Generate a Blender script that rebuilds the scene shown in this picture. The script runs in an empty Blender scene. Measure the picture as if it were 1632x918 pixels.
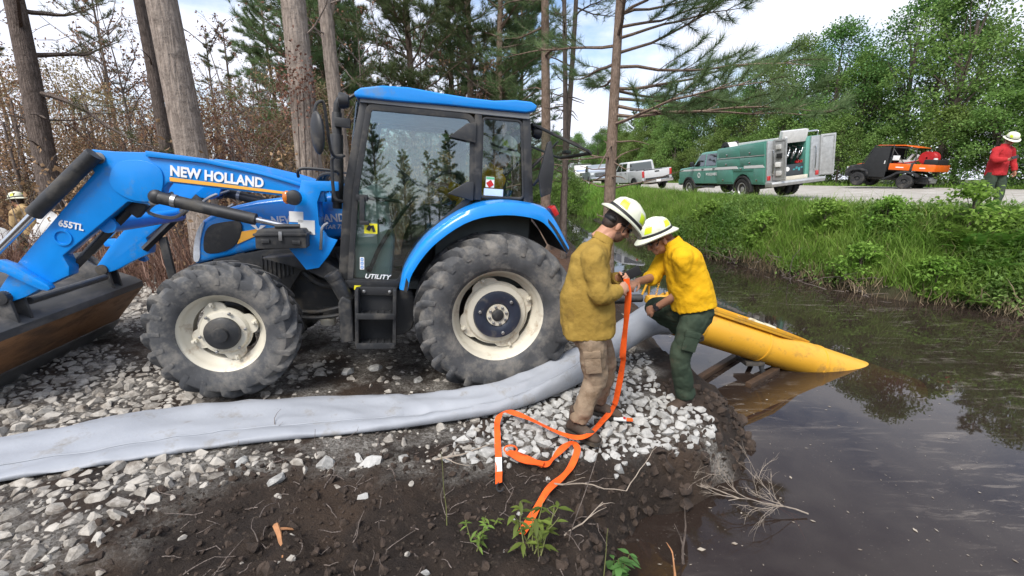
import bpy, bmesh, math, random
import numpy as np
from mathutils import Vector, Matrix, Euler, noise as mnoise

SC = bpy.context.scene
COL = SC.collection
R_ = math.radians
random.seed(7)
NR = np.random.RandomState(11)

# ---------------------------------------------------------------- camera, sky, sun, exposure
camd = bpy.data.cameras.new('camera')
camd.sensor_width = 36.0
camd.lens = 36.0 * 700 / 1632
camd.clip_start = 0.05
camd.clip_end = 1500
CAM = bpy.data.objects.new('camera', camd)
COL.objects.link(CAM)
CAM.location = (0, 0, 1.87)
CAM.rotation_euler = (R_(90 - 13.57), 0, 0)
SC.camera = CAM

SUN_EL, SUN_AZ = 52.0, 205.0           # azimuth clockwise from +Y: behind the camera, slightly left
world = bpy.data.worlds.new('World')
SC.world = world
world.use_nodes = True
wn, wl = world.node_tree.nodes, world.node_tree.links
wn.clear()
w_out = wn.new('ShaderNodeOutputWorld')
w_bg = wn.new('ShaderNodeBackground')
w_sky = wn.new('ShaderNodeTexSky')
w_sky.sky_type = 'NISHITA'
w_sky.sun_disc = False
w_sky.sun_elevation = R_(SUN_EL)
w_sky.sun_rotation = R_(SUN_AZ)
w_sky.air_density = 1.0
w_sky.dust_density = 1.5
w_sky.ozone_density = 1.2
w_tc = wn.new('ShaderNodeTexCoord')
w_map = wn.new('ShaderNodeMapping')
w_map.inputs['Scale'].default_value = (1.0, 1.0, 2.4)
w_map.inputs['Location'].default_value = (12.25, 16.3, 0.1)
w_n1 = wn.new('ShaderNodeTexNoise')
w_n1.inputs['Scale'].default_value = 2.3
w_n1.inputs['Detail'].default_value = 8
w_n1.inputs['Roughness'].default_value = 0.58
w_r = wn.new('ShaderNodeValToRGB')
w_r.color_ramp.elements[0].position = 0.37
w_r.color_ramp.elements[0].color = (0, 0, 0, 1)
w_r.color_ramp.elements[1].position = 0.54
w_r.color_ramp.elements[1].color = (1, 1, 1, 1)
w_n2 = wn.new('ShaderNodeTexNoise')
w_n2.inputs['Scale'].default_value = 3.0
w_n2.inputs['Detail'].default_value = 6
w_cc = wn.new('ShaderNodeMixRGB')      # cloud tone: grey bellies to bright tops
w_cc.inputs[1].default_value = (3.4, 3.7, 4.6, 1)
w_cc.inputs[2].default_value = (6.3, 6.4, 6.9, 1)
w_mix = wn.new('ShaderNodeMixRGB')
wl.new(w_tc.outputs['Generated'], w_map.inputs['Vector'])
wl.new(w_map.outputs['Vector'], w_n1.inputs['Vector'])
wl.new(w_map.outputs['Vector'], w_n2.inputs['Vector'])
wl.new(w_n1.outputs['Fac'], w_r.inputs['Fac'])
wl.new(w_n2.outputs['Fac'], w_cc.inputs[0])
wl.new(w_r.outputs['Color'], w_mix.inputs[0])
wl.new(w_sky.outputs['Color'], w_mix.inputs[1])
wl.new(w_cc.outputs['Color'], w_mix.inputs[2])
wl.new(w_mix.outputs['Color'], w_bg.inputs['Color'])
w_bg.inputs['Strength'].default_value = 0.105
wl.new(w_bg.outputs['Background'], w_out.inputs['Surface'])

sund = bpy.data.lights.new('sun', 'SUN')
sund.energy = 2.0
sund.angle = R_(26)
sund.color = (1.0, 0.95, 0.88)
SUN = bpy.data.objects.new('sun', sund)
COL.objects.link(SUN)
_az, _el = R_(SUN_AZ), R_(SUN_EL)
_sd = Vector((math.sin(_az) * math.cos(_el), math.cos(_az) * math.cos(_el), math.sin(_el)))
SUN.rotation_euler = _sd.to_track_quat('Z', 'Y').to_euler()
SUN.location = _sd * 60

SC.view_settings.view_transform = 'Standard'
SC.view_settings.look = 'None'
SC.view_settings.exposure = 1.18
SC.view_settings.gamma = 1.0
SC.view_settings.use_curve_mapping = False
SC.render.engine = 'CYCLES'
try:
    SC.cycles.use_denoising = True
    SC.cycles.max_bounces = 6
    SC.cycles.transparent_max_bounces = 12
    SC.cycles.caustics_reflective = False
    SC.cycles.caustics_refractive = False
except Exception:
    pass

# ---------------------------------------------------------------- material helpers
MATS = {}

def _new(name):
    m = bpy.data.materials.new(name)
    m.use_nodes = True
    nt = m.node_tree
    b = nt.nodes['Principled BSDF']
    return m, nt, nt.nodes, nt.links, b

def _noise(N, L, coord, scale, detail=5, rough=0.6, dist=0.0):
    n = N.new('ShaderNodeTexNoise')
    n.inputs['Scale'].default_value = scale
    n.inputs['Detail'].default_value = detail
    n.inputs['Roughness'].default_value = rough
    n.inputs['Distortion'].default_value = dist
    if coord is not None:
        L.new(coord, n.inputs['Vector'])
    return n

def _ramp(N, L, src, p0, p1, c0=(0, 0, 0, 1), c1=(1, 1, 1, 1)):
    r = N.new('ShaderNodeValToRGB')
    r.color_ramp.elements[0].position = p0
    r.color_ramp.elements[1].position = p1
    r.color_ramp.elements[0].color = c0
    r.color_ramp.elements[1].color = c1
    L.new(src, r.inputs['Fac'])
    return r

def _mix(N, L, fac, a, b, mode='MIX'):
    x = N.new('ShaderNodeMixRGB')
    x.blend_type = mode
    for sock, v in ((x.inputs[0], fac), (x.inputs[1], a), (x.inputs[2], b)):
        if isinstance(v, bpy.types.NodeSocket):
            L.new(v, sock)
        elif isinstance(v, (int, float)):
            sock.default_value = v
        else:
            sock.default_value = tuple(v) + ((1,) if len(v) == 3 else ())
    return x

def mat(name, col, rough=0.5, metal=0.0, var=0.12, scale=6.0, bump=0.0, bscale=60.0, dirt=None, dirt_amt=0.5,
        dscale=5.0, spec=0.5, coat=0.0, rnd=0.0, trans=0.0, world=False, col2=None, stretch=None):
    """Procedural paint/cloth/stone: base colour broken by noise, optional dirt blotches, bump and per-object variation."""
    if name in MATS:
        return MATS[name]
    m, nt, N, L, b = _new(name)
    tc = N.new('ShaderNodeTexCoord')
    co = tc.outputs['Object']
    if world:
        g = N.new('ShaderNodeNewGeometry')
        co = g.outputs['Position']
    if stretch:
        mp = N.new('ShaderNodeMapping')
        mp.inputs['Scale'].default_value = stretch
        L.new(co, mp.inputs['Vector'])
        co = mp.outputs['Vector']
    n = _noise(N, L, co, scale)
    c = tuple(col)
    lo = tuple(max(0, x * (1 - var)) for x in c)
    hi = tuple(min(1, x * (1 + var)) for x in c)
    if col2:
        lo, hi = c, tuple(col2)
    r = _ramp(N, L, n.outputs['Fac'], 0.32, 0.68, lo + (1,), hi + (1,))
    cur = r.outputs['Color']
    if dirt:
        d = _noise(N, L, co, dscale, 8, 0.68)
        dr = _ramp(N, L, d.outputs['Fac'], 0.62 - 0.25 * dirt_amt, 0.78 - 0.2 * dirt_amt)
        cur = _mix(N, L, dr.outputs['Color'], cur, dirt).outputs[0]
        rm = N.new('ShaderNodeMapRange')
        L.new(dr.outputs['Color'], rm.inputs['Value'])
        rm.inputs['To Min'].default_value = rough
        rm.inputs['To Max'].default_value = min(1, rough + 0.45)
        L.new(rm.outputs['Result'], b.inputs['Roughness'])
    else:
        b.inputs['Roughness'].default_value = rough
    if rnd:
        oi = N.new('ShaderNodeObjectInfo')
        hv = N.new('ShaderNodeHueSaturation')
        mr = N.new('ShaderNodeMapRange')
        L.new(oi.outputs['Random'], mr.inputs['Value'])
        mr.inputs['To Min'].default_value = 1 - rnd
        mr.inputs['To Max'].default_value = 1 + rnd
        L.new(mr.outputs['Result'], hv.inputs['Value'])
        L.new(cur, hv.inputs['Color'])
        cur = hv.outputs['Color']
    L.new(cur, b.inputs['Base Color'])
    b.inputs['Metallic'].default_value = metal
    b.inputs['Specular IOR Level'].default_value = spec
    b.inputs['Coat Weight'].default_value = coat
    b.inputs['Coat Roughness'].default_value = 0.12
    if trans:
        b.inputs['Subsurface Weight'].default_value = 0
    if bump:
        bn = _noise(N, L, co, bscale, 6, 0.65)
        bp = N.new('ShaderNodeBump')
        bp.inputs['Strength'].default_value = bump
        bp.inputs['Distance'].default_value = 0.02
        L.new(bn.outputs['Fac'], bp.inputs['Height'])
        L.new(bp.outputs['Normal'], b.inputs['Normal'])
    MATS[name] = m
    return m

def leafmat(name, c0, c1, rnd=0.2, rough=0.55, transl=0.35, hue=0.02):
    """Leaf: two greens by noise position, per-object variation, some light let through."""
    m, nt, N, L, b = _new(name)
    g = N.new('ShaderNodeNewGeometry')
    n = _noise(N, L, g.outputs['Position'], 0.9, 4, 0.7)
    r = _ramp(N, L, n.outputs['Fac'], 0.3, 0.7, tuple(c0) + (1,), tuple(c1) + (1,))
    ri = N.new('ShaderNodeMapRange')
    L.new(g.outputs['Random Per Island'], ri.inputs['Value'])
    ri.inputs['To Min'].default_value = 0.65
    ri.inputs['To Max'].default_value = 1.4
    oi = N.new('ShaderNodeObjectInfo')
    mr = N.new('ShaderNodeMapRange')
    L.new(oi.outputs['Random'], mr.inputs['Value'])
    mr.inputs['To Min'].default_value = 1 - rnd
    mr.inputs['To Max'].default_value = 1 + rnd
    mu = N.new('ShaderNodeMath'); mu.operation = 'MULTIPLY'
    L.new(ri.outputs['Result'], mu.inputs[0]); L.new(mr.outputs['Result'], mu.inputs[1])
    hr = N.new('ShaderNodeMapRange')
    L.new(oi.outputs['Random'], hr.inputs['Value'])
    hr.inputs['To Min'].default_value = 0.5 - hue
    hr.inputs['To Max'].default_value = 0.5 + hue
    hv = N.new('ShaderNodeHueSaturation')
    L.new(r.outputs['Color'], hv.inputs['Color'])
    L.new(mu.outputs[0], hv.inputs['Value'])
    L.new(hr.outputs['Result'], hv.inputs['Hue'])
    L.new(hv.outputs['Color'], b.inputs['Base Color'])
    b.inputs['Roughness'].default_value = rough
    b.inputs['Specular IOR Level'].default_value = 0.25
    tr = N.new('ShaderNodeBsdfTranslucent')
    L.new(hv.outputs['Color'], tr.inputs['Color'])
    mx = N.new('ShaderNodeMixShader')
    mx.inputs[0].default_value = transl
    L.new(b.outputs[0], mx.inputs[1]); L.new(tr.outputs[0], mx.inputs[2])
    L.new(mx.outputs[0], nt.nodes['Material Output'].inputs['Surface'])
    MATS[name] = m
    return m

def glassmat(name, tint=(0.55, 0.66, 0.62), refl=0.22, rough=0.01, dust=0.0, fresnel=True):
    """Pane of tinted glass: what lies behind shows through, a mirror layer on top, a film of dust."""
    m, nt, N, L, b = _new(name)
    N.remove(b)
    t = N.new('ShaderNodeBsdfTransparent'); t.inputs[0].default_value = tuple(tint) + (1,)
    g = N.new('ShaderNodeBsdfGlossy'); g.inputs['Roughness'].default_value = rough
    g.inputs['Color'].default_value = (0.95, 0.97, 1, 1)
    lw = N.new('ShaderNodeFresnel'); lw.inputs['IOR'].default_value = 1.5
    ad = N.new('ShaderNodeMath'); ad.operation = 'ADD'; ad.use_clamp = True
    ad.inputs[1].default_value = refl
    if fresnel:
        L.new(lw.outputs[0], ad.inputs[0])
    else:
        ad.inputs[0].default_value = 0
    mx = N.new('ShaderNodeMixShader')
    L.new(ad.outputs[0], mx.inputs[0]); L.new(t.outputs[0], mx.inputs[1]); L.new(g.outputs[0], mx.inputs[2])
    out = mx.outputs[0]
    if dust:
        tc = N.new('ShaderNodeTexCoord')
        mp = N.new('ShaderNodeMapping'); mp.inputs['Scale'].default_value = (9, 9, 1.2)
        L.new(tc.outputs['Object'], mp.inputs['Vector'])
        n = _noise(N, L, mp.outputs['Vector'], 3.0, 6, 0.65)
        rr = _ramp(N, L, n.outputs['Fac'], 0.55, 0.75, (0, 0, 0, 1), (dust, dust, dust, 1))
        df = N.new('ShaderNodeBsdfDiffuse'); df.inputs[0].default_value = (0.6, 0.6, 0.57, 1)
        m2 = N.new('ShaderNodeMixShader')
        L.new(rr.outputs['Color'], m2.inputs[0]); L.new(out, m2.inputs[1]); L.new(df.outputs[0], m2.inputs[2])
        out = m2.outputs[0]
    L.new(out, nt.nodes['Material Output'].inputs['Surface'])
    MATS[name] = m
    return m

# ---------------------------------------------------------------- mesh helpers
def inset(pts, d):
    """Offset a closed 2D polygon inwards by d."""
    n = len(pts)
    area = sum(pts[i][0] * pts[(i + 1) % n][1] - pts[(i + 1) % n][0] * pts[i][1] for i in range(n))
    s = 1 if area > 0 else -1
    out = []
    for i in range(n):
        p0, p1, p2 = Vector(pts[i - 1]), Vector(pts[i]), Vector(pts[(i + 1) % n])
        a, b = (p1 - p0).normalized(), (p2 - p1).normalized()
        na, nb = Vector((-a.y, a.x)) * s, Vector((-b.y, b.x)) * s
        k = na + nb
        k = k / max(0.35, (1 + na.dot(nb)))
        out.append(tuple(p1 + k * d))
    return out

def smooth_poly(pts, it=1, keep=()):
    """Chaikin corner cutting on a closed 2D/3D polygon."""
    for _ in range(it):
        q = []
        n = len(pts)
        for i in range(n):
            a, b = np.array(pts[i]), np.array(pts[(i + 1) % n])
            q += [tuple(a * .75 + b * .25), tuple(a * .25 + b * .75)]
        pts = q
    return pts

def spline(pts, n):
    """Catmull-Rom through the points, n samples in all."""
    P = [np.array(p, float) for p in pts]
    P = [2 * P[0] - P[1]] + P + [2 * P[-1] - P[-2]]
    m = len(P) - 3
    out = []
    for k in range(n):
        t = k / (n - 1) * m
        i = min(int(t), m - 1)
        u = t - i
        a, b, c, d = P[i:i + 4]
        out.append(0.5 * ((2 * b) + (c - a) * u + (2 * a - 5 * b + 4 * c - d) * u * u + (3 * b - a - 3 * c + d) * u ** 3))
    return out

def round_poly(pts, r, n=4):
    """Round the corners of a closed 2D polygon with radius-like cut r."""
    out = []
    m = len(pts)
    for i in range(m):
        p0, p1, p2 = (np.array(pts[j % m], float) for j in (i - 1, i, i + 1))
        a, b = p0 - p1, p2 - p1
        la, lb = np.linalg.norm(a), np.linalg.norm(b)
        q = min(r, la * .45, lb * .45)
        s, e = p1 + a / la * q, p1 + b / lb * q
        for k in range(n + 1):
            t = k / n
            out.append(tuple(s * (1 - t) ** 2 + p1 * 2 * t * (1 - t) + e * t * t))
    return out

class MB:
    """Collects shapes; build() links them as one mesh object."""
    def __init__(s):
        s.v, s.f, s.mi, s.cur = [], [], [], 0
    def add(s, v, f):
        o = len(s.v)
        s.v += [tuple(map(float, p)) for p in v]
        s.f += [tuple(i + o for i in q) for q in f]
        s.mi += [s.cur] * len(f)
        return s
    def box(s, c, d, rot=None):
        x, y, z = d[0] / 2, d[1] / 2, d[2] / 2
        v = [Vector(p) for p in ((-x, -y, -z), (x, -y, -z), (x, y, -z), (-x, y, -z), (-x, -y, z), (x, -y, z), (x, y, z), (-x, y, z))]
        if rot is not None:
            M = rot if isinstance(rot, Matrix) else Euler(rot).to_matrix()
            v = [M @ p for p in v]
        v = [p + Vector(c) for p in v]
        return s.add(v, [(0, 3, 2, 1), (4, 5, 6, 7), (0, 1, 5, 4), (1, 2, 6, 5), (2, 3, 7, 6), (3, 0, 4, 7)])
    def prism(s, pts, lo, hi, ax='y'):
        n = len(pts)
        def P(p, h):
            return {'y': (p[0], h, p[1]), 'x': (h, p[0], p[1]), 'z': (p[0], p[1], h)}[ax]
        v = [P(p, lo) for p in pts] + [P(p, hi) for p in pts]
        f = [tuple(range(n)), tuple(range(2 * n - 1, n - 1, -1))]
        f += [(i, (i + 1) % n, n + (i + 1) % n, n + i) for i in range(n)]
        return s.add(v, f)
    def ring(s, a, b, lo, hi, ax='y'):
        """Frame between outline a and inner outline b (same count)."""
        n = len(a)
        def P(p, h):
            return {'y': (p[0], h, p[1]), 'x': (h, p[0], p[1]), 'z': (p[0], p[1], h)}[ax]
        v = [P(p, lo) for p in a] + [P(p, lo) for p in b] + [P(p, hi) for p in a] + [P(p, hi) for p in b]
        f = []
        for i in range(n):
            j = (i + 1) % n
            f += [(i, j, n + j, n + i), (2 * n + i, 3 * n + i, 3 * n + j, 2 * n + j),
                  (i, 2 * n + i, 2 * n + j, j), (n + i, n + j, 3 * n + j, 3 * n + i)]
        return s.add(v, f)
    def tube(s, path, r, n=8, caps=True, flat=1.0):
        P = [Vector(p) for p in path]
        m = len(P)
        rr = r if hasattr(r, '__len__') else [r] * m
        up = None
        v = []
        for i in range(m):
            t = (P[min(i + 1, m - 1)] - P[max(i - 1, 0)])
            t = t.normalized() if t.length > 1e-9 else Vector((0, 0, 1))
            if up is None:
                up = Vector((0, 0, 1)) if abs(t.z) < .9 else Vector((1, 0, 0))
            a = t.cross(up)
            if a.length < 1e-6:
                a = t.cross(Vector((0, 1, .1)))
            a.normalize()
            b = a.cross(t).normalized()
            up = b
            for k in range(n):
                w = 2 * math.pi * k / n
                v.append(P[i] + a * (math.cos(w) * rr[i]) + b * (math.sin(w) * rr[i] * flat))
        f = [(i * n + k, i * n + (k + 1) % n, (i + 1) * n + (k + 1) % n, (i + 1) * n + k) for i in range(m - 1) for k in range(n)]
        if caps:
            f += [tuple(range(n - 1, -1, -1)), tuple(range((m - 1) * n, m * n))]
        return s.add(v, f)
    def lathe(s, prof, c=(0, 0, 0), ax='y', n=32, arc=None):
        """Revolve profile [(radius, height)] about an axis through c."""
        A = {'y': lambda r, h, w: (r * math.cos(w), h, r * math.sin(w)),
             'x': lambda r, h, w: (h, r * math.cos(w), r * math.sin(w)),
             'z': lambda r, h, w: (r * math.cos(w), r * math.sin(w), h)}[ax]
        m = len(prof)
        v = []
        for k in range(n):
            w = 2 * math.pi * k / n
            for r, h in prof:
                q = A(max(r, 1e-4), h, w)
                v.append((q[0] + c[0], q[1] + c[1], q[2] + c[2]))
        f = [(k * m + i, k * m + i + 1, ((k + 1) % n) * m + i + 1, ((k + 1) % n) * m + i) for k in range(n) for i in range(m - 1)]
        return s.add(v, f)
    def ball(s, c, r, n=12, m=8, rot=None):
        r = r if hasattr(r, '__len__') else (r, r, r)
        v, f = [], []
        M = Euler(rot).to_matrix() if rot is not None else None
        for i in range(m + 1):
            t = math.pi * i / m
            for k in range(n):
                w = 2 * math.pi * k / n
                p = Vector((r[0] * math.sin(t) * math.cos(w), r[1] * math.sin(t) * math.sin(w), r[2] * math.cos(t)))
                if M is not None:
                    p = M @ p
                v.append(p + Vector(c))
        f = [(i * n + k, (i + 1) * n + k, (i + 1) * n + (k + 1) % n, i * n + (k + 1) % n) for i in range(m) for k in range(n)]
        return s.add(v, f)
    def loft(s, rings, caps=True):
        """Closed rings of equal count joined in order."""
        n = len(rings[0])
        v = [p for r in rings for p in r]
        m = len(rings)
        f = [(i * n + k, i * n + (k + 1) % n, (i + 1) * n + (k + 1) % n, (i + 1) * n + k) for i in range(m - 1) for k in range(n)]
        if caps:
            f += [tuple(range(n - 1, -1, -1)), tuple(range((m - 1) * n, m * n))]
        return s.add(v, f)
    def map(s, fn):
        s.v = [tuple(fn(Vector(p))) for p in s.v]
        return s
    def mirror_y(s):
        v = [(x, -y, z) for x, y, z in s.v]
        f = [tuple(reversed(q)) for q in s.f]
        return s.add(v, f)
    def mesh(s, name, mats, bevel=0.0, seg=2, smooth=35, weld=True):
        me = bpy.data.meshes.new(name)
        me.from_pydata(s.v, [], s.f)
        mats = mats if isinstance(mats, (list, tuple)) else [mats]
        for m in mats:
            me.materials.append(m)
        if len(mats) > 1:
            me.polygons.foreach_set('material_index', s.mi)
        bm = bmesh.new()
        bm.from_mesh(me)
        if weld:
            bmesh.ops.remove_doubles(bm, verts=bm.verts, dist=1e-5)
            bmesh.ops.recalc_face_normals(bm, faces=bm.faces)
        if bevel:
            es = [e for e in bm.edges if len(e.link_faces) == 2 and e.calc_face_angle(0) > R_(28)]
            bmesh.ops.bevel(bm, geom=es, offset=bevel, segments=seg, affect='EDGES', profile=0.6, clamp_overlap=True)
        bm.to_mesh(me)
        bm.free()
        if smooth:
            me.polygons.foreach_set('use_smooth', [True] * len(me.polygons))
            me.set_sharp_from_angle(angle=R_(smooth))
        me.update()
        return me
    def build(s, name, mats, parent=None, bevel=0.0, seg=2, smooth=35, weld=True, label=None):
        o = bpy.data.objects.new(name, s.mesh(name, mats, bevel, seg, smooth, weld))
        COL.objects.link(o)
        if parent is not None:
            o.parent = parent
        if label:
            o['label'] = label
        return o

def tag(o, label, cat, group=None):
    o['label'] = label
    o['category'] = cat
    if group:
        o['group'] = group
    return o

def struct(o, kind='structure'):
    o['kind'] = kind
    return o

def thing(name, label, cat, loc=(0, 0, 0), rot=(0, 0, 0), group=None, scale=1.0):
    o = bpy.data.objects.new(name, None)
    o.empty_display_size = 0.2
    COL.objects.link(o)
    o.location = loc
    o.rotation_euler = rot
    o.scale = (scale,) * 3
    return tag(o, label, cat, group)

def inst(name, me, parent, loc=(0, 0, 0), rot=(0, 0, 0), scale=(1, 1, 1)):
    o = bpy.data.objects.new(name, me)
    COL.objects.link(o)
    o.parent = parent
    o.location = loc
    o.rotation_euler = rot
    o.scale = scale if hasattr(scale, '__len__') else (scale,) * 3
    return o

def copy_tree(o, parent=None):
    c = o.copy()
    COL.objects.link(c)
    if parent is not None:
        c.parent = parent
    for ch in list(o.children):
        copy_tree(ch, c)
    return c

def text(name, body, m, parent, M, size, bold=0.0, depth=0.001, shear=0.0, width=None):
    """Flat lettering as a thin mesh; M places its baseline frame (x along the text, y up, z out)."""
    cu = bpy.data.curves.new(name, 'FONT')
    cu.body = body
    cu.size = size
    cu.offset = bold
    cu.extrude = depth
    cu.shear = shear
    cu.resolution_u = 3
    tmp = bpy.data.objects.new(name, cu)
    COL.objects.link(tmp)
    dg = bpy.context.evaluated_depsgraph_get()
    me = bpy.data.meshes.new_from_object(tmp.evaluated_get(dg))
    bpy.data.objects.remove(tmp)
    xs = [v.co.x for v in me.vertices]
    if width and xs:
        k = width / (max(xs) - min(xs))
        for v in me.vertices:
            v.co.x *= k
    me.transform(M)
    me.materials.clear()
    me.materials.append(m)
    o = bpy.data.objects.new(name, me)
    COL.objects.link(o)
    o.parent = parent
    return o

def frameM(org, xd, yd):
    x = Vector(xd).normalized()
    y = Vector(yd)
    z = x.cross(y).normalized()
    y = z.cross(x)
    M = Matrix((x, y, z)).transposed().to_4x4()
    M.translation = Vector(org)
    return M

def remeshed(name, mb, mats, voxel, smooth_it=4, parent=None, disp=0.0, dsize=0.12, label=None, fac=0.5):
    """Union of overlapping closed shapes as ONE continuous skin (voxel remesh + smoothing)."""
    me = mb.mesh(name, mats if isinstance(mats, (list, tuple)) else [mats], smooth=0, weld=True)
    o = bpy.data.objects.new(name, me)
    COL.objects.link(o)
    md = o.modifiers.new('r', 'REMESH')
    md.mode = 'VOXEL'
    md.voxel_size = voxel
    ms = o.modifiers.new('s', 'SMOOTH')
    ms.iterations = smooth_it
    ms.factor = fac
    if disp:
        tx = bpy.data.textures.new(name, 'MARBLE')
        tx.noise_scale = dsize
        tx.noise_depth = 2
        tx.turbulence = 9
        tx.marble_type = 'SOFT'
        mdp = o.modifiers.new('d', 'DISPLACE')
        mdp.texture = tx
        mdp.strength = disp
        mdp.mid_level = 0.5
    dg = bpy.context.evaluated_depsgraph_get()
    me2 = bpy.data.meshes.new_from_object(o.evaluated_get(dg))
    bpy.data.objects.remove(o)
    me2.materials.clear()
    for m in (mats if isinstance(mats, (list, tuple)) else [mats]):
        me2.materials.append(m)
    me2.polygons.foreach_set('use_smooth', [True] * len(me2.polygons))
    o2 = bpy.data.objects.new(name, me2)
    COL.objects.link(o2)
    o2.parent = parent
    if label:
        o2['label'] = label
    return o2
# ================================================================ terrain, water, road
def vnoise(x, y, seed=0):
    """Vectorised value noise in 0..1."""
    xi, yi = np.floor(x).astype(np.int64), np.floor(y).astype(np.int64)
    xf, yf = x - xi, y - yi
    u, v = xf * xf * (3 - 2 * xf), yf * yf * (3 - 2 * yf)
    def h(a, b):
        n = (a * 374761393 + b * 668265263 + seed * 982451653) & 0x7fffffff
        n = ((n ^ (n >> 13)) * 1274126177) & 0x7fffffff
        return ((n ^ (n >> 16)) & 0xffff) / 65535.0
    return (h(xi, yi) * (1 - u) + h(xi + 1, yi) * u) * (1 - v) + (h(xi, yi + 1) * (1 - u) + h(xi + 1, yi + 1) * u) * v

def fbm(x, y, sc, oct=4, seed=0, gain=0.5):
    t, a, tot = 0, 1.0, 0
    for k in range(oct):
        t = t + a * vnoise(x * sc * 2 ** k, y * sc * 2 ** k, seed + k)
        tot += a
        a *= gain
    return t / tot

def sstep(a, b, x):
    t = np.clip((x - a) / (b - a), 0, 1)
    return t * t * (3 - 2 * t)

WATER_Z = -0.35
NS_Y = [-30, 0, 1.2, 2.0, 2.25, 2.51, 2.75, 2.96, 3.48, 4.16, 4.77, 6.3, 8.0, 9.5, 12, 20, 30, 45, 80, 200]
NS_X = [2.0, 1.2, .90, .80, .78, 1.03, 1.5, 1.85, 2.16, 2.26, 2.2, 2.2, 2.55, 2.6, 2.3, 2.5, 3.6, 4.6, 5.0, 5.0]
FS_Y = [-30, 0, 5, 6.94, 7.69, 8.35, 10.4, 13.8, 16.8, 28, 45, 80, 200]
FS_X = [13, 12.5, 10.2, 8.6, 8.2, 7.2, 6.6, 5.8, 4.6, 4.9, 5.2, 5.2, 5.2]
RN_Y = [-30, 0, 5, 8.3, 10.5, 14, 20, 30, 50, 90, 200]
RN_X = [19, 16.5, 13, 10.6, 8.9, 8.1, 7.8, 7.8, 7.4, 6.6, 6]
RF_Y = [-30, 0, 8, 12, 17, 22, 30, 50, 90, 200]
RF_X = [32, 30, 26, 23.6, 22.0, 21.2, 19.5, 16.0, 13, 11]

def road_z(X, Y):
    return 1.2 + 0.012 * np.clip(Y - 11, -30, 60) + 0.025 * np.clip(X - 11, -6, 10)

GRAVEL = [(-2.3, 1.2), (-2.1, 1.75), (-2.02, 2.15), (-1.75, 2.42), (-1.2, 2.5), (-.86, 2.62), (-.28, 2.66), (.38, 2.72), (.8, 2.72), (1.25, 2.82),
          (1.55, 3.0), (1.62, 3.3), (1.35, 3.75), (1.5, 4.5), (1.35, 5.2), (.6, 5.6), (-1.5, 6.2), (-4, 7.2), (-7, 8.0), (-9, 5.5), (-8, 2.2), (-5, 1.2)]

def in_poly(X, Y, poly):
    ins = np.zeros(X.shape, bool)
    n = len(poly)
    for i in range(n):
        x0, y0 = poly[i]
        x1, y1 = poly[(i + 1) % n]
        c = ((y0 > Y) != (y1 > Y)) & (X < (x1 - x0) * (Y - y0) / (y1 - y0 + 1e-12) + x0)
        ins ^= c
    return ins

def poly_dist(X, Y, poly):
    d = np.full(X.shape, 1e9)
    n = len(poly)
    for i in range(n):
        x0, y0 = poly[i]
        x1, y1 = poly[(i + 1) % n]
        dx, dy = x1 - x0, y1 - y0
        t = np.clip(((X - x0) * dx + (Y - y0) * dy) / (dx * dx + dy * dy), 0, 1)
        d = np.minimum(d, np.hypot(X - x0 - t * dx, Y - y0 - t * dy))
    return np.where(in_poly(X, Y, poly), d, -d)

def ground_z(X, Y, detail=True):
    X = np.asarray(X, float)
    Y = np.asarray(Y, float)
    xn, xf = np.interp(Y, NS_Y, NS_X), np.interp(Y, FS_Y, FS_X)
    rn, rf = np.interp(Y, RN_Y, RN_X), np.interp(Y, RF_Y, RF_X)
    base = 0.07 * np.clip(-(X + 0.4), 0, 5) + 0.25 * sstep(8, 20, Y) * sstep(1, -6, X)
    wob = (fbm(X, Y, 1.6, 3, 5) - .5) * .35 + (fbm(X, Y, 6.5, 3, 15) - .5) * .22
    t = xn - X + wob
    wd = np.interp(Y, [0, 2.2, 3, 4, 8], [.3, .38, .45, .55, .9])
    near = -0.44 + (base + 0.44) * sstep(-0.05, 1, t / wd)
    near = np.where(t < 0, -0.44 - 0.7 * sstep(0, 1.4, -t), near)
    q = np.clip((X - xf + wob) / np.maximum(rn - xf, .5), 0, 1)
    zr = road_z(X, Y)
    far = -0.44 + (zr + 0.44) * (1 - (1 - q) ** 1.7)
    far = np.where(X - xf + wob < 0, -0.44 - 0.7 * sstep(0, 1.4, -(X - xf + wob)), far)
    z = np.where(X < (xn + xf) / 2, near, far)
    # the wooded ground beyond the road
    z = np.where(X > rf, zr - .03 - 0.35 * sstep(0, 1.5, X - rf) + 0.45 * sstep(1.5, 6, X - rf), z)
    if detail:
        land = sstep(-.2, .3, np.maximum(t, X - xf))
        onroad = (X > rn - .3) & (X < rf + .3)
        gd = poly_dist(X, Y, GRAVEL)
        soil = sstep(.1, -.25, gd) * sstep(7, 4, Y)
        amp = np.where(onroad, 0.0, 0.05 + 0.05 * soil)
        z = z + land * amp * ((fbm(X, Y, 1.3, 3, 1) - .5) * 1.2 + (fbm(X, Y, 5.5, 4, 2, .65) - .5) * 1.5 * (.3 + soil))
        z = z + land * sstep(5, 9, -X) * (fbm(X, Y, .35, 3, 8) - .5) * .5
        z = np.where(onroad, zr - .03, z)
    return z

def gz1(x, y):
    return float(ground_z(np.array([x]), np.array([y]))[0])

def _sinh(a, lo, hi, n, c=0):
    u = np.linspace(math.asinh((lo - c) / a), math.asinh((hi - c) / a), n)
    return a * np.sinh(u) + c

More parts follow.
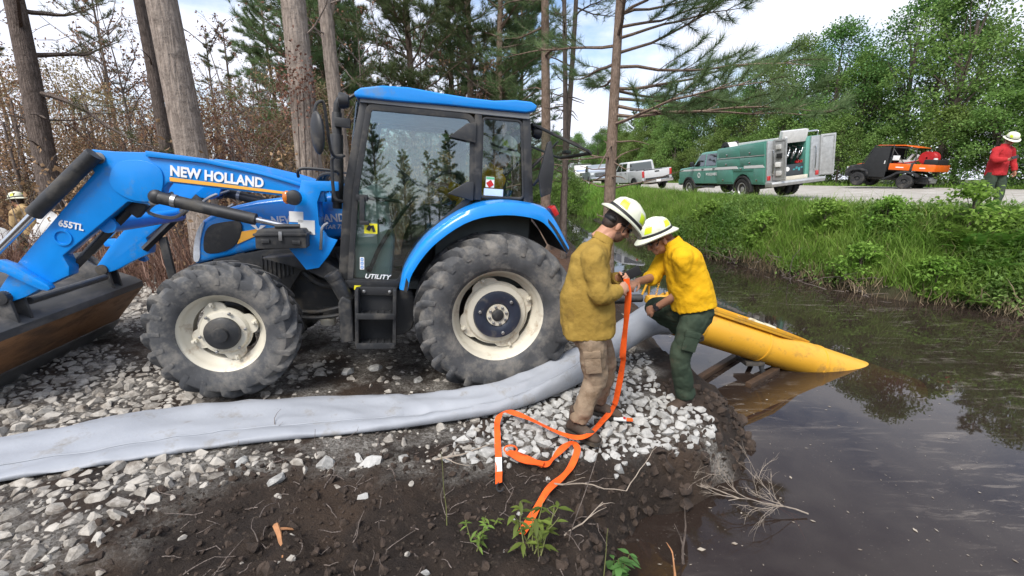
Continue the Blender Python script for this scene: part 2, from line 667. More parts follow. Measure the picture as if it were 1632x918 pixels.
gx = _sinh(2.6, -170, 190, 520, -0.4)
gy = _sinh(2.6, -90, 420, 520, 3.0)
GX, GY = np.meshgrid(gx, gy)
GZ = ground_z(GX, GY)
nX, nY = len(gx), len(gy)
me = bpy.data.meshes.new('ground')
V = np.stack([GX.ravel(), GY.ravel(), GZ.ravel()], 1)
idx = np.arange(nX * nY).reshape(nY, nX)
F = np.stack([idx[:-1, :-1], idx[:-1, 1:], idx[1:, 1:], idx[1:, :-1]], -1).reshape(-1, 4)
me.from_pydata(V.tolist(), [], F.tolist())
me.polygons.foreach_set('use_smooth', [True] * len(me.polygons))
# what the ground is made of, by place: R gravel, G grassy bank, B leaf litter of the woods
gd = poly_dist(GX, GY, GRAVEL)
m_gr = sstep(-.12, .12, gd + (fbm(GX, GY, 2.2, 3, 21) - .5) * .7)
m_gs = sstep(-.3, .5, GX - np.interp(GY, FS_Y, FS_X) - .15)
m_lf = np.clip(sstep(5.6, 7.5, GY) * sstep(3, 0, GX) + sstep(5.5, 8, -GX), 0, 1) * (1 - m_gr)
at = me.color_attributes.new('kind', 'FLOAT_COLOR', 'POINT')
at.data.foreach_set('color', np.stack([m_gr, m_gs, m_lf, np.ones_like(m_gr)], -1).ravel().astype(np.float32))

m, nt, N, L, b = _new('ground_soil')
geo = N.new('ShaderNodeNewGeometry')
pos = geo.outputs['Position']
vc = N.new('ShaderNodeVertexColor'); vc.layer_name = 'kind'
sep = N.new('ShaderNodeSeparateColor'); L.new(vc.outputs['Color'], sep.inputs['Color'])
n1 = _noise(N, L, pos, 3.0, 8, .7)
soil = _ramp(N, L, n1.outputs['Fac'], .3, .75, (.014, .010, .008, 1), (.062, .044, .033, 1))
n2 = _noise(N, L, pos, 26, 6, .7)
soil2 = _mix(N, L, _ramp(N, L, n2.outputs['Fac'], .58, .72).outputs['Color'], soil.outputs['Color'], (.13, .10, .075))
n2b = _noise(N, L, pos, 1.1, 4, .6)
soil3 = _mix(N, L, _ramp(N, L, n2b.outputs['Fac'], .5, .7).outputs['Color'], soil2.outputs[0], (.085, .055, .036))
# gravel dust: light crushed grit with dark damp soil between
vo = N.new('ShaderNodeTexVoronoi'); vo.inputs['Scale'].default_value = 75; L.new(pos, vo.inputs['Vector'])
vg = N.new('ShaderNodeSeparateColor'); L.new(vo.outputs['Color'], vg.inputs['Color'])
grit = _ramp(N, L, vg.outputs[0], 0.0, 1.0, (.10, .088, .072, 1), (.36, .34, .31, 1))
n3 = _noise(N, L, pos, 2.6, 7, .7)
gmix = _mix(N, L, _ramp(N, L, n3.outputs['Fac'], .42, .6).outputs['Color'], soil3.outputs[0], grit.outputs['Color'])
# litter of the woods
n4 = _noise(N, L, pos, 14, 6, .75)
lit = _ramp(N, L, n4.outputs['Fac'], .3, .72, (.035, .018, .011, 1), (.20, .10, .055, 1))
n5 = _noise(N, L, pos, 2.0, 5, .6)
grs = _ramp(N, L, n5.outputs['Fac'], .3, .7, (.035, .05, .015, 1), (.11, .12, .045, 1))
c1 = _mix(N, L, sep.outputs[0], soil3.outputs[0], gmix.outputs[0])
c2 = _mix(N, L, sep.outputs[2], c1.outputs[0], lit.outputs['Color'])
c3 = _mix(N, L, sep.outputs[1], c2.outputs[0], grs.outputs['Color'])
L.new(c3.outputs[0], b.inputs['Base Color'])
rr = _ramp(N, L, n1.outputs['Fac'], .35, .65, (.55, .55, .55, 1), (.95, .95, .95, 1))
L.new(rr.outputs['Color'], b.inputs['Roughness'])
b.inputs['Specular IOR Level'].default_value = .3
bn = _noise(N, L, pos, 34, 8, .75)
bp = N.new('ShaderNodeBump'); bp.inputs['Strength'].default_value = 1.0; bp.inputs['Distance'].default_value = .05
L.new(bn.outputs['Fac'], bp.inputs['Height']); L.new(bp.outputs['Normal'], b.inputs['Normal'])
me.materials.append(m)
GROUND = struct(bpy.data.objects.new('ground', me))
COL.objects.link(GROUND)
GROUND['label'] = 'dark muddy soil and crushed stone of the ditch bank'

# water: a dark tannin-brown ditch, glossy, with a film of pollen drawn out in streaks
m, nt, N, L, b = _new('ditch_water')
N.remove(b)
geo = N.new('ShaderNodeNewGeometry')
pos = geo.outputs['Position']
tr = N.new('ShaderNodeBsdfTransparent'); tr.inputs[0].default_value = (.42, .24, .11, 1)
bd = N.new('ShaderNodeBsdfDiffuse'); bd.inputs[0].default_value = (.040, .029, .024, 1)
mb = N.new('ShaderNodeMixShader'); mb.inputs[0].default_value = .60
L.new(tr.outputs[0], mb.inputs[1]); L.new(bd.outputs[0], mb.inputs[2])
gl = N.new('ShaderNodeBsdfGlossy'); gl.inputs['Roughness'].default_value = .015
gl.inputs['Color'].default_value = (1, 1, 1, 1)
fr = N.new('ShaderNodeFresnel'); fr.inputs['IOR'].default_value = 1.36
wn_ = _noise(N, L, pos, 3.2, 3, .5)
bp = N.new('ShaderNodeBump'); bp.inputs['Strength'].default_value = .018; bp.inputs['Distance'].default_value = .03
L.new(wn_.outputs['Fac'], bp.inputs['Height'])
L.new(bp.outputs['Normal'], gl.inputs['Normal']); L.new(bp.outputs['Normal'], fr.inputs['Normal'])
m1 = N.new('ShaderNodeMixShader')
L.new(fr.outputs[0], m1.inputs[0]); L.new(mb.outputs[0], m1.inputs[1]); L.new(gl.outputs[0], m1.inputs[2])
mp = N.new('ShaderNodeMapping'); mp.inputs['Rotation'].default_value = (0, 0, R_(28)); mp.inputs['Scale'].default_value = (1.0, 5.0, 1)
L.new(pos, mp.inputs['Vector'])
f1 = _noise(N, L, mp.outputs['Vector'], 2.0, 9, .72, 1.2)
f2 = _noise(N, L, pos, .55, 3, .5)
r1 = _ramp(N, L, f1.outputs['Fac'], .54, .76)
r2 = _ramp(N, L, f2.outputs['Fac'], .42, .62)
fm = N.new('ShaderNodeMath'); fm.operation = 'MULTIPLY'
L.new(r1.outputs['Color'], fm.inputs[0]); L.new(r2.outputs['Color'], fm.inputs[1])
fm2 = N.new('ShaderNodeMath'); fm2.operation = 'MULTIPLY'; fm2.inputs[1].default_value = .55
L.new(fm.outputs[0], fm2.inputs[0])
sp = N.new('ShaderNodeTexVoronoi'); sp.inputs['Scale'].default_value = 17; L.new(mp.outputs['Vector'], sp.inputs['Vector'])
spr = _ramp(N, L, sp.outputs['Distance'], .05, .13, (.35, .35, .35, 1), (0, 0, 0, 1))
f3 = _noise(N, L, pos, 1.3, 3, .5)
r3 = _ramp(N, L, f3.outputs['Fac'], .5, .62)
sm = N.new('ShaderNodeMath'); sm.operation = 'MULTIPLY'
L.new(spr.outputs['Color'], sm.inputs[0]); L.new(r3.outputs['Color'], sm.inputs[1])
mxm = N.new('ShaderNodeMath'); mxm.operation = 'MAXIMUM'
L.new(fm2.outputs[0], mxm.inputs[0]); L.new(sm.outputs[0], mxm.inputs[1])
df = N.new('ShaderNodeBsdfDiffuse'); df.inputs[0].default_value = (.33, .29, .25, 1)
m2 = N.new('ShaderNodeMixShader')
L.new(mxm.outputs[0], m2.inputs[0]); L.new(m1.outputs[0], m2.inputs[1]); L.new(df.outputs[0], m2.inputs[2])
L.new(m2.outputs[0], nt.nodes['Material Output'].inputs['Surface'])
w = MB()
w.add([(-.6, -12, WATER_Z), (15, -12, WATER_Z), (15, 120, WATER_Z), (-.6, 120, WATER_Z)], [(0, 1, 2, 3)])
WATER = struct(w.build('water', m, smooth=0))
WATER['label'] = 'dark brown still water of the roadside ditch'

# road: pale gravel, laid a little above the terrain, with a dirt shoulder
def strip(name, ya, xa_fn, xb_fn, nx, dz, material, wav=0.0):
    v, f = [], []
    for j, y in enumerate(ya):
        xa, xb = float(xa_fn(y)), float(xb_fn(y))
        for i in range(nx + 1):
            x = xa + (xb - xa) * i / nx
            if i in (0, nx):
                x += (float(fbm(np.array([y * 1.0]), np.array([i * 3.1]), .9, 3, 31)[0]) - .5) * wav
            v.append((x, y, float(road_z(np.float64(x), np.float64(y))) + dz))
    for j in range(len(ya) - 1):
        for i in range(nx):
            a = j * (nx + 1) + i
            f.append((a, a + 1, a + nx + 2, a + nx + 1))
    mb_ = MB(); mb_.add(v, f)
    return mb_.build(name, material, smooth=0, weld=False)

m_road = mat('road_gravel', (.30, .28, .25), rough=.95, scale=1.2, bump=.6, bscale=45, col2=(.42, .40, .37), world=True, spec=.2,
             dirt=(.22, .18, .14), dirt_amt=.35, dscale=2.5)
m_shoulder = mat('shoulder_dirt', (.20, .15, .10), rough=.95, scale=1.6, bump=.8, bscale=30, col2=(.34, .28, .20), world=True, spec=.2)
ya = list(np.concatenate([np.arange(-20, 30, .6), np.arange(30, 200, 5)]))
ROAD = struct(strip('road', ya, lambda y: np.interp(y, RN_Y, RN_X) + 1.7, lambda y: np.interp(y, RF_Y, RF_X), 6, .012, m_road, .5))
ROAD['label'] = 'pale gravel road behind the grassy bank'
SHOULDER = struct(strip('road_shoulder', ya, lambda y: np.interp(y, RN_Y, RN_X) - .15, lambda y: np.interp(y, RN_Y, RN_X) + 2.1, 4, .0, m_shoulder, .6))
SHOULDER['label'] = 'brown dirt shoulder between grass and gravel road'
# ================================================================ tractor with front loader
# local frame: x forward, y to its left (towards the viewer), z up; origin under the rear axle
BLUE = mat('tractor_blue', (.004, .230, .69), rough=.28, var=.05, coat=.35, dirt=(.10, .20, .33), dirt_amt=.22, dscale=4.0, bump=.015, bscale=90)
BLACK = mat('black_plastic', (.020, .021, .023), rough=.5, var=.2, dirt=(.085, .078, .068), dirt_amt=.45, dscale=5, bump=.05, bscale=120)
IRON = mat('dark_iron', (.028, .029, .031), rough=.55, var=.25, dirt=(.09, .078, .062), dirt_amt=.5, dscale=7, bump=.1, bscale=50)
RUBBER = mat('tyre_rubber', (.066, .068, .072), rough=.72, var=.3, dirt=(.19, .178, .16), dirt_amt=.62, dscale=5.5, bump=.18, bscale=45, spec=.35)
CREAM = mat('cream_rim_paint', (.60, .565, .47), rough=.42, var=.06, dirt=(.33, .25, .17), dirt_amt=.25, dscale=7)
NAVYIRON = mat('blue_black_weight', (.022, .028, .045), rough=.35, var=.2, dirt=(.09, .08, .07), dirt_amt=.3, dscale=8)
CHROME = mat('chrome_rod', (.62, .63, .64), rough=.18, metal=1.0, var=.05)
STEEL = mat('bare_steel', (.33, .33, .33), rough=.4, metal=.8, var=.2)
RUST = mat('rusty_bucket_steel', (.18, .088, .040), rough=.62, col2=(.34, .175, .080), scale=4.5, bump=.25, bscale=30, dirt=(.055, .042, .034), dirt_amt=.5, dscale=3.0, stretch=(1, .35, 1))
BKTGREY = mat('worn_bucket_paint', (.060, .061, .063), rough=.5, dirt=(.17, .155, .14), dirt_amt=.55, dscale=4, stretch=(1, .4, 1))
GLASS = glassmat('cab_glass', (.88, .95, .92), .075, dust=0.0)
GLASS_R = glassmat('rear_window_glass', (.80, .88, .86), .10, fresnel=False)
GLASS_D = glassmat('dusty_cab_glass', (.90, .95, .92), .02, dust=.30)
INTGREEN = mat('cab_trim_grey_green', (.50, .60, .55), rough=.6, var=.1)
SEATBLUE = mat('seat_cloth', (.03, .13, .28), rough=.8, var=.2)
WHITE = mat('white_decal', (.80, .80, .80), rough=.45, var=.03)
GOLD = mat('orange_decal', (.85, .42, .06), rough=.45, var=.05)
YELDEC = mat('yellow_decal', (.78, .70, .03), rough=.45, var=.05)
AMBER = mat('amber_lens', (.55, .16, .02), rough=.15, var=.1, coat=.5)
CLEARLENS = mat('clear_lens', (.62, .66, .70), rough=.08, var=.15, scale=25, coat=1.0, spec=.8)
REDLENS = mat('red_lens', (.45, .02, .02), rough=.15, coat=.6)
PAPER = mat('paper_white', (.70, .70, .68), rough=.8, var=.06)

_yaw, _pit = R_(-167.444), R_(4.089)
_fw = Vector((math.cos(_yaw) * math.cos(_pit), math.sin(_yaw) * math.cos(_pit), math.sin(_pit)))
_lf = Vector((0, 0, 1)).cross(_fw).normalized()
_up = _fw.cross(_lf)
TR = thing('tractor', 'blue utility tractor with closed cab and front loader parked on crushed stone', 'tractor')
_M = Matrix((_fw, _lf, _up)).transposed().to_4x4()
_M.translation = Vector((-0.3668, 4.5466, 0.007))
TR.matrix_world = _M

# ---- wheels
def tyre_mesh(name, R, Rr, W, nl, lugh, lugw):
    mb = MB()
    h = W / 2
    prof = [(Rr, -h * .78), (Rr + .03, -h * .92), (Rr + (R - Rr) * .35, -h * 1.0), (Rr + (R - Rr) * .65, -h * .99), (R - lugh - .045, -h * .90), (R - lugh - .015, -h * .72),
            (R - lugh, -h * .35), (R - lugh + .004, 0)]
    prof = prof + [(r, -y) for r, y in prof[-2::-1]]
    mb.lathe(prof, n=56)
    def surf(a):          # radius of the carcass at axial fraction a (0..1.08)
        pr = sorted([(-y / h, r) for r, y in prof[:8]])
        return float(np.interp(a, [p[0] for p in pr if p[0] <= .991], [p[1] for p in pr if p[0] <= .991]))
    for side in (-1, 1):
        for k in range(nl):
            th0 = 2 * math.pi * (k + (.5 if side > 0 else 0)) / nl
            vs, fs = [], []
            st = [(-.08, 0.0, 1.0), (.25, .085, 1.0), (.55, .19, 1.0), (.82, .30, 1.0), (.97, .36, .9), (1.03, .385, .35)]
            for a, dth, hh in st:
                y = side * a * h
                rb = surf(abs(a)) - .012 if a < .95 else (R - lugh - .05 if hh > .5 else R - lugh - .12)
                rt = (R - .012 * a) if hh == 1.0 else (R - .045 if hh > .5 else R - lugh - .10)
                wt = lugw * (.5 if hh > .5 else .4) / R
                th = th0 + dth
                for (rr, ww) in ((rb, wt * 1.35), (rt, wt), (rt, -wt), (rb, -wt * 1.35)):
                    vs.append((rr * math.cos(th + ww), y, rr * math.sin(th + ww)))
            for i in range(len(st) - 1):
                for j in range(4):
                    fs.append((i * 4 + j, i * 4 + (j + 1) % 4, i * 4 + 4 + (j + 1) % 4, i * 4 + 4 + j))
            fs += [(3, 2, 1, 0), tuple(range(len(st) * 4 - 4, len(st) * 4))]
            mb.add(vs, fs)
    return mb.mesh(name, RUBBER, bevel=.006, seg=1, smooth=40)

def make_wheel(pos, R, Rr, W, nl, rear, out, rot=0.0):
    w = bpy.data.objects.new('wheel', None)
    COL.objects.link(w)
    w.parent = TR
    w.location = pos
    w.rotation_euler = (0, rot, 0 if out > 0 else math.pi)
    key = 'rear' if rear else 'front'
    if key not in make_wheel.cache:
        ty = tyre_mesh('tyre', R, Rr, W, nl, .042 if rear else .034, .052 if rear else .045)
        h = W / 2
        rb = MB()
        fl = Rr + .022
        y0 = h * .80
        rb.lathe([(fl - .012, y0 - .004), (fl, y0 + .004), (fl + .002, y0 - .014), (Rr - .004, y0 - .03), (Rr - .006, -y0 + .03), (fl, -y0 + .01), (fl, -y0),
                  (fl - .012, -y0), (Rr - .022, -y0 + .04), (Rr - .075, -y0 * .5), (Rr - .075, y0 * .12), (Rr - .035, y0 * .35), (Rr - .022, y0 * .55), (Rr - .018, y0 - .035), (fl - .012, y0 - .004)], n=64)
        rim = rb.mesh('rim', CREAM, smooth=40)
        d = MB()
        yd = y0 * (.25 if rear else .30)
        n = 64
        tabs = 4 if rear else 4
        r1 = Rr - .07
        r0 = r1 - (.045 if rear else .050)
        outl, inn = [], []
        for k in range(n):
            a = 2 * math.pi * k / n
            t = max(0, math.cos(tabs * a + .6)) ** .35
            outl.append(((r0 + (r1 - r0) * t) * math.cos(a), (r0 + (r1 - r0) * t) * math.sin(a)))
            inn.append((.09 * math.cos(a), .09 * math.sin(a)))
        d.ring(outl, inn, yd - .010, yd + .006)
        d.lathe([(r0 - .01, yd), (r0 - .03, yd + .035), (r0 - .09, yd + .05), (.07, yd + .05)], n=48)
        disc = d.mesh('disc', CREAM, smooth=40)
        hb = MB()
        if rear:
            hb.lathe([(.205, yd + .03), (.215, yd + .06), (.205, yd + .085), (.14, yd + .095), (.105, yd + .075), (.10, yd + .05)], n=48)
        else:
            hb.lathe([(.125, yd + .03), (.13, yd + .075), (.115, yd + .09), (.06, yd + .10), (.055, yd + .125), (.02, yd + .13), (.0, yd + .13)], n=40)
        hub = hb.mesh('wheel_weight' if rear else 'hub_cap', NAVYIRON if rear else BLACK, smooth=40)
        c2 = None
        if rear:
            cb = MB()
            cb.lathe([(.10, yd + .06), (.098, yd + .078), (.055, yd + .08), (.05, yd + .06)], n=32)
            c2 = cb.mesh('hub_flange', CREAM, smooth=40)
            ib = MB(); ib.lathe([(.054, yd + .05), (.052, yd + .09), (.03, yd + .10), (0, yd + .10)], n=24)
            c3 = ib.mesh('axle_end', BLACK, smooth=40)
        bo = MB(); bo.lathe([(.013, 0), (.013, .014), (.009, .018), (0, .018)], n=6)
        bolt = bo.mesh('bolt', STEEL, smooth=0)
        cl = MB(); cl.box((0, 0, 0), (.042, .03, .028)); cl.box((0, .02, 0), (.016, .02, .016))
        lug = cl.mesh('rim_clamp', CREAM, bevel=.005)
        make_wheel.cache[key] = (ty, rim, disc, hub, c2, (c3 if rear else None), bolt, lug, yd, r1, tabs)
    ty, rim, disc, hub, c2, c3, bolt, lug, yd, r1, tabs = make_wheel.cache[key]
    inst('tyre', ty, w)
    inst('rim', rim, w)
    inst('disc', disc, w)
    inst(hub.name.split('.')[0], hub, w)
    if c2:
        inst('hub_flange', c2, w)
        inst('axle_end', c3, w)
    nb, br, by = (8, .077, yd + .079) if rear else (6, .165, yd + .048)
    for k in range(nb):
        a = 2 * math.pi * k / nb
        inst('bolt', bolt, w, (br * math.cos(a), by, br * math.sin(a)))
    if rear:
        for k in range(3):
            a = 2 * math.pi * k / 3 + .5
            inst('bolt', bolt, w, (.165 * math.cos(a), yd + .09, .165 * math.sin(a)), scale=1.2)
    for k in range(tabs):
        a = (2 * math.pi * k - .6) / tabs
        inst('rim_clamp', lug, w, ((r1 - .015) * math.cos(a), yd + .02, (r1 - .015) * math.sin(a)), (0, -a, 0))
    return w
make_wheel.cache = {}
make_wheel((0, .755, .725), .725, .405, .43, 23, True, 1, .3)
make_wheel((0, -.755, .725), .725, .405, .43, 23, True, -1, .1)
make_wheel((2.18, .74, .555), .555, .315, .31, 20, False, 1, .2)
make_wheel((2.18, -.74, .555), .555, .315, .31, 20, False, -1, .7)

# ---- chassis, engine, axles (black/iron)
c = MB()
c.prism([(2.5, .62), (2.5, 1.0), (1.3, 1.10), (.55, 1.0), (-.25, .95), (-.3, .55), (.3, .48), (1.2, .50), (1.7, .55)], -.20, .20)
c.prism([(2.06, 1.12), (1.36, 1.2), (1.3, .9), (1.36, .60), (1.75, .56), (1.95, .72)], -.27, .27)
c.build('chassis', IRON, TR, bevel=.025)
a = MB()
a.tube([(2.18, -.6, .50), (2.18, .6, .50)], .085, 12)
a.prism([(2.05, .40), (2.32, .40), (2.34, .62), (2.02, .62)], -.16, .16)
for s in (-1, 1):
    a.prism([(2.06, .36), (2.30, .36), (2.27, .72), (2.10, .72)], s * .54 - .07, s * .54 + .07)
a.tube([(2.0, -.55, .55), (2.0, .55, .55)], .022, 8)
a.build('front_axle', IRON, TR, bevel=.02)
a = MB()
a.tube([(0, -.62, .725), (0, .62, .725)], [.12, .12], 16)
for s in (-1, 1):
    a.lathe([(.17, s * .35), (.19, s * .42), (.15, s * .55), (.11, s * .60)], (0, 0, .725), n=24)
a.prism([(-.45, .5), (.35, .5), (.4, 1.0), (-.4, 1.0)], -.26, .26)
a.build('rear_axle', IRON, TR, bevel=.02)
a = MB()      # drawbar and lift arms at the back
for s in (-.42, .42):
    a.tube([(-.2, s * .8, .55), (-.95, s, .48)], [.035, .03], 8)
    a.tube([(-.55, s, .5), (-.42, s * .7, .98)], .02, 8)
a.box((-.62, 0, .38), (.6, .09, .04))
a.tube([(-.35, 0, .9), (-.8, 0, .78)], .03, 8)
a.build('three_point_hitch', IRON, TR, bevel=.006)
e = MB()      # pipes and hoses on the engine side
e.tube(spline([(1.72, .30, .98), (1.55, .36, .86), (1.38, .34, .86), (1.30, .30, .95)], 14), .035, 10)
e.tube(spline([(1.95, .34, .62), (1.6, .38, .60), (1.35, .4, .66)], 10), .018, 8)
e.tube(spline([(1.95, .36, .57), (1.6, .40, .55), (1.3, .42, .60)], 10), .018, 8)
e.tube([(1.45, .24, .62), (1.45, .24, .54)], [.10, .10], 16)
e.tube(spline([(1.42, .30, 1.15), (1.36, .42, 1.05), (1.34, .45, .85)], 8), .014, 8)
e.build('engine_pipes', IRON, TR)
of = MB(); of.lathe([(.0, .455), (.065, .455), (.07, .47), (.07, .52)], (1.50, .28, 0), 'z', 20)
of.build('oil_filter', CREAM, TR)

# ---- bonnet
HOODP = [(2.57, .986), (2.565, 1.131), (2.535, 1.269), (2.47, 1.376), (2.36, 1.456), (2.21, 1.515), (2.05, 1.565), (1.88, 1.60), (1.60, 1.645), (1.30, 1.675),
         (1.30, 1.30), (1.50, 1.25), (1.745, 1.215), (2.013, 1.157), (2.392, 1.046)]
h = MB()
h.prism(HOODP, -.36, .36)
HOOD = h.build('bonnet', BLUE, TR, bevel=.055, seg=4)
def noseTaper(me):
    for v in me.vertices:
        k = max(0, (v.co.x - 1.9) / .67)
        v.co.y *= 1 - .16 * k * k
        kz = max(0, (v.co.z - 1.35) / .33)
        v.co.y *= 1 - .10 * kz
noseTaper(HOOD.data)
def hood_y(x, z):
    return .36 * (1 - .16 * max(0, (x - 1.9) / .67) ** 2) * (1 - .10 * max(0, (z - 1.35) / .33))
def on_hood(name, pts, m, t0, t1, bev=.004):
    mb = MB(); mb.prism(pts, 0, 1)
    mb.map(lambda p: (p.x, hood_y(p.x, p.z) + (t0 + (t1 - t0) * p.y), p.z))
    return mb.build(name, m, HOOD, bevel=bev)
GR = smooth_poly([(2.43, 1.335), (2.31, 1.375), (2.135, 1.40), (2.205, 1.156), (2.47, 1.075), (2.475, 1.20)], 2)
on_hood('side_grille', GR, BLACK, -.02, .008)
on_hood('headlight', smooth_poly([(2.475, 1.355), (2.44, 1.38), (2.50, 1.20), (2.505, 1.03), (2.565, 1.01), (2.552, 1.15), (2.52, 1.27)], 2), CLEARLENS, -.05, .012, .006)
on_hood('orange_stripe', [(2.165, 1.30), (2.02, 1.335), (1.70, 1.37), (1.70, 1.325), (2.03, 1.283), (2.205, 1.19)], GOLD, -.01, .004, 0)
# leaf emblem: a split disc of white blades
lm = MB()
for k in range(6):
    a0 = R_(15 + k * 28)
    P = [(2.03 - .012 * math.cos(a0), 1.375 + .012 * math.sin(a0))]
    for da in (-.17, 0, .17):
        P.append((2.03 - .062 * math.cos(a0 + da), 1.375 + .062 * math.sin(a0 + da)))
    lm.prism(P, 0, 1)
lm.prism([(2.09, 1.362), (2.05, 1.365), (2.03, 1.33), (2.01, 1.365), (1.97, 1.362), (2.03, 1.315)], 0, 1)
lm.map(lambda p: (p.x, hood_y(p.x, p.z) + .001 + .004 * p.y, p.z))
lm.build('emblem', WHITE, HOOD, smooth=0)
text('bonnet_lettering', 'NEW HOLLAND', WHITE, HOOD, frameM((1.925, .362, 1.375), (-1, 0, .10), (0, 0, 1)), .095, .0025, .002, width=.60)
text('model_lettering', 'POWERSTAR 75', WHITE, HOOD, frameM((1.70, .362, 1.335), (-1, 0, .10), (0, 0, 1)), .05, .001, .002, .2, width=.36)
# lower side panels with louvres
for s in (-1, 1):
    p = MB()
    p.prism([(2.40, 1.05), (2.01, 1.15), (1.62, 1.19), (1.61, 1.02), (1.70, .97), (1.77, .86), (1.80, .79), (2.03, .80), (2.10, .92), (2.36, .98)], s * .335 - .03, s * .335 + .03)
    LP = p.build('lower_side_panel', BLACK, TR, bevel=.012)
for k in range(8):
    l = MB(); x = 2.02 - k * .034
    l.prism([(x, 1.10), (x - .014, 1.10), (x - .004 - .012, .86 + .012 * k), (x + .002, .86 + .012 * k)], .362, .374)
    l.build('louvre', IRON, LP, bevel=.002, seg=1)
fr = MB()     # front weight carrier / nose
fr.prism([(2.62, .62), (2.62, .98), (2.45, 1.0), (2.4, .62)], -.3, .3)
fr.build('nose_frame', BLACK, TR, bevel=.02)

# ---- cab
def lean(p):   # cab sides lean in towards the roof
    k = (p.z - 1.0) * .045
    return (p.x, p.y - math.copysign(k, p.y) * min(1, abs(p.y) / .3), p.z)
def cabpart(mb, name, m, parent, bevel=.008, **kw):
    mb.map(lean)
    return mb.build(name, m, parent, bevel=bevel, **kw)
r = MB()
RP = [(1.20, 2.425), (1.215, 2.462), (1.16, 2.50), (1.0, 2.535), (.80, 2.545), (.55, 2.53), (.30, 2.52), (.10, 2.520), (-.08, 2.545), (-.22, 2.545), (-.275, 2.52),
      (-.26, 2.475), (-.18, 2.455), (.1, 2.45), (.5, 2.445), (.9, 2.43)]
r.prism(RP, -.66, .66)
ROOF = r.build('cab_roof', BLUE, TR, bevel=.03, seg=3)
for v in ROOF.data.vertices:    # crown the roof across its width
    v.co.z += .055 * (1 - (v.co.y / .66) ** 2) * (1 if v.co.z > 2.48 else .2)
hl = MB(); hl.prism([(1.17, 2.40), (1.17, 2.435), (-.22, 2.455), (-.22, 2.41)], -.63, .63)
hl.build('roof_underside', mat('headliner', (.30, .30, .29), rough=.9), TR, bevel=.01)
DOOR = [(1.12, 2.395), (.30, 2.405), (.245, 2.36), (.225, 1.72), (.56, 1.405), (.76, 1.09), (.835, .935), (1.275, .935), (1.225, 1.73)]
DOOR = round_poly(DOOR, .05, 3)
def sidewin(s):
    mb = MB(); mb.ring(DOOR, inset(DOOR, .045), s * .655, s * .685); return mb
for s in (1, -1):
    d = bpy.data.objects.new('cab_door', None); COL.objects.link(d); d.parent = TR
    cabpart(sidewin(s), 'door_frame', BLACK, d)
    g = MB(); g.prism(inset(DOOR, .035), s * .666, s * .672)
    cabpart(g, 'door_glass', GLASS, d, 0)
    hn = MB()
    hn.box((1.155, s * .69, 1.66), (.09, .05, .05)); hn.box((1.15, s * .715, 1.56), (.04, .03, .22)); hn.box((1.13, s * .72, 1.46), (.075, .03, .035))
    cabpart(hn, 'door_handle', BLACK, d, .008)
    for z in (2.26, 1.76):
        hg = MB(); hg.prism([(.47, z - .06), (.24, z - .09), (.24, z + .08), (.32, z + .06)] if z > 2 else [(.46, z - .02), (.24, z - .07), (.24, z + .09), (.30, z + .09)], s * .685, s * .72)
        cabpart(hg, 'door_hinge', BLACK, d, .01)
    if s > 0:
        st = MB(); st.tube(spline([(1.09, .64, 1.06), (1.0, .64, 1.28), (.80, .63, 1.60), (.58, .63, 1.86), (.42, .63, 1.92), (.335, .63, 1.86)], 24), .017, 8)
        st.tube([(1.13, .66, 1.66), (.84, .64, 1.645)], .014, 8)
        st.ball((1.10, .64, 1.06), .028)
        cabpart(st, 'grab_bar', BLACK, d, 0)
        dc = MB(); dc.box((1.085, .675, 1.41), (.105, .003, .085)); cabpart(dc, 'warning_decal', YELDEC, d, 0, smooth=0)
        dk = MB(); dk.box((1.065, .678, 1.41), (.022, .003, .055), (0, .3, 0)); dk.box((1.098, .678, 1.415), (.03, .003, .045), (0, -.5, 0)); cabpart(dk, 'decal_figure', BLACK, d, 0, smooth=0)
        w2 = MB(); w2.box((1.155, .675, 1.115), (.035, .003, .105)); cabpart(w2, 'white_decal', PAPER, d, 0, smooth=0)
        for kk in range(3):
            w3 = MB(); w3.ring([(1.155 + .012 * math.cos(q), 1.083 + .033 * kk + .012 * math.sin(q)) for q in np.linspace(0, 6.28, 13)[:-1]],
                               [(1.155 + .007 * math.cos(q), 1.083 + .033 * kk + .007 * math.sin(q)) for q in np.linspace(0, 6.28, 13)[:-1]], .677, .679)
            cabpart(w3, 'decal_ring', BLUE, d, 0, smooth=0)
        text('door_lettering', 'UTILITY', WHITE, d, frameM((1.135, .681, .99), (-1, 0, -.03), (0, 0, 1)), .055, .0012, .001, .25, width=.215)
QW = [(.195, 2.395), (-.165, 2.40), (-.225, 1.73), (.185, 1.715)]
for s in (1, -1):
    q = bpy.data.objects.new('quarter_window', None); COL.objects.link(q); q.parent = TR
    mb = MB(); o_ = round_poly(QW, .05); mb.ring(o_, inset(o_, .022), s * .655, s * .68); cabpart(mb, 'window_frame', BLACK, q)
    g = MB(); g.prism(inset(o_, .015), s * .664, s * .670); cabpart(g, 'pane', GLASS_D, q, 0)
    if s > 0:
        st = MB(); st.box((.095, .676, 1.86), (.075, .003, .09)); cabpart(st, 'sticker', PAPER, q, 0, smooth=0)
        st = MB(); st.box((.095, .679, 1.845), (.05, .002, .05), (0, .6, 0)); cabpart(st, 'sticker_print', REDLENS, q, 0, smooth=0)
        st = MB(); st.box((.095, .679, 1.893), (.07, .002, .018)); cabpart(st, 'sticker_band', mat('sticker_green', (.1, .4, .2)), q, 0, smooth=0)
        st = MB(); st.box((.06, .676, 1.775), (.17, .003, .06)); cabpart(st, 'sticker', mat('pale_blue_sticker', (.5, .6, .75)), q, 0, smooth=0)
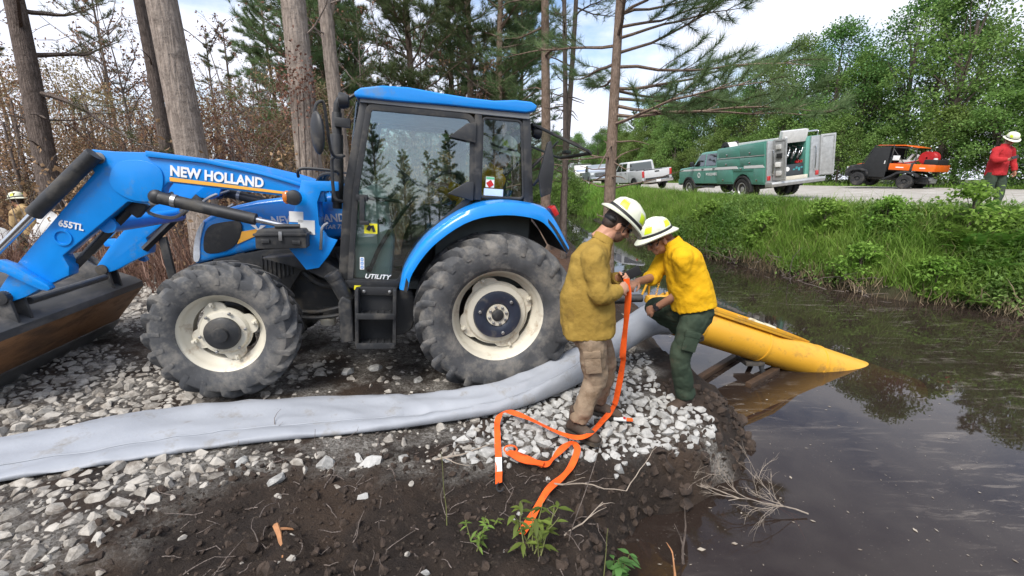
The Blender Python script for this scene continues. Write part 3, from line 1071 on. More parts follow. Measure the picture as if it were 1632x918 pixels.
for s in (1, -1):   # pillars
    for nm, pp, y0, y1 in (('front_pillar', [(1.17, 2.42), (1.11, 2.42), (1.215, 1.73), (1.265, .93), (1.35, .93), (1.30, 1.73)], .60, .67),
                           ('middle_pillar', [(.255, 2.41), (.19, 2.41), (.165, 1.70), (.235, 1.70)], .60, .69),
                           ('rear_pillar', [(-.16, 2.42), (-.235, 2.42), (-.31, 1.70), (-.22, 1.70)], .56, .675),
                           ('cab_sill', [(.86, .90), (1.30, .90), (1.30, .97), (.84, .97)], .55, .69)):
        pl = MB(); pl.prism(pp, s * y0, s * y1); cabpart(pl, nm, BLACK, TR, .012)
ws = MB()
ws.box((1.27, 0, 1.80), (.012, 1.18, 1.25), (0, R_(-6), 0))
cabpart(ws, 'windscreen', GLASS, TR, 0)
# interior
i = MB()
i.prism([(1.24, .95), (1.24, 1.62), (1.12, 1.70), (.98, 1.60), (.90, 1.30), (.92, .95)], .18, .58)
i.prism([(1.24, .95), (1.24, 1.70), (1.10, 1.78), (.98, 1.70), (.95, .95)], -.22, .18)
i.build('dashboard', INTGREEN, TR, bevel=.05, seg=3)
sp = MB(); sp.lathe([(.0, .0), (.035, .0), (.035, .01), (0, .012)], (1.0, .585, 1.47), n=16); sp.build('speaker', BLACK, TR)
i = MB()
i.prism([(1.3, .88), (1.3, .96), (.2, .96), (.2, .88)], -.62, .62)
i.prism([(.55, .93), (.55, 1.42), (.1, 1.62), (-.3, 1.65), (-.3, .93)], .34, .62)
i.prism([(.55, .93), (.55, 1.42), (.1, 1.62), (-.3, 1.65), (-.3, .93)], -.62, -.34)
i.build('cab_floor', mat('cab_floor_mat', (.11, .12, .115), rough=.8), TR, bevel=.03)
s_ = MB()
s_.prism(smooth_poly([(.62, 1.36), (.60, 1.47), (.10, 1.47), (-.16, 1.80), (-.22, 1.80), (.0, 1.40), (.10, 1.36)], 1), -.24, .24)
s_.prism([(.5, .95), (.5, 1.36), (.15, 1.36), (.15, .95)], -.15, .15)
s_.build('driver_seat', SEATBLUE, TR, bevel=.03, seg=3)
sw = MB()
ct = Vector((.80, 0, 1.86)); ux, uy = Vector((.82, 0, .57)).normalized(), Vector((0, 1, 0))
sw.tube([ct + ux * (.20 * math.cos(q)) + uy * (.20 * math.sin(q)) for q in np.linspace(0, 2 * math.pi, 33)], .015, 8, caps=False)
for q in (0, 2.1, 4.2):
    sw.tube([ct, ct + ux * (.19 * math.cos(q)) + uy * (.19 * math.sin(q))], .012, 6)
sw.tube([ct, (1.02, 0, 1.60)], .03, 10)
sw.build('steering_wheel', BLACK, TR)
for p0, p1 in (((.45, .42, 1.45), (.50, .42, 1.68)), ((.36, .45, 1.50), (.38, .45, 1.66))):
    lv = MB(); lv.tube([p0, p1], .010, 6); lv.ball(p1, .022); lv.build('control_lever', BLACK, TR)
lv = MB(); lv.box((.33, .30, 2.06), (.09, .03, .10)); lv.tube([(.33, .31, 2.06), (.2, .5, 2.2)], .008, 6); lv.build('display', BLACK, TR, bevel=.004)
# rear window propped open
rw = bpy.data.objects.new('rear_window', None); COL.objects.link(rw); rw.parent = TR
def swing(p):      # hinge at the roof's back edge, lifted to near level
    a = R_(-17)
    return (-.27 - p.x * math.cos(a), p.y, 2.385 + p.x * math.sin(a))
mb = MB(); o_ = [(0, -.56), (0, .56), (.60, .50), (.66, .44), (.66, -.44), (.60, -.50)]
mb.ring([(x, y) for x, y in o_], inset(o_, .03), -.012, .012, 'z')
mb.map(lambda p: (swing(p)[0], p.y, swing(p)[2] + p.z)); mb.build('window_frame', BLACK, rw, bevel=.005)
mb = MB(); mb.prism(inset(o_, .02), -.003, .003, 'z'); mb.map(lambda p: (swing(p)[0], p.y, swing(p)[2] + p.z)); mb.build('pane', GLASS_R, rw, smooth=0)
for s in (-.45, .45):
    mb = MB(); mb.tube([(-.25, s, 1.95), (-.55, s, 2.27)], .010, 8); mb.tube([(-.25, s, 1.95), (-.40, s, 2.11)], .016, 8); mb.build('gas_strut', BLACK, rw)
mb = MB(); mb.box((-.80, 0, 2.225), (.06, .12, .03)); mb.build('window_latch', BLACK, rw, bevel=.003)
rb = MB()
rb.prism([(-.22, 1.05), (-.30, 1.05), (-.32, 1.72), (-.24, 1.72)], -.6, .6); rb.build('cab_rear_panel', BLACK, TR, bevel=.01)
# work lamps on the roof
for (x, y, z) in ((1.29, .60, 2.40), (-.33, .48, 2.33), (-.33, -.48, 2.33), (1.29, -.60, 2.40)):
    wl_ = MB(); dx = 1 if x > 0 else -1
    wl_.lathe([(.0, -.04), (.045, -.035), (.06, 0), (.06, .035), (.052, .04)], (0, 0, 0), 'x', 18)
    wl_.map(lambda p: (x + dx * p.x, y + p.y, z + p.z)); wl_.tube([(x, y, z), (x - dx * .09, y, z + .06)], .014, 6)
    WL = wl_.build('work_lamp', BLACK, TR)
    ln = MB(); ln.lathe([(.0, .042), (.05, .038)], (0, 0, 0), 'x', 18); ln.map(lambda p: (x + dx * p.x, y + p.y, z + p.z)); ln.build('lens', CLEARLENS, WL)
# exhaust stack and mirrors
x_ = MB(); x_.tube([(1.37, .50, 1.55), (1.36, .50, 2.32)], [.038, .038], 14); x_.tube(spline([(1.36, .5, 2.30), (1.35, .5, 2.40), (1.28, .5, 2.46)], 6), .03, 12)
x_.tube([(1.365, .50, 1.60), (1.365, .50, 2.15)], .05, 14); x_.box((1.31, .55, 2.24), (.12, .05, .07))
x_.build('exhaust_stack', BLACK, TR, bevel=.004)
mi = MB(); mi.tube(spline([(1.29, .64, 1.98), (1.33, .76, 1.96), (1.36, .84, 2.02), (1.385, .90, 2.30), (1.41, .92, 2.33), (1.44, .95, 2.28), (1.44, .96, 2.12)], 26), .011, 8)
MIR = mi.build('mirror_arm', BLACK, TR)
mi = MB(); mi.ball((1.425, .96, 2.11), (.035, .085, .15), 16, 10, (0, R_(4), R_(35))); mi.build('mirror_head', BLACK, MIR)
mi = MB(); mi.tube(spline([(-.30, .62, 1.86), (-.34, .70, 1.93), (-.40, .74, 1.93)], 8), .013, 8); mi.tube([(-.36, .74, 1.80), (-.345, .74, 2.04)], .012, 8)
MI2 = mi.build('mirror_arm', BLACK, TR)
mi = MB(); mi.prism([(-.355, 2.22), (-.30, 1.93), (-.34, 1.76), (-.43, 1.80), (-.435, 2.05), (-.39, 2.24)], .735, .775); mi.build('mirror_head', BLACK, MI2, bevel=.015)
gb = MB(); gb.tube(spline([(1.30, .66, 1.98), (1.36, .70, 1.96), (1.375, .70, 1.90), (1.36, .70, 1.66), (1.31, .66, 1.62)], 18), .013, 8); gb.build('handrail', BLACK, TR)
# ---- mudguards over the rear wheels
FO = spline([(.845, .945), (.80, 1.13), (.63, 1.39), (.34, 1.62), (.04, 1.715), (-.30, 1.70), (-.44, 1.60), (-.60, 1.36)], 30)
FI = spline([(.775, .945), (.735, 1.10), (.575, 1.33), (.31, 1.53), (.03, 1.60), (-.25, 1.585), (-.40, 1.50), (-.575, 1.30)], 30)
for s in (1, -1):
    f = MB(); n = len(FO)
    rings = []
    for k in range(n):
        o_, i_ = FO[k], FI[k]
        ex = .96 - .05 * abs(k / (n - 1) - .45) * 2
        mid = (np.array(o_) + np.array(i_)) / 2
        o2 = np.array(o_) * .97 + np.array(i_) * .03
        rings.append([(o_[0], s * .40, o_[1]), (o_[0], s * (ex - .09), o_[1]), (o2[0] * .9 + i_[0] * .1, s * (ex - .02), o2[1] * .9 + i_[1] * .1), (mid[0], s * ex, mid[1]), (i_[0], s * (ex + .004), i_[1]),
                      (i_[0], s * (ex - .02), i_[1]), (mid[0], s * (ex - .03), mid[1]), (i_[0] * .5 + o2[0] * .5 , s * (ex - .10), o2[1] * .8 + i_[1] * .2), (o_[0] * .9 + i_[0] * .1, s * .40, o_[1] * .85 + i_[1] * .15)])
    f.loft(rings)
    FD = f.build('mudguard', BLUE, TR, smooth=50)
    u = MB(); rg = []
    for k in range(n):
        i_, o_ = FI[k], FO[k]; p0 = np.array(i_) * .55 + np.array(o_) * .45
        rg.append([(p0[0], s * .36, p0[1]), (p0[0], s * .925, p0[1]), (p0[0] * .97, s * .925, p0[1] - .02), (p0[0] * .97, s * .36, p0[1] - .02)])
    u.loft(rg); u.build('mudguard_liner', BLACK, FD, smooth=50)
    wp_ = MB(); wp_.prism([(.80, .93), (.60, 1.33), (.30, 1.55), (0, 1.62), (-.30, 1.60), (-.45, 1.45), (-.55, 1.3), (-.3, .9), (.2, .8)], s * .36, s * .40); wp_.build('mudguard_wall', BLACK, FD, bevel=.01)
    tl = MB(); tl.box((-.445, s * .80, 1.655), (.05, .13, .09), (0, R_(35), 0)); tl.build('tail_lamp', REDLENS, FD, bevel=.012)
# ---- step, fuel tank, filler neck
t = MB(); t.prism(smooth_poly([(1.34, .50), (1.32, .86), (.80, .90), (.70, .86), (.70, .55), (.82, .45), (1.26, .44)], 1), .30, .66); t.build('fuel_tank', BLACK, TR, bevel=.03, seg=3)
ST = bpy.data.objects.new('cab_step', None); COL.objects.link(ST); ST.parent = TR
t = MB(); t.prism([(1.19, .92), (.865, .915), (.87, .43), (1.20, .44)], .66, .68)
for x0, x1 in ((1.20, 1.17), (.895, .865)):
    t.prism([(x0, .92), (x1, .92), (x1, .42), (x0, .43)], .68, .82)
t.build('step_side', BLACK, ST, bevel=.008)
for z in (.43, .69):
    t = MB(); t.box((1.032, .765, z), (.31, .17, .025)); 
    for k in range(5):
        t.box((.92 + k * .056, .765, z + .016), (.02, .15, .012))
    t.box((1.032, .845, z + .01), (.31, .014, .05)); t.build('tread', BLACK, ST, bevel=.004)
t = MB(); t.box((1.03, .70, .885), (.335, .05, .07)); t.build('step_mount', BLACK, ST, bevel=.006)
for x in (1.135, .925):
    t = MB(); t.lathe([(.014, .725), (.014, .737), (.008, .74), (0, .74)], (x, 0, .885), n=10); t.build('bolt', STEEL, ST)
t = MB(); t.prism([(1.318, .44), (1.206, .46), (1.225, .82), (1.30, .86), (1.335, .80)], .60, .80)
FN = t.build('filler_tank', BLACK, TR, bevel=.025, seg=3)
t = MB(); t.tube([(1.27, .70, .80), (1.375, .72, 1.0)], [.062, .058], 16); t.build('filler_neck', BLACK, FN)
t = MB(); t.tube([(1.365, .718, .985), (1.392, .724, 1.035)], [.064, .064], 16); t.build('filler_cap', BLACK, FN, bevel=.006)
# battery box lid / yellow fuel cap
t = MB(); t.tube([(1.19, .68, .89), (1.19, .68, .925)], .03, 12); t.build('yellow_cap', YELDEC, FN)

# ---- front loader
ARM = [(3.029, 1.883), (2.886, 1.880), (2.665, 1.892), (2.48, 1.89), (2.293, 1.868), (2.1, 1.843), (1.903, 1.804), (1.56, 1.721), (1.45, 1.69), (1.45, 1.60), (1.563, 1.606), (1.727, 1.63), (2.566, 1.68), (2.599, 1.635), (2.631, 1.548),
       (2.701, 1.505), (2.84, 1.521), (3.301, 1.092), (3.271, 1.011), (3.28, .942), (3.454, .845), (3.57, .77), (3.665, .729), (3.73, .729), (3.745, .80), (3.61, 1.0), (3.029, 1.72), (3.07, 1.80)]
def pin(x, z, y, s, r=.035, parent=None):
    t = MB(); t.lathe([(0, y + s * .022), (r * .45, y + s * .022), (r * .5, y + s * .012), (r, y + s * .010), (r, y - s * .02)], (x, 0, z), n=18)
    return t.build('pin', STEEL, parent, bevel=0)
for s in (1, -1):
    A = bpy.data.objects.new('loader_arm', None); COL.objects.link(A); A.parent = TR
    t = MB(); t.prism(ARM, s * .49, s * .60); t.build('arm_beam', BLUE, A, bevel=.010, seg=2)
    t = MB(); t.prism([(2.68, 1.86), (2.3, 1.845), (1.9, 1.783), (1.5, 1.685), (1.5, 1.715), (1.9, 1.812), (2.3, 1.878), (2.68, 1.902)], s * .585, s * .622); t.build('arm_flange', BLUE, A, bevel=.006)
    t = MB(); t.prism(smooth_poly([(2.95, 1.63), (2.90, 1.80), (2.74, 1.84), (2.60, 1.80), (2.58, 1.70), (2.62, 1.56), (2.72, 1.52), (2.84, 1.54)], 2), s * .60, s * .612); t.build('reinforcing_plate', BLUE, A, bevel=.005)
    t = MB(); t.lathe([(.058, s * .598), (.06, s * .61), (.047, s * .61), (.045, s * .598)], (3.281, 0, 1.23), n=32); t.build('round_boss', BLUE, A)
    # front cross clamp, lugs
    t = MB(); t.prism(smooth_poly([(3.72, 1.05), (3.62, 1.06), (3.46, .93), (3.36, .86), (3.40, .82), (3.54, .90), (3.66, .98), (3.73, .97)], 1), s * .60, s * .66); t.build('cylinder_guard', BLUE, A, bevel=.01)
    for (x, z, rr) in ((2.985, 1.825, .04), (2.665, 1.548, .042), (3.46, .885, .03), (3.70, .765, .05), (1.53, 1.66, .035)):
        pin(x, z, s * .60, s, rr, A)
    t = MB(); t.tube([(2.60, s * .655, 1.565), (1.955, s * .655, 1.44)], .047, 16); t.ball((2.63, s * .64, 1.57), (.055, .04, .055))
    LC = t.build('lift_cylinder', BLACK, A)
    t = MB(); t.tube([(1.96, s * .655, 1.44), (1.66, s * .655, 1.383)], .022, 12); t.build('piston_rod', CHROME, LC)
    t = MB(); t.tube([(2.52, s * .655, 1.55), (2.49, s * .655, 1.545)], .051, 16); t.build('hose_clamp', STEEL, LC)
    t = MB(); t.tube([(2.985, s * .645, 1.85), (3.405, s * .645, 1.40)], .052, 16)
    BC = t.build('bucket_cylinder', BLACK, A)
    t = MB(); t.tube([(3.40, s * .645, 1.405), (3.86, s * .645, .90)], .026, 12); t.build('piston_rod', CHROME, BC)
    t = MB(); t.tube([(2.86, s * .50, 1.48), (3.32, s * .48, .98)], .035, 4); t.box((2.83, s * .5, 1.47), (.10, .06, .12), (0, R_(-40), 0)); t.build('levelling_link', BLACK, A, bevel=.006)
    t = MB(); t.tube(spline([(2.56, s * .56, 1.60), (2.70, s * .47, 1.53), (2.78, s * .47, 1.44), (2.62, s * .47, 1.40), (2.50, s * .48, 1.47)], 16), .014, 8); t.build('hydraulic_line', STEEL, A)
    # tower that carries the arm, bolted to the chassis
    TW = bpy.data.objects.new('loader_tower', None); COL.objects.link(TW); TW.parent = TR
    t = MB(); t.prism([(1.615, 1.765), (1.335, 1.775), (1.335, 1.70), (1.47, 1.69), (1.50, 1.60), (1.49, 1.42), (1.42, 1.32), (1.35, 1.30), (1.42, 1.17), (1.50, 1.06), (1.60, 1.04), (1.73, 1.22), (1.72, 1.42), (1.665, 1.55)], s * .615, s * .645)
    t.prism([(1.615, 1.765), (1.335, 1.775), (1.335, 1.70), (1.47, 1.69), (1.50, 1.60), (1.49, 1.42), (1.60, 1.04), (1.73, 1.22), (1.665, 1.55)], s * .42, s * .45)
    t.box((1.55, s * .53, 1.30), (.12, .20, .35)); t.build('tower_plate', BLUE, TW, bevel=.008)
    t = MB(); t.prism([(1.95, 1.12), (1.55, 1.16), (1.28, 1.0), (1.30, .90), (1.45, .95), (1.62, 1.03)], s * .30, s * .60); t.build('tower_bracket', BLACK, TW, bevel=.01)
    t = MB(); t.tube(spline([(1.64, s * .62, 1.79), (1.63, s * .66, 1.84), (1.57, s * .66, 1.86), (1.36, s * .66, 1.855), (1.33, s * .64, 1.83)], 16), .012, 8); t.build('tower_rail', BLACK, TW)
    t = MB(); t.tube(spline([(1.42, s * .66, 1.44), (1.46, s * .68, 1.40), (1.47, s * .68, 1.30), (1.48, s * .66, 1.22)], 12), .012, 8); t.build('latch_handle', STEEL, TW)
    if s > 0:
        # lettering on the near arm
        text('arm_lettering', 'NEW HOLLAND', WHITE, A, frameM((2.542, .605, 1.737), (-.643, 0, -.048), (.075, 0, 1)), .103, .004, .002, width=.64)
        t = MB(); t.prism([(2.545, 1.722), (1.72, 1.665), (1.72, 1.647), (2.545, 1.692)], .600, .607); t.build('arm_stripe', GOLD, A, smooth=0)
        text('arm_number', '655TL', WHITE, A, frameM((3.295, .605, 1.318), (-.14, 0, -.028), (0, 0, 1)), .066, .002, .002, width=.155)
        t = MB(); t.box((1.66, .648, 1.475), (.105, .003, .085)); t.build('paper_label', PAPER, TW, smooth=0)
        t = MB(); t.box((1.585, .648, 1.395), (.125, .003, .115)); t.build('paper_label', PAPER, TW, smooth=0)
        t = MB(); t.prism([(1.925, 1.225), (1.925, 1.34), (1.905, 1.375), (1.58, 1.395), (1.56, 1.36), (1.56, 1.245)], .66, .80)
        TB = t.build('tool_box', BLACK, TW, bevel=.012)
        t = MB(); t.prism([(1.935, 1.325), (1.935, 1.345), (1.55, 1.365), (1.55, 1.345)], .652, .812); t.build('lid_rim', BLACK, TB, bevel=.004)
        t = MB(); t.box((1.74, .815, 1.335), (.025, .012, .07)); t.build('latch', STEEL, TB, bevel=.003)
        for x in (1.85, 1.63):
            t = MB(); t.box((x, .806, 1.29), (.06, .016, .03)); t.build('catch', BLACK, TB, bevel=.004)
        t = MB(); t.tube([(1.80, .72, 1.40), (1.62, .72, 1.41)], .018, 10); t.build('box_handle', BLACK, TB)
        t = MB(); t.lathe([(0, .70), (.055, .70), (.06, .72), (.055, .765), (.03, .775), (0, .776)], (1.655, 0, 1.63), n=20); LA = t.build('side_lamp', BLACK, TW)
        t = MB(); t.ball((1.70, .738, 1.63), (.036, .034, .052), 14, 10); t.build('amber_lens', AMBER, LA)
t = MB(); t.tube([(3.02, -.55, 1.33), (3.02, .55, 1.33)], .06, 16); t.build('cross_tube', BLUE, TR)
t = MB(); t.prism([(3.20, 1.10), (3.13, 1.11), (3.06, .55), (3.13, .54)], -.53, -.49); t.build('parking_stand', BLACK, TR, bevel=.006)
t = MB()      # hoses looped in front of the cab
for k in range(7):
    t.tube(spline([(1.62 - k * .02, .15 - .06 * k, 1.66), (1.56, .2 - .06 * k, 1.80 + .01 * (k % 3)), (1.44, .22 - .07 * k, 1.83 + .012 * (k % 2)), (1.34, .2 - .05 * k, 1.76)], 12), .013, 6)
t.build('hydraulic_hoses', BLACK, TR)
# bucket tipped forward: worn floor towards the tractor, back plate on top
B = bpy.data.objects.new('bucket', None); COL.objects.link(B); B.parent = TR
sec_o = [(3.97, -.02), (3.60, .50), (3.62, .555), (3.70, .60), (4.22, .80), (4.36, .78), (4.44, .70)]
sec_i = [(4.00, .0), (3.64, .50), (3.655, .535), (3.72, .57), (4.22, .765), (4.34, .745), (4.41, .68)]
t = MB(); t.ring
t.prism([(3.985, -.04), (3.595, .505), (3.615, .52), (4.01, -.03)], -.93, .93); t.build('bucket_floor', RUST, B, bevel=.004)
t = MB(); t.prism([(3.593, .50), (3.60, .56), (3.66, .60), (4.22, .81), (4.36, .79), (4.45, .70), (4.43, .69), (4.34, .765), (4.22, .785), (3.67, .575), (3.625, .545), (3.612, .51)], -.93, .93); t.build('back_plate', BKTGREY, B, bevel=.006)
for s in (1, -1):
    t = MB(); t.prism([(3.985, -.04), (3.60, .50), (3.66, .595), (4.22, .805), (4.36, .785), (4.45, .70)], s * .905, s * .935); t.build('bucket_side', RUST, B, bevel=.004)
t = MB(); t.prism([(4.0, -.055), (3.87, .13), (3.855, .12), (3.985, -.065)], -.94, .94); t.build('cutting_edge', STEEL, B)
for y in (.50, .62, -.50, -.62):
    t = MB(); t.prism([(3.62, .57), (3.66, .80), (3.76, .80), (3.90, .92), (3.98, .90), (4.12, .76)], y - .014, y + .014); t.build('bucket_bracket', BKTGREY, B, bevel=.006)
for y in (.56, -.56):
    t = MB(); t.lathe([(0, -.09), (.05, -.09), (.05, .09), (0, .09)], (3.70, y, .765), n=20); t.build('pivot_pin', IRON, B, bevel=.004)
    t = MB(); t.tube([(3.86, y, .90), (3.94, y, .86)], .03, 10); t.build('link_pin', IRON, B)
t = MB(); t.tube([(3.66, -.45, .70), (3.66, .45, .70)], .03, 10); t.box((3.9, .1, .70), (.30, .5, .02), (0, R_(-20), 0)); t.build('quick_attach_bar', BKTGREY, B, bevel=.004)
text('bucket_lettering', 'NEW HOLLAND', PAPER, B, frameM((3.80, .44, .668), (0, -1, 0), (.55, 0, .2)), .06, 0, .001, width=.40)
# ================================================================ people
SKIN = mat('skin', (.46, .24, .155), rough=.5, var=.08, scale=20, bump=.05, bscale=200, spec=.35)
SKIN_D = mat('skin_tanned', (.36, .18, .11), rough=.5, var=.08, scale=20, bump=.05, bscale=200, spec=.35)
HAIR = mat('dark_hair', (.035, .020, .013), rough=.6, var=.3, scale=60, bump=.3, bscale=200)
HAIR_R = mat('red_brown_hair', (.16, .060, .028), rough=.6, var=.3, scale=60, bump=.3, bscale=200)
def cloth(name, c, c2, dirt=None, amt=.3):
    return mat(name, c, rough=.85, col2=c2, scale=5, bump=.55, bscale=17, dirt=dirt, dirt_amt=amt, dscale=6, spec=.2)
SH_OLD = cloth('soiled_yellow_shirt', (.26, .165, .032), (.35, .23, .050), (.18, .115, .03), .3)
SH_YEL = cloth('bright_yellow_shirt', (.60, .33, .006), (.70, .40, .010), (.40, .24, .02), .12)
SH_RED = cloth('red_shirt', (.34, .018, .022), (.44, .030, .034))
SH_TAN = cloth('tan_shirt', (.36, .25, .12), (.44, .31, .16))
TR_TAN = cloth('muddy_khaki_trousers', (.20, .145, .095), (.31, .235, .165), (.13, .085, .05), .5)
TR_GRN = cloth('dark_green_trousers', (.026, .042, .028), (.048, .066, .044), (.09, .075, .05), .15)
BOOT = mat('muddy_boot_leather', (.055, .036, .024), rough=.75, var=.3, dirt=(.15, .11, .08), dirt_amt=.55, bump=.3, bscale=60)
BOOTB = mat('black_boot_leather', (.018, .016, .015), rough=.45, var=.3, dirt=(.07, .05, .035), dirt_amt=.35, bump=.2, bscale=60)
HELM = mat('white_helmet_shell', (.68, .70, .55), rough=.35, var=.04, dirt=(.45, .42, .34), dirt_amt=.18, dscale=9, coat=.2)
LIME = mat('lime_reflective_tape', (.62, .80, .02), rough=.4, var=.05)
BLKCLOTH = mat('black_webbing', (.014, .014, .015), rough=.6, var=.2)
ORANGE = mat('orange_webbing', (.82, .105, .008), rough=.7, var=.18, scale=14, dirt=(.34, .07, .02), dirt_amt=.15, dscale=9, bump=.15, bscale=180)

def V3(p): return Vector(p)

def ering(c, f, s, a, b, n=20, p=2.3):
    out = []
    for k in range(n):
        w = 2 * math.pi * k / n
        cw, sw = math.cos(w), math.sin(w)
        out.append(c + f * (math.copysign(abs(cw) ** (2 / p), cw) * a) + s * (math.copysign(abs(sw) ** (2 / p), sw) * b))
    return out

def spine_loft(mb, pts, S, rad):
    """Torso-like loft: points from bottom to top, S the side direction, rad (front-back, side) for each."""
    P = [V3(p) for p in pts]
    rings = []
    for i, p in enumerate(P):
        t = (P[min(i + 1, len(P) - 1)] - P[max(i - 1, 0)]).normalized()
        s = (S - t * S.dot(t)).normalized()
        f = s.cross(t)
        rings.append(ering(p, f, s, *rad[i]))
    mb.loft(rings)

def limb(mb, pts, rad, n=14, sub=5):
    m = (len(pts) - 1) * sub + 1
    q = []
    for i in range(len(pts) - 1):
        for k in range(sub):
            q.append(V3(pts[i]).lerp(V3(pts[i + 1]), k / sub))
    q.append(V3(pts[-1]))
    # round the joints a little
    for _ in range(2):
        q = [q[0]] + [(q[i - 1] + q[i] * 2 + q[i + 1]) / 4 for i in range(1, len(q) - 1)] + [q[-1]]
    rr = np.interp(np.linspace(0, len(pts) - 1, m), range(len(pts)), rad)
    mb.tube(q, list(rr), n)

def hand(mb, wr, ha, nrm, thumb=1, curl=1.0):
    wr, ha = V3(wr), V3(ha)
    d = (ha - wr).normalized()
    n = V3(nrm); n = (n - d * n.dot(d)).normalized()
    lat = d.cross(n)
    rot = Matrix((d, lat, n)).transposed()
    def rbox(c, r):
        v0 = len(mb.v)
        mb.ball((0, 0, 0), r, 12, 8)
        for i in range(v0, len(mb.v)):
            mb.v[i] = tuple(rot @ Vector(mb.v[i]) + c)
    rbox(wr + d * .052, (.052, .042, .019))
    rbox(wr + d * .01, (.035, .030, .021))
    for k, (ln, off) in enumerate(((.070, .031), (.078, .011), (.074, -.010), (.058, -.029))):
        b = wr + d * (.088 - .006 * (k == 3)) + lat * off * thumb
        pts = [b - d * .02, b]
        ang = 0
        for seg, a in ((.42, 38), (.33, 48), (.25, 30)):
            ang += R_(a * curl)
            pts.append(pts[-1] + (d * math.cos(ang) + n * math.sin(ang)) * ln * seg)
        mb.tube(pts, [.0095, .0095, .009, .0082, .007], 8)
    b = wr + d * .03 + lat * .030 * thumb
    t1 = b + (d * .75 + lat * .55 * thumb + n * .3).normalized() * .038
    t2 = t1 + (d * .85 + lat * .05 * thumb + n * .6).normalized() * .030
    t3 = t2 + (d * .7 - lat * .15 * thumb + n * .7).normalized() * .024
    mb.tube([b - lat * .012 * thumb, b, t1, t2, t3], [.013, .0125, .011, .0095, .0075], 8)

def headM(c, face, up):
    f = V3(face).normalized(); u = V3(up); u = (u - f * u.dot(f)).normalized()
    M = Matrix((f, u.cross(f), u)).transposed().to_4x4()
    M.translation = V3(c)
    return M

def addM(mb, sub, M):
    sub.v = [tuple(M @ Vector(p)) for p in sub.v]
    mb.add(sub.v, sub.f)

def head(mb, M):
    h = MB()
    h.ball((-.008, 0, .03), (.098, .076, .095), 18, 12)
    h.ball((.018, 0, -.035), (.068, .058, .078), 16, 10)
    h.ball((.062, 0, -.078), (.026, .030, .026), 10, 8)          # chin
    h.tube([(.082, 0, .022), (.100, 0, -.006), (.112, 0, -.022), (.090, 0, -.036)], [.009, .012, .014, .010], 8)  # nose
    h.ball((.083, 0, -.052), (.014, .026, .008), 10, 6); h.ball((.081, 0, -.064), (.013, .022, .008), 10, 6)      # lips
    h.ball((.078, 0, .036), (.020, .052, .012), 10, 6)           # brow
    for s in (-1, 1):
        h.ball((-.008, s * .079, -.012), (.019, .009, .032), 10, 8)   # ears
        h.ball((.060, s * .042, -.022), (.025, .022, .024), 8, 6)     # cheeks
    h.tube([(-.03, 0, -.03), (-.045, 0, -.12), (-.055, 0, -.17)], [.058, .055, .060], 14)
    addM(mb, h, M)

def helmet(parent, M, name='helmet', band=True):
    g = bpy.data.objects.new(name, None); COL.objects.link(g); g.parent = parent
    o = MB()
    rings = []
    nn = 40
    def dome(z, k, ex=1.0):
        return [(.142 * k * ex * math.cos(w) + .0, .112 * k * math.sin(w), z) for w in np.linspace(0, 2 * math.pi, nn + 1)[:-1]]
    def brim(z, a, b, sag):
        return [(a * math.cos(w), b * math.sin(w), z - sag * abs(math.cos(w)) ** 2) for w in np.linspace(0, 2 * math.pi, nn + 1)[:-1]]
    prof = [brim(-.006, .187, .145, .022), brim(.0, .190, .148, .020), brim(.008, .165, .128, .006), dome(.015, 1.0), dome(.06, .965), dome(.095, .86), dome(.118, .68), dome(.132, .42), dome(.137, .12)]
    o.loft(prof, caps=False)
    o.add(prof[-1], [tuple(range(nn))])
    inner = [brim(-.008, .186, .144, .022), brim(.002, .160, .124, .006), dome(.01, .96), dome(.06, .92), dome(.11, .68), dome(.125, .2)]
    o.loft(inner, caps=False); o.loft([prof[0], inner[0]], caps=False)
    addM2 = MB(); addM(addM2, o, M); addM2.build('shell', HELM, g, smooth=50)
    # ridge
    r = MB(); r.tube([(.135 * math.cos(a), 0, .012 + .128 * math.sin(a)) for a in np.linspace(.25, 2.9, 12)], .010, 8, flat=.7); a2 = MB(); addM(a2, r, M); a2.build('ridge', HELM, g)
    for (w0, w1, z0, z1) in ((R_(35), R_(62), .045, .10), (R_(112), R_(142), .045, .10), (R_(-62), R_(-35), .045, .10), (R_(-142), R_(-112), .045, .10)):
        t = MB(); P = []
        for z in np.linspace(z0, z1, 4):
            k = np.interp(z, [.015, .06, .095, .118], [1.0, .965, .86, .68]) + .014
            for w in np.linspace(w0, w1, 5):
                ww = w + (z - z0) * 3.0 * (1 if w0 > 0 else -1)
                P.append((.142 * k * math.cos(ww), .112 * k * math.sin(ww), z))
        t.add(P, [(i * 5 + j, i * 5 + j + 1, i * 5 + j + 6, i * 5 + j + 5) for i in range(3) for j in range(4)])
        a2 = MB(); addM(a2, t, M); a2.build('reflective_tape', LIME, g)
    if band:
        t = MB(); P0, P1 = [], []
        for w in np.linspace(0, 2 * math.pi, nn + 1)[:-1]:
            P0.append((.147 * math.cos(w), .117 * math.sin(w), .014)); P1.append((.146 * math.cos(w), .116 * math.sin(w), .034))
        t.loft([P0, P1], caps=False); a2 = MB(); addM(a2, t, M); a2.build('goggle_band', BLKCLOTH, g)
    t = MB(); t.tube(spline([(.02, .10, .0), (.035, .075, -.06), (.06, .0, -.108), (.035, -.075, -.06), (.02, -.10, .0)], 20), .006, 6, flat=.5)
    a2 = MB(); addM(a2, t, M); a2.build('chin_strap', BLKCLOTH, g)
    return g

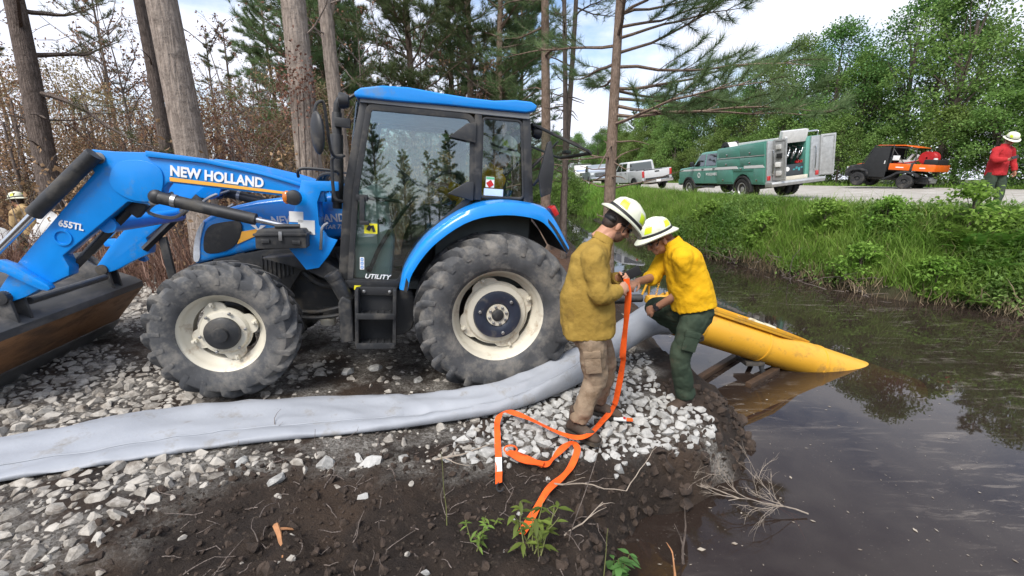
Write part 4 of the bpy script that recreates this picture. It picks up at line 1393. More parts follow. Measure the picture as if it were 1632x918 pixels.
def shades(parent, M):
    t = MB()
    for s in (-1, 1):
        t.ball((.090, s * .033, .016), (.012, .028, .019), 12, 8)
        t.tube([(.085, s * .055, .022), (.05, s * .074, .022), (-.01, s * .082, .014)], .004, 6)
    t.tube([(.098, -.012, .02), (.098, .012, .02)], .004, 6)
    a2 = MB(); addM(a2, t, M); a2.build('sunglasses', mat('dark_lens', (.01, .01, .012), rough=.12, coat=.5), parent)

def boot(parent, an, toe, m, k=1.0):
    an, toe = V3(an), V3(toe)
    d = toe - an
    up = V3((0, 0, 1)) if abs(d.normalized().z) < .75 else V3((-.5, 0, .5))
    fl = (d - up * d.dot(up)).normalized()
    s = up.cross(fl)
    base = an - up * .075 * k
    t = MB()
    spec = [(-.085, .035, .030, .030), (-.07, .045, .042, .048), (-.02, .052, .045, .052), (.05, .046, .047, .046), (.11, .036, .052, .036), (.16, .030, .050, .030), (.192, .024, .036, .022), (.205, .020, .018, .014)]
    rings = []
    for x, zc, b, hh in spec:
        c = base + fl * x * k + up * (zc - .01) * k
        rings.append([c + s * (b * k * math.cos(w)) + up * (hh * k * (math.sin(w) if math.sin(w) > 0 else .9 * math.sin(w))) for w in np.linspace(0, 2 * math.pi, 17)[:-1]])
    t.loft(rings)
    t.tube([base + up * .04 * k - fl * .02, an + up * .05 * k - fl * .015, an + up * .12 * k - fl * .01], [.050 * k, .050 * k, .052 * k], 14)
    B_ = remeshed('boot', t, m, .009, 2, parent)
    t = MB(); pts = [(-.09, .03), (-.06, .045), (.0, .044), (.08, .050), (.14, .054), (.19, .040), (.212, .015), (.212, -.015), (.19, -.040), (.14, -.054), (.08, -.050), (0, -.044), (-.06, -.045), (-.09, -.03)]
    lo = [base + fl * x * k + s * y * k - up * .026 * k for x, y in pts]; hi = [base + fl * x * k + s * y * k + up * .002 * k for x, y in pts]
    t.loft([lo, hi]); t.build('boot_sole', mat('boot_sole_rubber', (.03, .025, .02), rough=.8, dirt=(.12, .09, .06), dirt_amt=.5), B_, bevel=.004)
    return B_

def person(name, label, J, shirt, trousers, bootm, skin, hair, face, group=None, vox=.0055, sleeve='long', nrmN=(0, 0, -1), nrmF=(0, 0, -1), thumbs=(1, 1), curl=(1, 1), belly=1.0, hemdrop=.06, up=(0, 0, 1), tuck=False, glasses=True, cvox=.011):
    o = thing(name, label, 'person', group=group)
    base = V3(J['toeN']).lerp(V3(J['toeF']), .5)
    o.location = base
    inv = Matrix.Translation(-base)
    J = {k: V3(v) - base for k, v in J.items()}
    S = (J['shF'] - J['shN']).normalized()
    # ---- body: one continuous skin
    b = MB()
    M = headM(J['head'], face, up)
    head(b, M)
    spine_loft(b, [J['pelvis'] - (J['belly'] - J['pelvis']) * .2, J['pelvis'], J['belly'], J['chest'], J['chest'].lerp(J['neck'], .65), J['neck']], S,
               [(.09, .12), (.10, .135), (.095, .125), (.10, .15), (.075, .12), (.05, .055)])
    b.tube([J['chest'].lerp(J['neck'], .5), J['neck'], J['neck'].lerp(J['head'], .6)], [.07, .056, .052], 14)
    limb(b, [J['chest'].lerp(J['shN'], .6), J['shN'], J['elN'], J['wrN']], [.06, .055, .041, .029])
    limb(b, [J['chest'].lerp(J['shF'], .6), J['shF'], J['elF'], J['wrF']], [.06, .055, .041, .029])
    hand(b, J['wrN'], J['haN'], nrmN, thumbs[0], curl[0])
    hand(b, J['wrF'], J['haF'], nrmF, thumbs[1], curl[1])
    for q in 'NF':
        limb(b, [J['pelvis'].lerp(J['hip' + q], .8), J['hip' + q], J['kn' + q], J['an' + q]], [.075, .078, .055, .038])
    remeshed('body', b, skin, vox, 2, o)
    # ---- shirt
    s = MB()
    dn = (J['pelvis'] - J['belly']).normalized()
    hem = J['pelvis'] + dn * hemdrop
    spine_loft(s, [hem, J['pelvis'], J['belly'], J['belly'].lerp(J['chest'], .6), J['chest'], J['chest'].lerp(J['neck'], .55), J['chest'].lerp(J['neck'], .88), J['neck'] + (J['neck'] - J['chest']).normalized() * .015], S,
               [(.158 * belly, .200), (.160 * belly, .198), (.156 * belly, .190), (.150, .196), (.142, .200), (.112, .165), (.078, .092), (.066, .070)])
    wk = 1.0 if sleeve == 'long' else .42
    for q in 'NF':
        we = J['el' + q].lerp(J['wr' + q], .93 if sleeve == 'long' else .22)
        limb(s, [J['chest'].lerp(J['sh' + q], .55), J['sh' + q], J['sh' + q].lerp(J['el' + q], .5), J['el' + q], we], [.085, .085, .076, .066, .052 if sleeve == 'long' else .064])
    SHT = remeshed('shirt', s, shirt, cvox, 2, o, disp=.014, dsize=.16)
    if sleeve == 'long':
        for q in 'NF':
            w0, e0 = J['wr' + q], J['el' + q]; dd = (e0 - w0).normalized()
            cf = MB(); cf.tube([w0 + dd * .005, w0 + dd * .02, w0 + dd * .065, w0 + dd * .07], [.046, .050, .053, .050], 18); cf.build('cuff', shirt, SHT)
    cr = MB()
    nd = (J['neck'] - J['chest']).normalized()
    t = nd; sd = (S - t * S.dot(t)).normalized(); fd = sd.cross(t)
    c0 = J['neck'] + nd * .005
    cr.loft([ering(c0 - nd * .015, fd, sd, .080, .084), ering(c0 + nd * .03 - fd * .004, fd, sd, .074, .078), ering(c0 + nd * .036 - fd * .004, fd, sd, .066, .070), ering(c0 - nd * .005, fd, sd, .066, .070)], caps=False)
    cr.build('collar', shirt, SHT, smooth=60)
    # ---- trousers
    p = MB()
    spine_loft(p, [J['pelvis'] + dn * .16, J['pelvis'] + dn * .08, J['pelvis'], J['pelvis'] - dn * .10], S, [(.10, .13), (.135, .170), (.138, .172), (.130, .165)])
    for q in 'NF':
        k_, a_ = J['kn' + q], J['an' + q]
        limb(p, [J['pelvis'].lerp(J['hip' + q], .75) + dn * .03, J['hip' + q] + dn * .03, J['hip' + q].lerp(k_, .55), k_, k_.lerp(a_, .5), a_.lerp(k_, .04)], [.108, .112, .100, .084, .080, .076], n=16)
    TRS = remeshed('trousers', p, trousers, cvox, 3, o, disp=.016, dsize=.15)
    for q in 'NF':
        mid = J['hip' + q].lerp(J['kn' + q], .52)
        ax = (J['kn' + q] - J['hip' + q]).normalized()
        out = (-S if q == 'N' else S); out = (out - ax * out.dot(ax)).normalized()
        w = MB(); w.box((0, 0, 0), (.115, .022, .165)); Mx = Matrix((out.cross(ax).normalized(), out, -ax)).transposed().to_4x4(); Mx.translation = mid + out * .103
        a2 = MB(); addM(a2, w, Mx); pk = a2.build('cargo_pocket', trousers, TRS, bevel=.010)
        w = MB(); w.box((0, 0, .06), (.122, .030, .05)); a2 = MB(); addM(a2, w, Mx); a2.build('pocket_flap', trousers, pk, bevel=.006)
        boot(o, J['an' + q], J['toe' + q], bootm)
    if tuck:
        bl = MB(); t = -dn; sd = (S - t * S.dot(t)).normalized(); fd = sd.cross(t)
        bl.loft([ering(J['pelvis'] - dn * .06, fd, sd, .142, .180), ering(J['pelvis'] - dn * .10, fd, sd, .140, .177)]); bl.build('belt', BLKCLOTH, o)
    # ---- hair, glasses
    h = MB(); h.ball((-.018, 0, .038), (.098, .082, .092), 18, 12); h.ball((-.055, 0, -.015), (.055, .070, .060), 14, 8)
    a2 = MB(); addM(a2, h, M); a2.build('hair', hair, o)
    if glasses:
        shades(o, M)
    return o, M, J

# the two firefighters on the bank
JL = {'head': (.744, 3.12, 1.575), 'neck': (.640, 3.10, 1.462), 'chest': (.560, 3.08, 1.325), 'belly': (.540, 3.06, 1.08), 'pelvis': (.555, 3.06, .865),
      'shN': (.545, 2.91, 1.385), 'elN': (.585, 2.84, 1.115), 'wrN': (.742, 2.96, 1.140), 'haN': (.815, 3.02, 1.155),
      'shF': (.625, 3.27, 1.375), 'elF': (.735, 3.38, 1.095), 'wrF': (.80, 3.23, 1.17), 'haF': (.845, 3.16, 1.195),
      'hipN': (.560, 2.965, .83), 'knN': (.615, 2.97, .475), 'anN': (.485, 2.95, .125), 'toeN': (.58, 2.85, .06), 'hipF': (.60, 3.16, .82), 'knF': (.745, 3.24, .455), 'anF': (.700, 3.28, .115), 'toeF': (.81, 3.22, .06)}
MANL, ML, _ = person('person', 'person in soiled mustard shirt and muddy khaki trousers standing head bowed over orange strap', JL, SH_OLD, TR_TAN, BOOT, SKIN, HAIR,
                     (.80, .05, -.56), nrmN=(.15, .8, -.1), nrmF=(-.1, -.9, -.2), thumbs=(-1, -1), curl=(1.1, 1.0), belly=1.22, hemdrop=.075, up=(.56, 0, .83))
helmet(MANL, ML @ Matrix.Translation((.010, 0, .060)) @ Matrix.Rotation(R_(6), 4, 'Y'))
t = MB(); t.ball((-.065, 0, .012), (.05, .086, .036), 14, 8); a2 = MB(); addM(a2, t, ML); a2.build('helmet_nape_pad', BLKCLOTH, MANL)
t = MB(); t.ball((.030, 0, -.052), (.066, .060, .062), 14, 10); a2 = MB(); addM(a2, t, ML); a2.build('beard', mat('stubble', (.16, .085, .055), rough=.7, var=.3, scale=80), MANL)
t = MB(); t.box((.0, 0, 0), (.075, .012, .15), (R_(10), R_(62), R_(12))); t.map(lambda p: (p.x + .87 , p.y + 3.15, p.z + 1.215))
PH = t.build('phone', BLKCLOTH, None, bevel=.006); tag(PH, 'black phone held by the person in the mustard shirt', 'phone')
JR = {'head': (1.215, 3.62, 1.405), 'neck': (1.325, 3.60, 1.375), 'chest': (1.405, 3.58, 1.245), 'belly': (1.475, 3.55, 1.03), 'pelvis': (1.515, 3.53, .865),
      'shN': (1.335, 3.42, 1.295), 'elN': (1.405, 3.46, 1.02), 'wrN': (1.24, 3.66, .805), 'haN': (1.175, 3.75, .745),
      'shF': (1.355, 3.76, 1.275), 'elF': (1.225, 3.72, 1.065), 'wrF': (1.0, 3.44, 1.09), 'haF': (.915, 3.33, 1.09),
      'hipN': (1.485, 3.44, .815), 'knN': (1.40, 3.42, .435), 'anN': (1.50, 3.46, .07), 'toeN': (1.40, 3.41, .005),
      'hipF': (1.505, 3.63, .80), 'knF': (1.30, 3.93, .74), 'anF': (1.66, 4.0, .475), 'toeF': (1.78, 4.03, .43)}
MANR, MR, _ = person('person', 'person in bright yellow shirt and dark green trousers kneeling on the grey hose', JR, SH_YEL, TR_GRN, BOOT, SKIN_D, HAIR_R,
                     (-.86, -.12, -.50), nrmN=(-.2, .8, -.5), nrmF=(0, .3, -1), thumbs=(1, 1), curl=(1.2, .9), sleeve='short', hemdrop=.02, up=(-.5, 0, .86), belly=1.05)
helmet(MANR, MR @ Matrix.Translation((.005, 0, .056)) @ Matrix.Rotation(R_(-8), 4, 'Y'))
_b = MANR.location
t = MB(); w_ = V3(JR['wrN']) - _b; e_ = V3(JR['elN']) - _b; dd = (e_ - w_).normalized()
t.tube([w_ + dd * .012, w_ + dd * .042], .037, 18); t.build('watch_strap', BLKCLOTH, MANR)
t = MB(); t.tube([w_ + dd * .027 + V3((-.02, -.036, .0)), w_ + dd * .027 + V3((-.024, -.045, .0))], .020, 18); t.build('watch_face', mat('watch_glass', (.02, .02, .025), rough=.1, coat=1), MANR)
# the person in red on the road
RX, RY = 11.62, 10.9
RZ = float(road_z(np.float64(RX), np.float64(RY))) + .012
J3 = {'head': (RX + .13, RY - .02, RZ + 1.60), 'neck': (RX + .06, RY, RZ + 1.47), 'chest': (RX + .03, RY, RZ + 1.30), 'belly': (RX, RY, RZ + 1.08), 'pelvis': (RX, RY, RZ + .92),
      'shN': (RX - .17, RY - .05, RZ + 1.40), 'elN': (RX - .30, RY - .14, RZ + 1.14), 'wrN': (RX - .10, RY - .27, RZ + 1.15), 'haN': (RX - .02, RY - .29, RZ + 1.17),
      'shF': (RX + .22, RY + .02, RZ + 1.40), 'elF': (RX + .36, RY + .03, RZ + 1.13), 'wrF': (RX + .37, RY - .06, RZ + .90), 'haF': (RX + .37, RY - .08, RZ + .81),
      'hipN': (RX - .09, RY, RZ + .90), 'knN': (RX - .16, RY - .08, RZ + .50), 'anN': (RX - .24, RY + .06, RZ + .10), 'toeN': (RX - .24, RY - .10, RZ + .03),
      'hipF': (RX + .10, RY, RZ + .90), 'knF': (RX + .10, RY - .10, RZ + .48), 'anF': (RX + .06, RY - .14, RZ + .10), 'toeF': (RX + .05, RY - .30, RZ + .03)}
MAN3, M3, _ = person('person', 'person in red shirt and dark green trousers walking on the gravel road', J3, SH_RED, TR_GRN, BOOTB, SKIN_D, HAIR, (-.25, -.85, -.45), nrmN=(.1, .6, .4), nrmF=(-.8, 0, 0),
                     thumbs=(-1, 1), curl=(.8, .5), vox=.009, hemdrop=.12, belly=1.12, up=(-.1, -.45, .9), cvox=.014)
helmet(MAN3, M3 @ Matrix.Translation((.005, 0, .056)))
t = MB(); t.box((RX + .0, RY - .335, RZ + 1.20), (.15, .012, .07), (R_(-30), R_(-15), 0)); tag(t.build('phone', BLKCLOTH, None, bevel=.005), 'dark phone in the hand of the person in red', 'phone')
# the person stooping beyond the loader
PX, PY = -9.35, 8.5
PZ = gz1(PX, PY)
J4 = {'head': (PX - .10, PY + .05, 1.50), 'neck': (PX + .0, PY + .03, 1.40), 'chest': (PX + .10, PY + .02, 1.27), 'belly': (PX + .16, PY, 1.08), 'pelvis': (PX + .16, PY, .93),
      'shN': (PX + .08, PY - .19, 1.33), 'elN': (PX + .02, PY - .22, 1.06), 'wrN': (PX - .10, PY - .15, .86), 'haN': (PX - .14, PY - .12, .79),
      'shF': (PX + .08, PY + .21, 1.33), 'elF': (PX + .0, PY + .24, 1.06), 'wrF': (PX - .12, PY + .15, .86), 'haF': (PX - .16, PY + .12, .79),
      'hipN': (PX + .16, PY - .10, .88), 'knN': (PX - .12, PY - .12, (PZ + .92) / 2 + .03), 'anN': (PX + .14, PY - .12, PZ + .09), 'toeN': (PX - .02, PY - .13, PZ + .03),
      'hipF': (PX + .16, PY + .10, .88), 'knF': (PX - .10, PY + .12, (PZ + .92) / 2 + .03), 'anF': (PX + .16, PY + .12, PZ + .09), 'toeF': (PX, PY + .13, PZ + .03)}
MAN4, M4, _ = person('person', 'person in tan shirt and white hard hat stooping beyond the loader bucket', J4, SH_TAN, TR_GRN, BOOTB, SKIN, HAIR, (-.9, .35, -.2), vox=.009, glasses=False, cvox=.014)
helmet(MAN4, M4 @ Matrix.Translation((0, 0, .056)))
# the driver seated in the cab, turned to look back
def tl(x, y, z): return tuple(_M @ Vector((x, y, z)))
J5 = {'head': tl(-.09, .16, 2.13), 'neck': tl(-.04, .12, 1.99), 'chest': tl(.02, .08, 1.84), 'belly': tl(.12, .03, 1.66), 'pelvis': tl(.18, 0, 1.53),
      'shN': tl(-.04, .28, 1.90), 'elN': tl(.16, .38, 1.72), 'wrN': tl(.42, .30, 1.80), 'haN': tl(.50, .27, 1.82), 'shF': tl(.08, -.12, 1.90), 'elF': tl(.26, -.24, 1.68), 'wrF': tl(.50, -.16, 1.80), 'haF': tl(.58, -.14, 1.83),
      'hipN': tl(.24, .10, 1.52), 'knN': tl(.66, .14, 1.52), 'anN': tl(.80, .14, 1.08), 'toeN': tl(.94, .14, 1.02), 'hipF': tl(.24, -.10, 1.52), 'knF': tl(.66, -.13, 1.52), 'anF': tl(.80, -.13, 1.08), 'toeF': tl(.94, -.13, 1.02)}
MAN5, M5, _ = person('person', 'person in yellow shirt and white helmet seated inside the tractor cab', J5, SH_YEL, TR_GRN, BOOTB, SKIN, HAIR, tuple(_lf * .75 - _fw * .6 - _up * .25), vox=.009, glasses=False, cvox=.014)
helmet(MAN5, M5 @ Matrix.Translation((0, 0, .056)))
# ================================================================ hose, strap, pump
HOSE = mat('grey_coated_fabric', (.31, .328, .36), rough=.58, var=.06, scale=2.5, dirt=(.22, .205, .18), dirt_amt=.26, dscale=5, bump=.30, bscale=6, spec=.4)
PYEL = mat('pump_yellow_paint', (.68, .355, .028), rough=.45, var=.07, scale=3, dirt=(.34, .19, .04), dirt_amt=.36, dscale=6, coat=.15, bump=.03, bscale=40)
secs = [(-5.2, 1.35, .25, .40, .03), (-4.2, 1.90, .245, .30, .02), (-3.2, 2.38, .205, .28, .024), (-2.6, 2.70, .175, .33, .034), (-1.95, 2.95, .135, .30, .042), (-1.1, 3.15, .085, .25, .044), (-.6, 3.27, .068, .20, .055),
        (-.1, 3.40, .08, .165, .075), (.3, 3.62, .12, .14, .11), (.67, 3.90, .18, .135, .14), (1.0, 4.08, .33, .14, .145), (1.36, 4.27, .475, .15, .15), (1.62, 4.52, .45, .185, .185), (1.72, 4.66, .43, .20, .20)]
SS = spline(secs, 220)
t = MB(); rings = []
n = 36
for i, s in enumerate(SS):
    a, bq = SS[max(i - 1, 0)], SS[min(i + 1, len(SS) - 1)]
    tg = Vector((bq[0] - a[0], bq[1] - a[1], 0)).normalized()
    sd = Vector((-tg.y, tg.x, 0))          # towards the far side
    u = i / (len(SS) - 1)
    flat = 1 - min(1, max(0, (u - .55) / .25))
    c = Vector(s[:3])
    w, h = s[3], s[4]
    ring = []
    for k in range(n):
        q = 2 * math.pi * k / n
        x, z = math.cos(q), math.sin(q)
        zz = math.copysign(abs(z) ** (.75 if flat > .3 else 1), z) * h
        if z > 0:      # a rolled near edge, a sagging middle and a raised far edge
            zz -= flat * h * .55 * math.exp(-((x + .52) / .14) ** 2)
            zz += flat * h * (.55 * math.exp(-((x - .62) / .35) ** 2))
            zz += flat * .010 * math.sin(u * 60 + x * 5) * math.exp(-((x - .2) / .5) ** 2) + .016 * (1 - abs(mnoise.noise(Vector((u * 22, x * 2.0 + u * 9, 3)))) * 2.2) + .006 * mnoise.noise(Vector((u * 70, x * 5, 9)))
        else:
            zz = max(zz, -h * .75) if flat > .3 else zz
        ring.append(c + sd * (x * w) + Vector((0, 0, zz)))
    rings.append(ring)
t.loft(rings)
HS = t.build('discharge_hose', HOSE, None, smooth=60)
tag(HS, 'wide grey collapsed fabric hose lying across the crushed stone', 'hose')
sm_ = MB(); P = []
for i in range(8, 160):
    r = rings[i]; P.append(Vector(r[12]) + Vector((0, 0, .004)))
sm_.tube(P, .005, 5); sm_.build('seam', mat('hose_seam', (.30, .32, .35), rough=.6), HS)
t = MB()
for i in (106, 107):
    pass
t.tube([SS[212][:3], SS[215][:3]], [.205, .205], 28); t.build('hose_band', STEEL, HS)

# yellow pump tube running down into the water
ax0, ax1 = Vector((1.72, 4.78, .425)), Vector((5.3, 5.33, -.86))
ad = (ax1 - ax0).normalized(); asd = Vector((0, 0, 1)).cross(ad).normalized(); aup = ad.cross(asd)
PU = thing('pump', 'yellow tubular pump slanting from the bank down into the water', 'pump', tuple(ax0))
def pl(x, y, z): return (ad * x + asd * y + aup * z)
t = MB(); t.tube([pl(0, 0, 0), pl(.04, 0, 0), pl(3.8, 0, 0)], [.205, .21, .21], 40); t.build('pump_tube', PYEL, PU)
t = MB(); t.tube([pl(-.03, 0, 0), pl(.02, 0, 0)], .245, 32); FL = t.build('flange', PYEL, PU, bevel=.006)
for k in range(10):
    q = k * math.pi / 5; t = MB(); t.tube([pl(-.05, .225 * math.cos(q), .225 * math.sin(q)), pl(.0, .225 * math.cos(q), .225 * math.sin(q))], .012, 6); t.build('bolt', STEEL, FL)
for x in (.42, 1.30, 2.15):
    t = MB(); t.tube([pl(x, 0, 0), pl(x + .035, 0, 0)], .217, 40); t.build('weld_band', PYEL, PU, bevel=.003)
# channel deck on top, tapering out
t = MB()
prof = [(.45, -.16), (.45, .16), (1.45, .16), (1.95, .03), (1.95, -.03), (1.45, -.16)]
lo = [pl(x, y, .185) for x, y in prof]; hi = [pl(x, y, .225) for x, y in prof]
t.loft([lo, hi]); DK = t.build('deck_plate', PYEL, PU, bevel=.006)
for s in (-1, 1):
    t = MB(); t.loft([[pl(.45, s * .15, .22), pl(.45, s * .165, .22), pl(.45, s * .165, .25), pl(.45, s * .15, .25)], [pl(1.45, s * .15, .22), pl(1.45, s * .165, .22), pl(1.45, s * .165, .25), pl(1.45, s * .15, .25)], [pl(1.95, s * .02, .215), pl(1.95, s * .035, .215), pl(1.95, s * .035, .23), pl(1.95, s * .02, .23)]]); t.build('deck_rail', PYEL, DK)
t = MB(); t.loft([[pl(x, y, .228) for x, y in ((1.12, -.10), (1.12, .10), (1.45, .07), (1.45, -.07))], [pl(x, y, .262) for x, y in ((1.14, -.085), (1.14, .085), (1.40, .05), (1.40, -.05))]]); BK = t.build('pale_bracket', mat('pale_cream_metal', (.62, .58, .42), rough=.5, dirt=(.3, .2, .08), dirt_amt=.4), DK, bevel=.008)
t = MB(); t.lathe([(.028, .262), (.045, .262), (.045, .275), (.028, .275), (.028, .262)], (0, 0, 0), 'z', 18)
Mx = Matrix((ad, asd, aup)).transposed(); t.map(lambda p: Mx @ Vector((p.x + 1.22, p.y, p.z))); t.build('ring', IRON, BK)
t = MB(); t.loft([[pl(x, y, .228) for x, y in ((.98, -.12), (.98, .10), (1.09, .10), (1.09, -.12))], [pl(x, y, .234) for x, y in ((.98, -.12), (.98, .10), (1.09, .10), (1.09, -.12))]]); t.build('tag_plate', PAPER, DK, smooth=0)
for k in range(3):
    t = MB(); t.loft([[pl(1.0 + k * .03, y, .2345) for y in (-.10,)] + [pl(1.012 + k * .03, -.10, .2345), pl(1.012 + k * .03, .07, .2345), pl(1.0 + k * .03, .07, .2345)], [pl(1.0 + k * .03, -.10, .236), pl(1.012 + k * .03, -.10, .236), pl(1.012 + k * .03, .07, .236), pl(1.0 + k * .03, .07, .236)]]); t.build('tag_line', BLKCLOTH, DK, smooth=0)
# drive shaft from the tractor, bracket and chain
t = MB(); t.tube([(.30 - ax0.x, 4.66 - ax0.y, .60 - ax0.z), (1.45 - ax0.x, 4.74 - ax0.y, .61 - ax0.z)], .045, 16); t.tube([(.75 - ax0.x, 4.69 - ax0.y, .603 - ax0.z), (1.3 - ax0.x, 4.73 - ax0.y, .607 - ax0.z)], .056, 16); t.build('drive_shaft', BLACK, PU)
t = MB(); t.prism([(-.22, .12), (.06, .14), (.10, .20), (-.20, .20)], -.07, .07); t.build('gearbox', PYEL, PU, bevel=.02)
t = MB(); t.tube([(-.28, -.04, .20), (-.20, -.04, .42)], .012, 8); t.tube([(-.20, -.04, .42), (-.16, .08, .20)], .012, 8); t.build('bracket', PYEL, PU)
t = MB()
for k in range(9):
    c = Vector((-.075 - .004 * k, -.02, .40 - k * .022)); q = [c + Vector((.010 * math.cos(w) * (1 if k % 2 else 0), .010 * math.cos(w) * (0 if k % 2 else 1), .015 * math.sin(w))) for w in np.linspace(0, 6.283, 9)]
    t.tube(q, .003, 5, caps=False)
CH = t.build('chain', PYEL, PU); CH['kind'] = 'stuff'
# skid frame in the shallows
for (a_, b_) in (((2.12, 4.62, -.33), (3.05, 5.45, -.30)), ((2.62, 4.48, -.345), (3.18, 4.9, -.30))):
    t = MB(); d_ = Vector(b_) - Vector(a_); mid = (Vector(a_) + Vector(b_)) / 2 - ax0
    t.box(mid, (d_.length, .07, .06), Matrix.Rotation(math.atan2(d_.y, d_.x), 3, 'Z')); t.build('skid_bar', mat('rusty_dark_bar', (.05, .028, .015), rough=.7, var=.4, scale=12), PU, bevel=.006)
t = MB(); t.tube([pl(1.35, -.10, -.17), Vector((3.05, 4.85, -.5)) - ax0], .03, 8); t.tube([pl(1.35, .10, -.17), Vector((3.1, 5.2, -.5)) - ax0], .03, 8); t.box(pl(1.32, 0, -.22), (.22, .26, .05)); t.build('support_leg', IRON, PU, bevel=.006)

# ---- orange straps
def ribbon(mb, path, wid, thick=.003, n=60, flat_from=None):
    P = [Vector(p) for p in spline(path, n)]
    rings = []
    for i, p in enumerate(P):
        tg = (P[min(i + 1, n - 1)] - P[max(i - 1, 0)]).normalized()
        side = tg.cross(Vector((0, 0, 1)))
        if side.length < .35:
            side = Vector((.8, -.6, 0)) - tg * tg.dot(Vector((.8, -.6, 0)))
        side.normalize()
        tw = .35 * math.sin(i * .35) + .5 * mnoise.noise(Vector((i * .11, 2, 7)))
        nn_ = tg.cross(side)
        s = side * math.cos(tw) + nn_ * math.sin(tw); nn_ = tg.cross(s)
        rings.append([p + s * wid / 2 - nn_ * thick, p + s * wid / 2 + nn_ * thick, p - s * wid / 2 + nn_ * thick, p - s * wid / 2 - nn_ * thick])
    mb.loft(rings)
def gp(x, y, dz=.03): return (x, y, gz1(x, y) + dz)
t = MB()
ribbon(t, [(.815, 3.06, 1.20), (.83, 3.04, 1.10), (.835, 3.06, .94), (.832, 3.09, .63), (.845, 3.12, .53), (.838, 3.18, .283), (.815, 3.20, .12), gp(.72, 3.12, .06), gp(.53, 2.80, .12), gp(.38, 2.86, .09), gp(.1, 3.08, .09), gp(-.05, 3.14, .10), gp(-.11, 3.06, .08), gp(-.105, 2.85, .05), gp(-.09, 2.62, .03), gp(-.085, 2.44, .03)], .046, .0013, 150)
ST1 = t.build('strap', ORANGE, None, smooth=40); tag(ST1, 'long orange webbing strap hanging from hands and trailing over the stones', 'strap')
t = MB(); ribbon(t, [gp(-.0935, 2.67, .036), gp(-.09, 2.60, .034), gp(-.088, 2.55, .034)], .046, .005, 8); t.build('white_label', PAPER, ST1)
t = MB(); hx = Vector(gp(-.085, 2.43, .02)); t.tube(spline([hx + Vector((0, .02, 0)), hx + Vector((-.012, -.02, .0)), hx + Vector((.0, -.06, .0)), hx + Vector((.025, -.055, 0)), hx + Vector((.03, -.03, 0))], 16), .005, 8); t.build('hook', IRON, ST1)
t = MB()
ribbon(t, [gp(.0, 2.70, .05), gp(.10, 2.63, .06), gp(.20, 2.58, .05), gp(.26, 2.62, .05), gp(.35, 2.72, .06), gp(.43, 2.80, .06), gp(.46, 2.74, .05), gp(.40, 2.60, .04), gp(.33, 2.50, .04), gp(.22, 2.34, .04), gp(.12, 2.18, .04), gp(.05, 2.04, .04)], .046, .0013, 110)
ST2 = t.build('strap', ORANGE, None, smooth=40); tag(ST2, 'orange ratchet strap with folded coil lying on the dark soil', 'strap')
t = MB()
for k in range(3):
    ribbon(t, [gp(-.03 + k * .01, 2.72 - k * .02, .05 + .012 * k), gp(.08, 2.64 - k * .02, .06 + .012 * k), gp(.21, 2.57 - .01 * k, .05 + .012 * k)], .05, .003, 12)
t.build('folded_coil', ORANGE, ST2)
t = MB(); q0 = Vector(gp(-.01, 2.69, .045)); t.tube([q0 + Vector((.045 * math.cos(w), .012 * math.sin(w) + .03, .022 * math.sin(w) + .03)) for w in np.linspace(0, 6.283, 20)], .006, 8, caps=False); t.build('loop_handle', ORANGE, ST2)
t = MB(); t.box(Vector(gp(.07, 2.65, .102)), (.05, .025, .006), (0, 0, -.6)); t.build('white_label', PAPER, ST2)
t = MB(); x0 = Vector(gp(.86, 3.16, .05)); t.box(x0, (.10, .035, .02), (0, 0, R_(-8))); RT = t.build('marking_tool', PAPER, None, bevel=.006); tag(RT, 'small white and red tool lying on stones beside the boot', 'tool')
t = MB(); t.box(x0 + Vector((.075, -.01, 0)), (.05, .030, .018), (0, 0, R_(-8))); o = t.build('orange_tip', ORANGE, RT, bevel=.005)
t = MB(); t.box(x0 + Vector((.035, -.005, .011)), (.02, .036, .003), (0, 0, R_(-8))); t.build('red_band', REDLENS, RT)
# ================================================================ vehicles on the road
def paint(name, c, **k): return mat(name, c, rough=.3, var=.05, coat=.4, dirt=tuple(x * .6 + .06 for x in c), dirt_amt=.22, dscale=2.5, **k)
P_GREEN = paint('truck_green_paint', (.105, .315, .255))
P_SILVER = paint('silver_paint', (.55, .56, .57))
P_GREY = paint('grey_paint', (.22, .25, .27))
P_WHITE = paint('white_paint', (.68, .68, .66))
P_ORANGE = paint('orange_paint', (.80, .14, .012))
ALU = mat('tread_aluminium', (.42, .43, .43), rough=.42, metal=.5, var=.15, scale=9, bump=.1, bscale=60)
ALU_L = mat('bright_aluminium', (.66, .66, .64), rough=.45, metal=.3, var=.1, scale=9)
CGLASS = glassmat('vehicle_glass', (.10, .12, .12), .12)
TYR = mat('road_tyre', (.022, .022, .023), rough=.8, var=.3, dirt=(.10, .09, .075), dirt_amt=.4)
REDREEL = mat('red_reel_paint', (.42, .015, .018), rough=.4, var=.2)
MESHBLK = mat('black_mesh_cloth', (.013, .014, .015), rough=.75, var=.2)
GAUGE = mat('gauge_face', (.75, .75, .72), rough=.3)
PANEL = mat('dark_pump_panel', (.035, .045, .052), rough=.5, var=.15)

def sub(parent, name, fn, m, bevel=.01, label=None, **kw):
    t = MB(); fn(t); return t.build(name, m, parent, bevel=bevel, label=label, **kw)

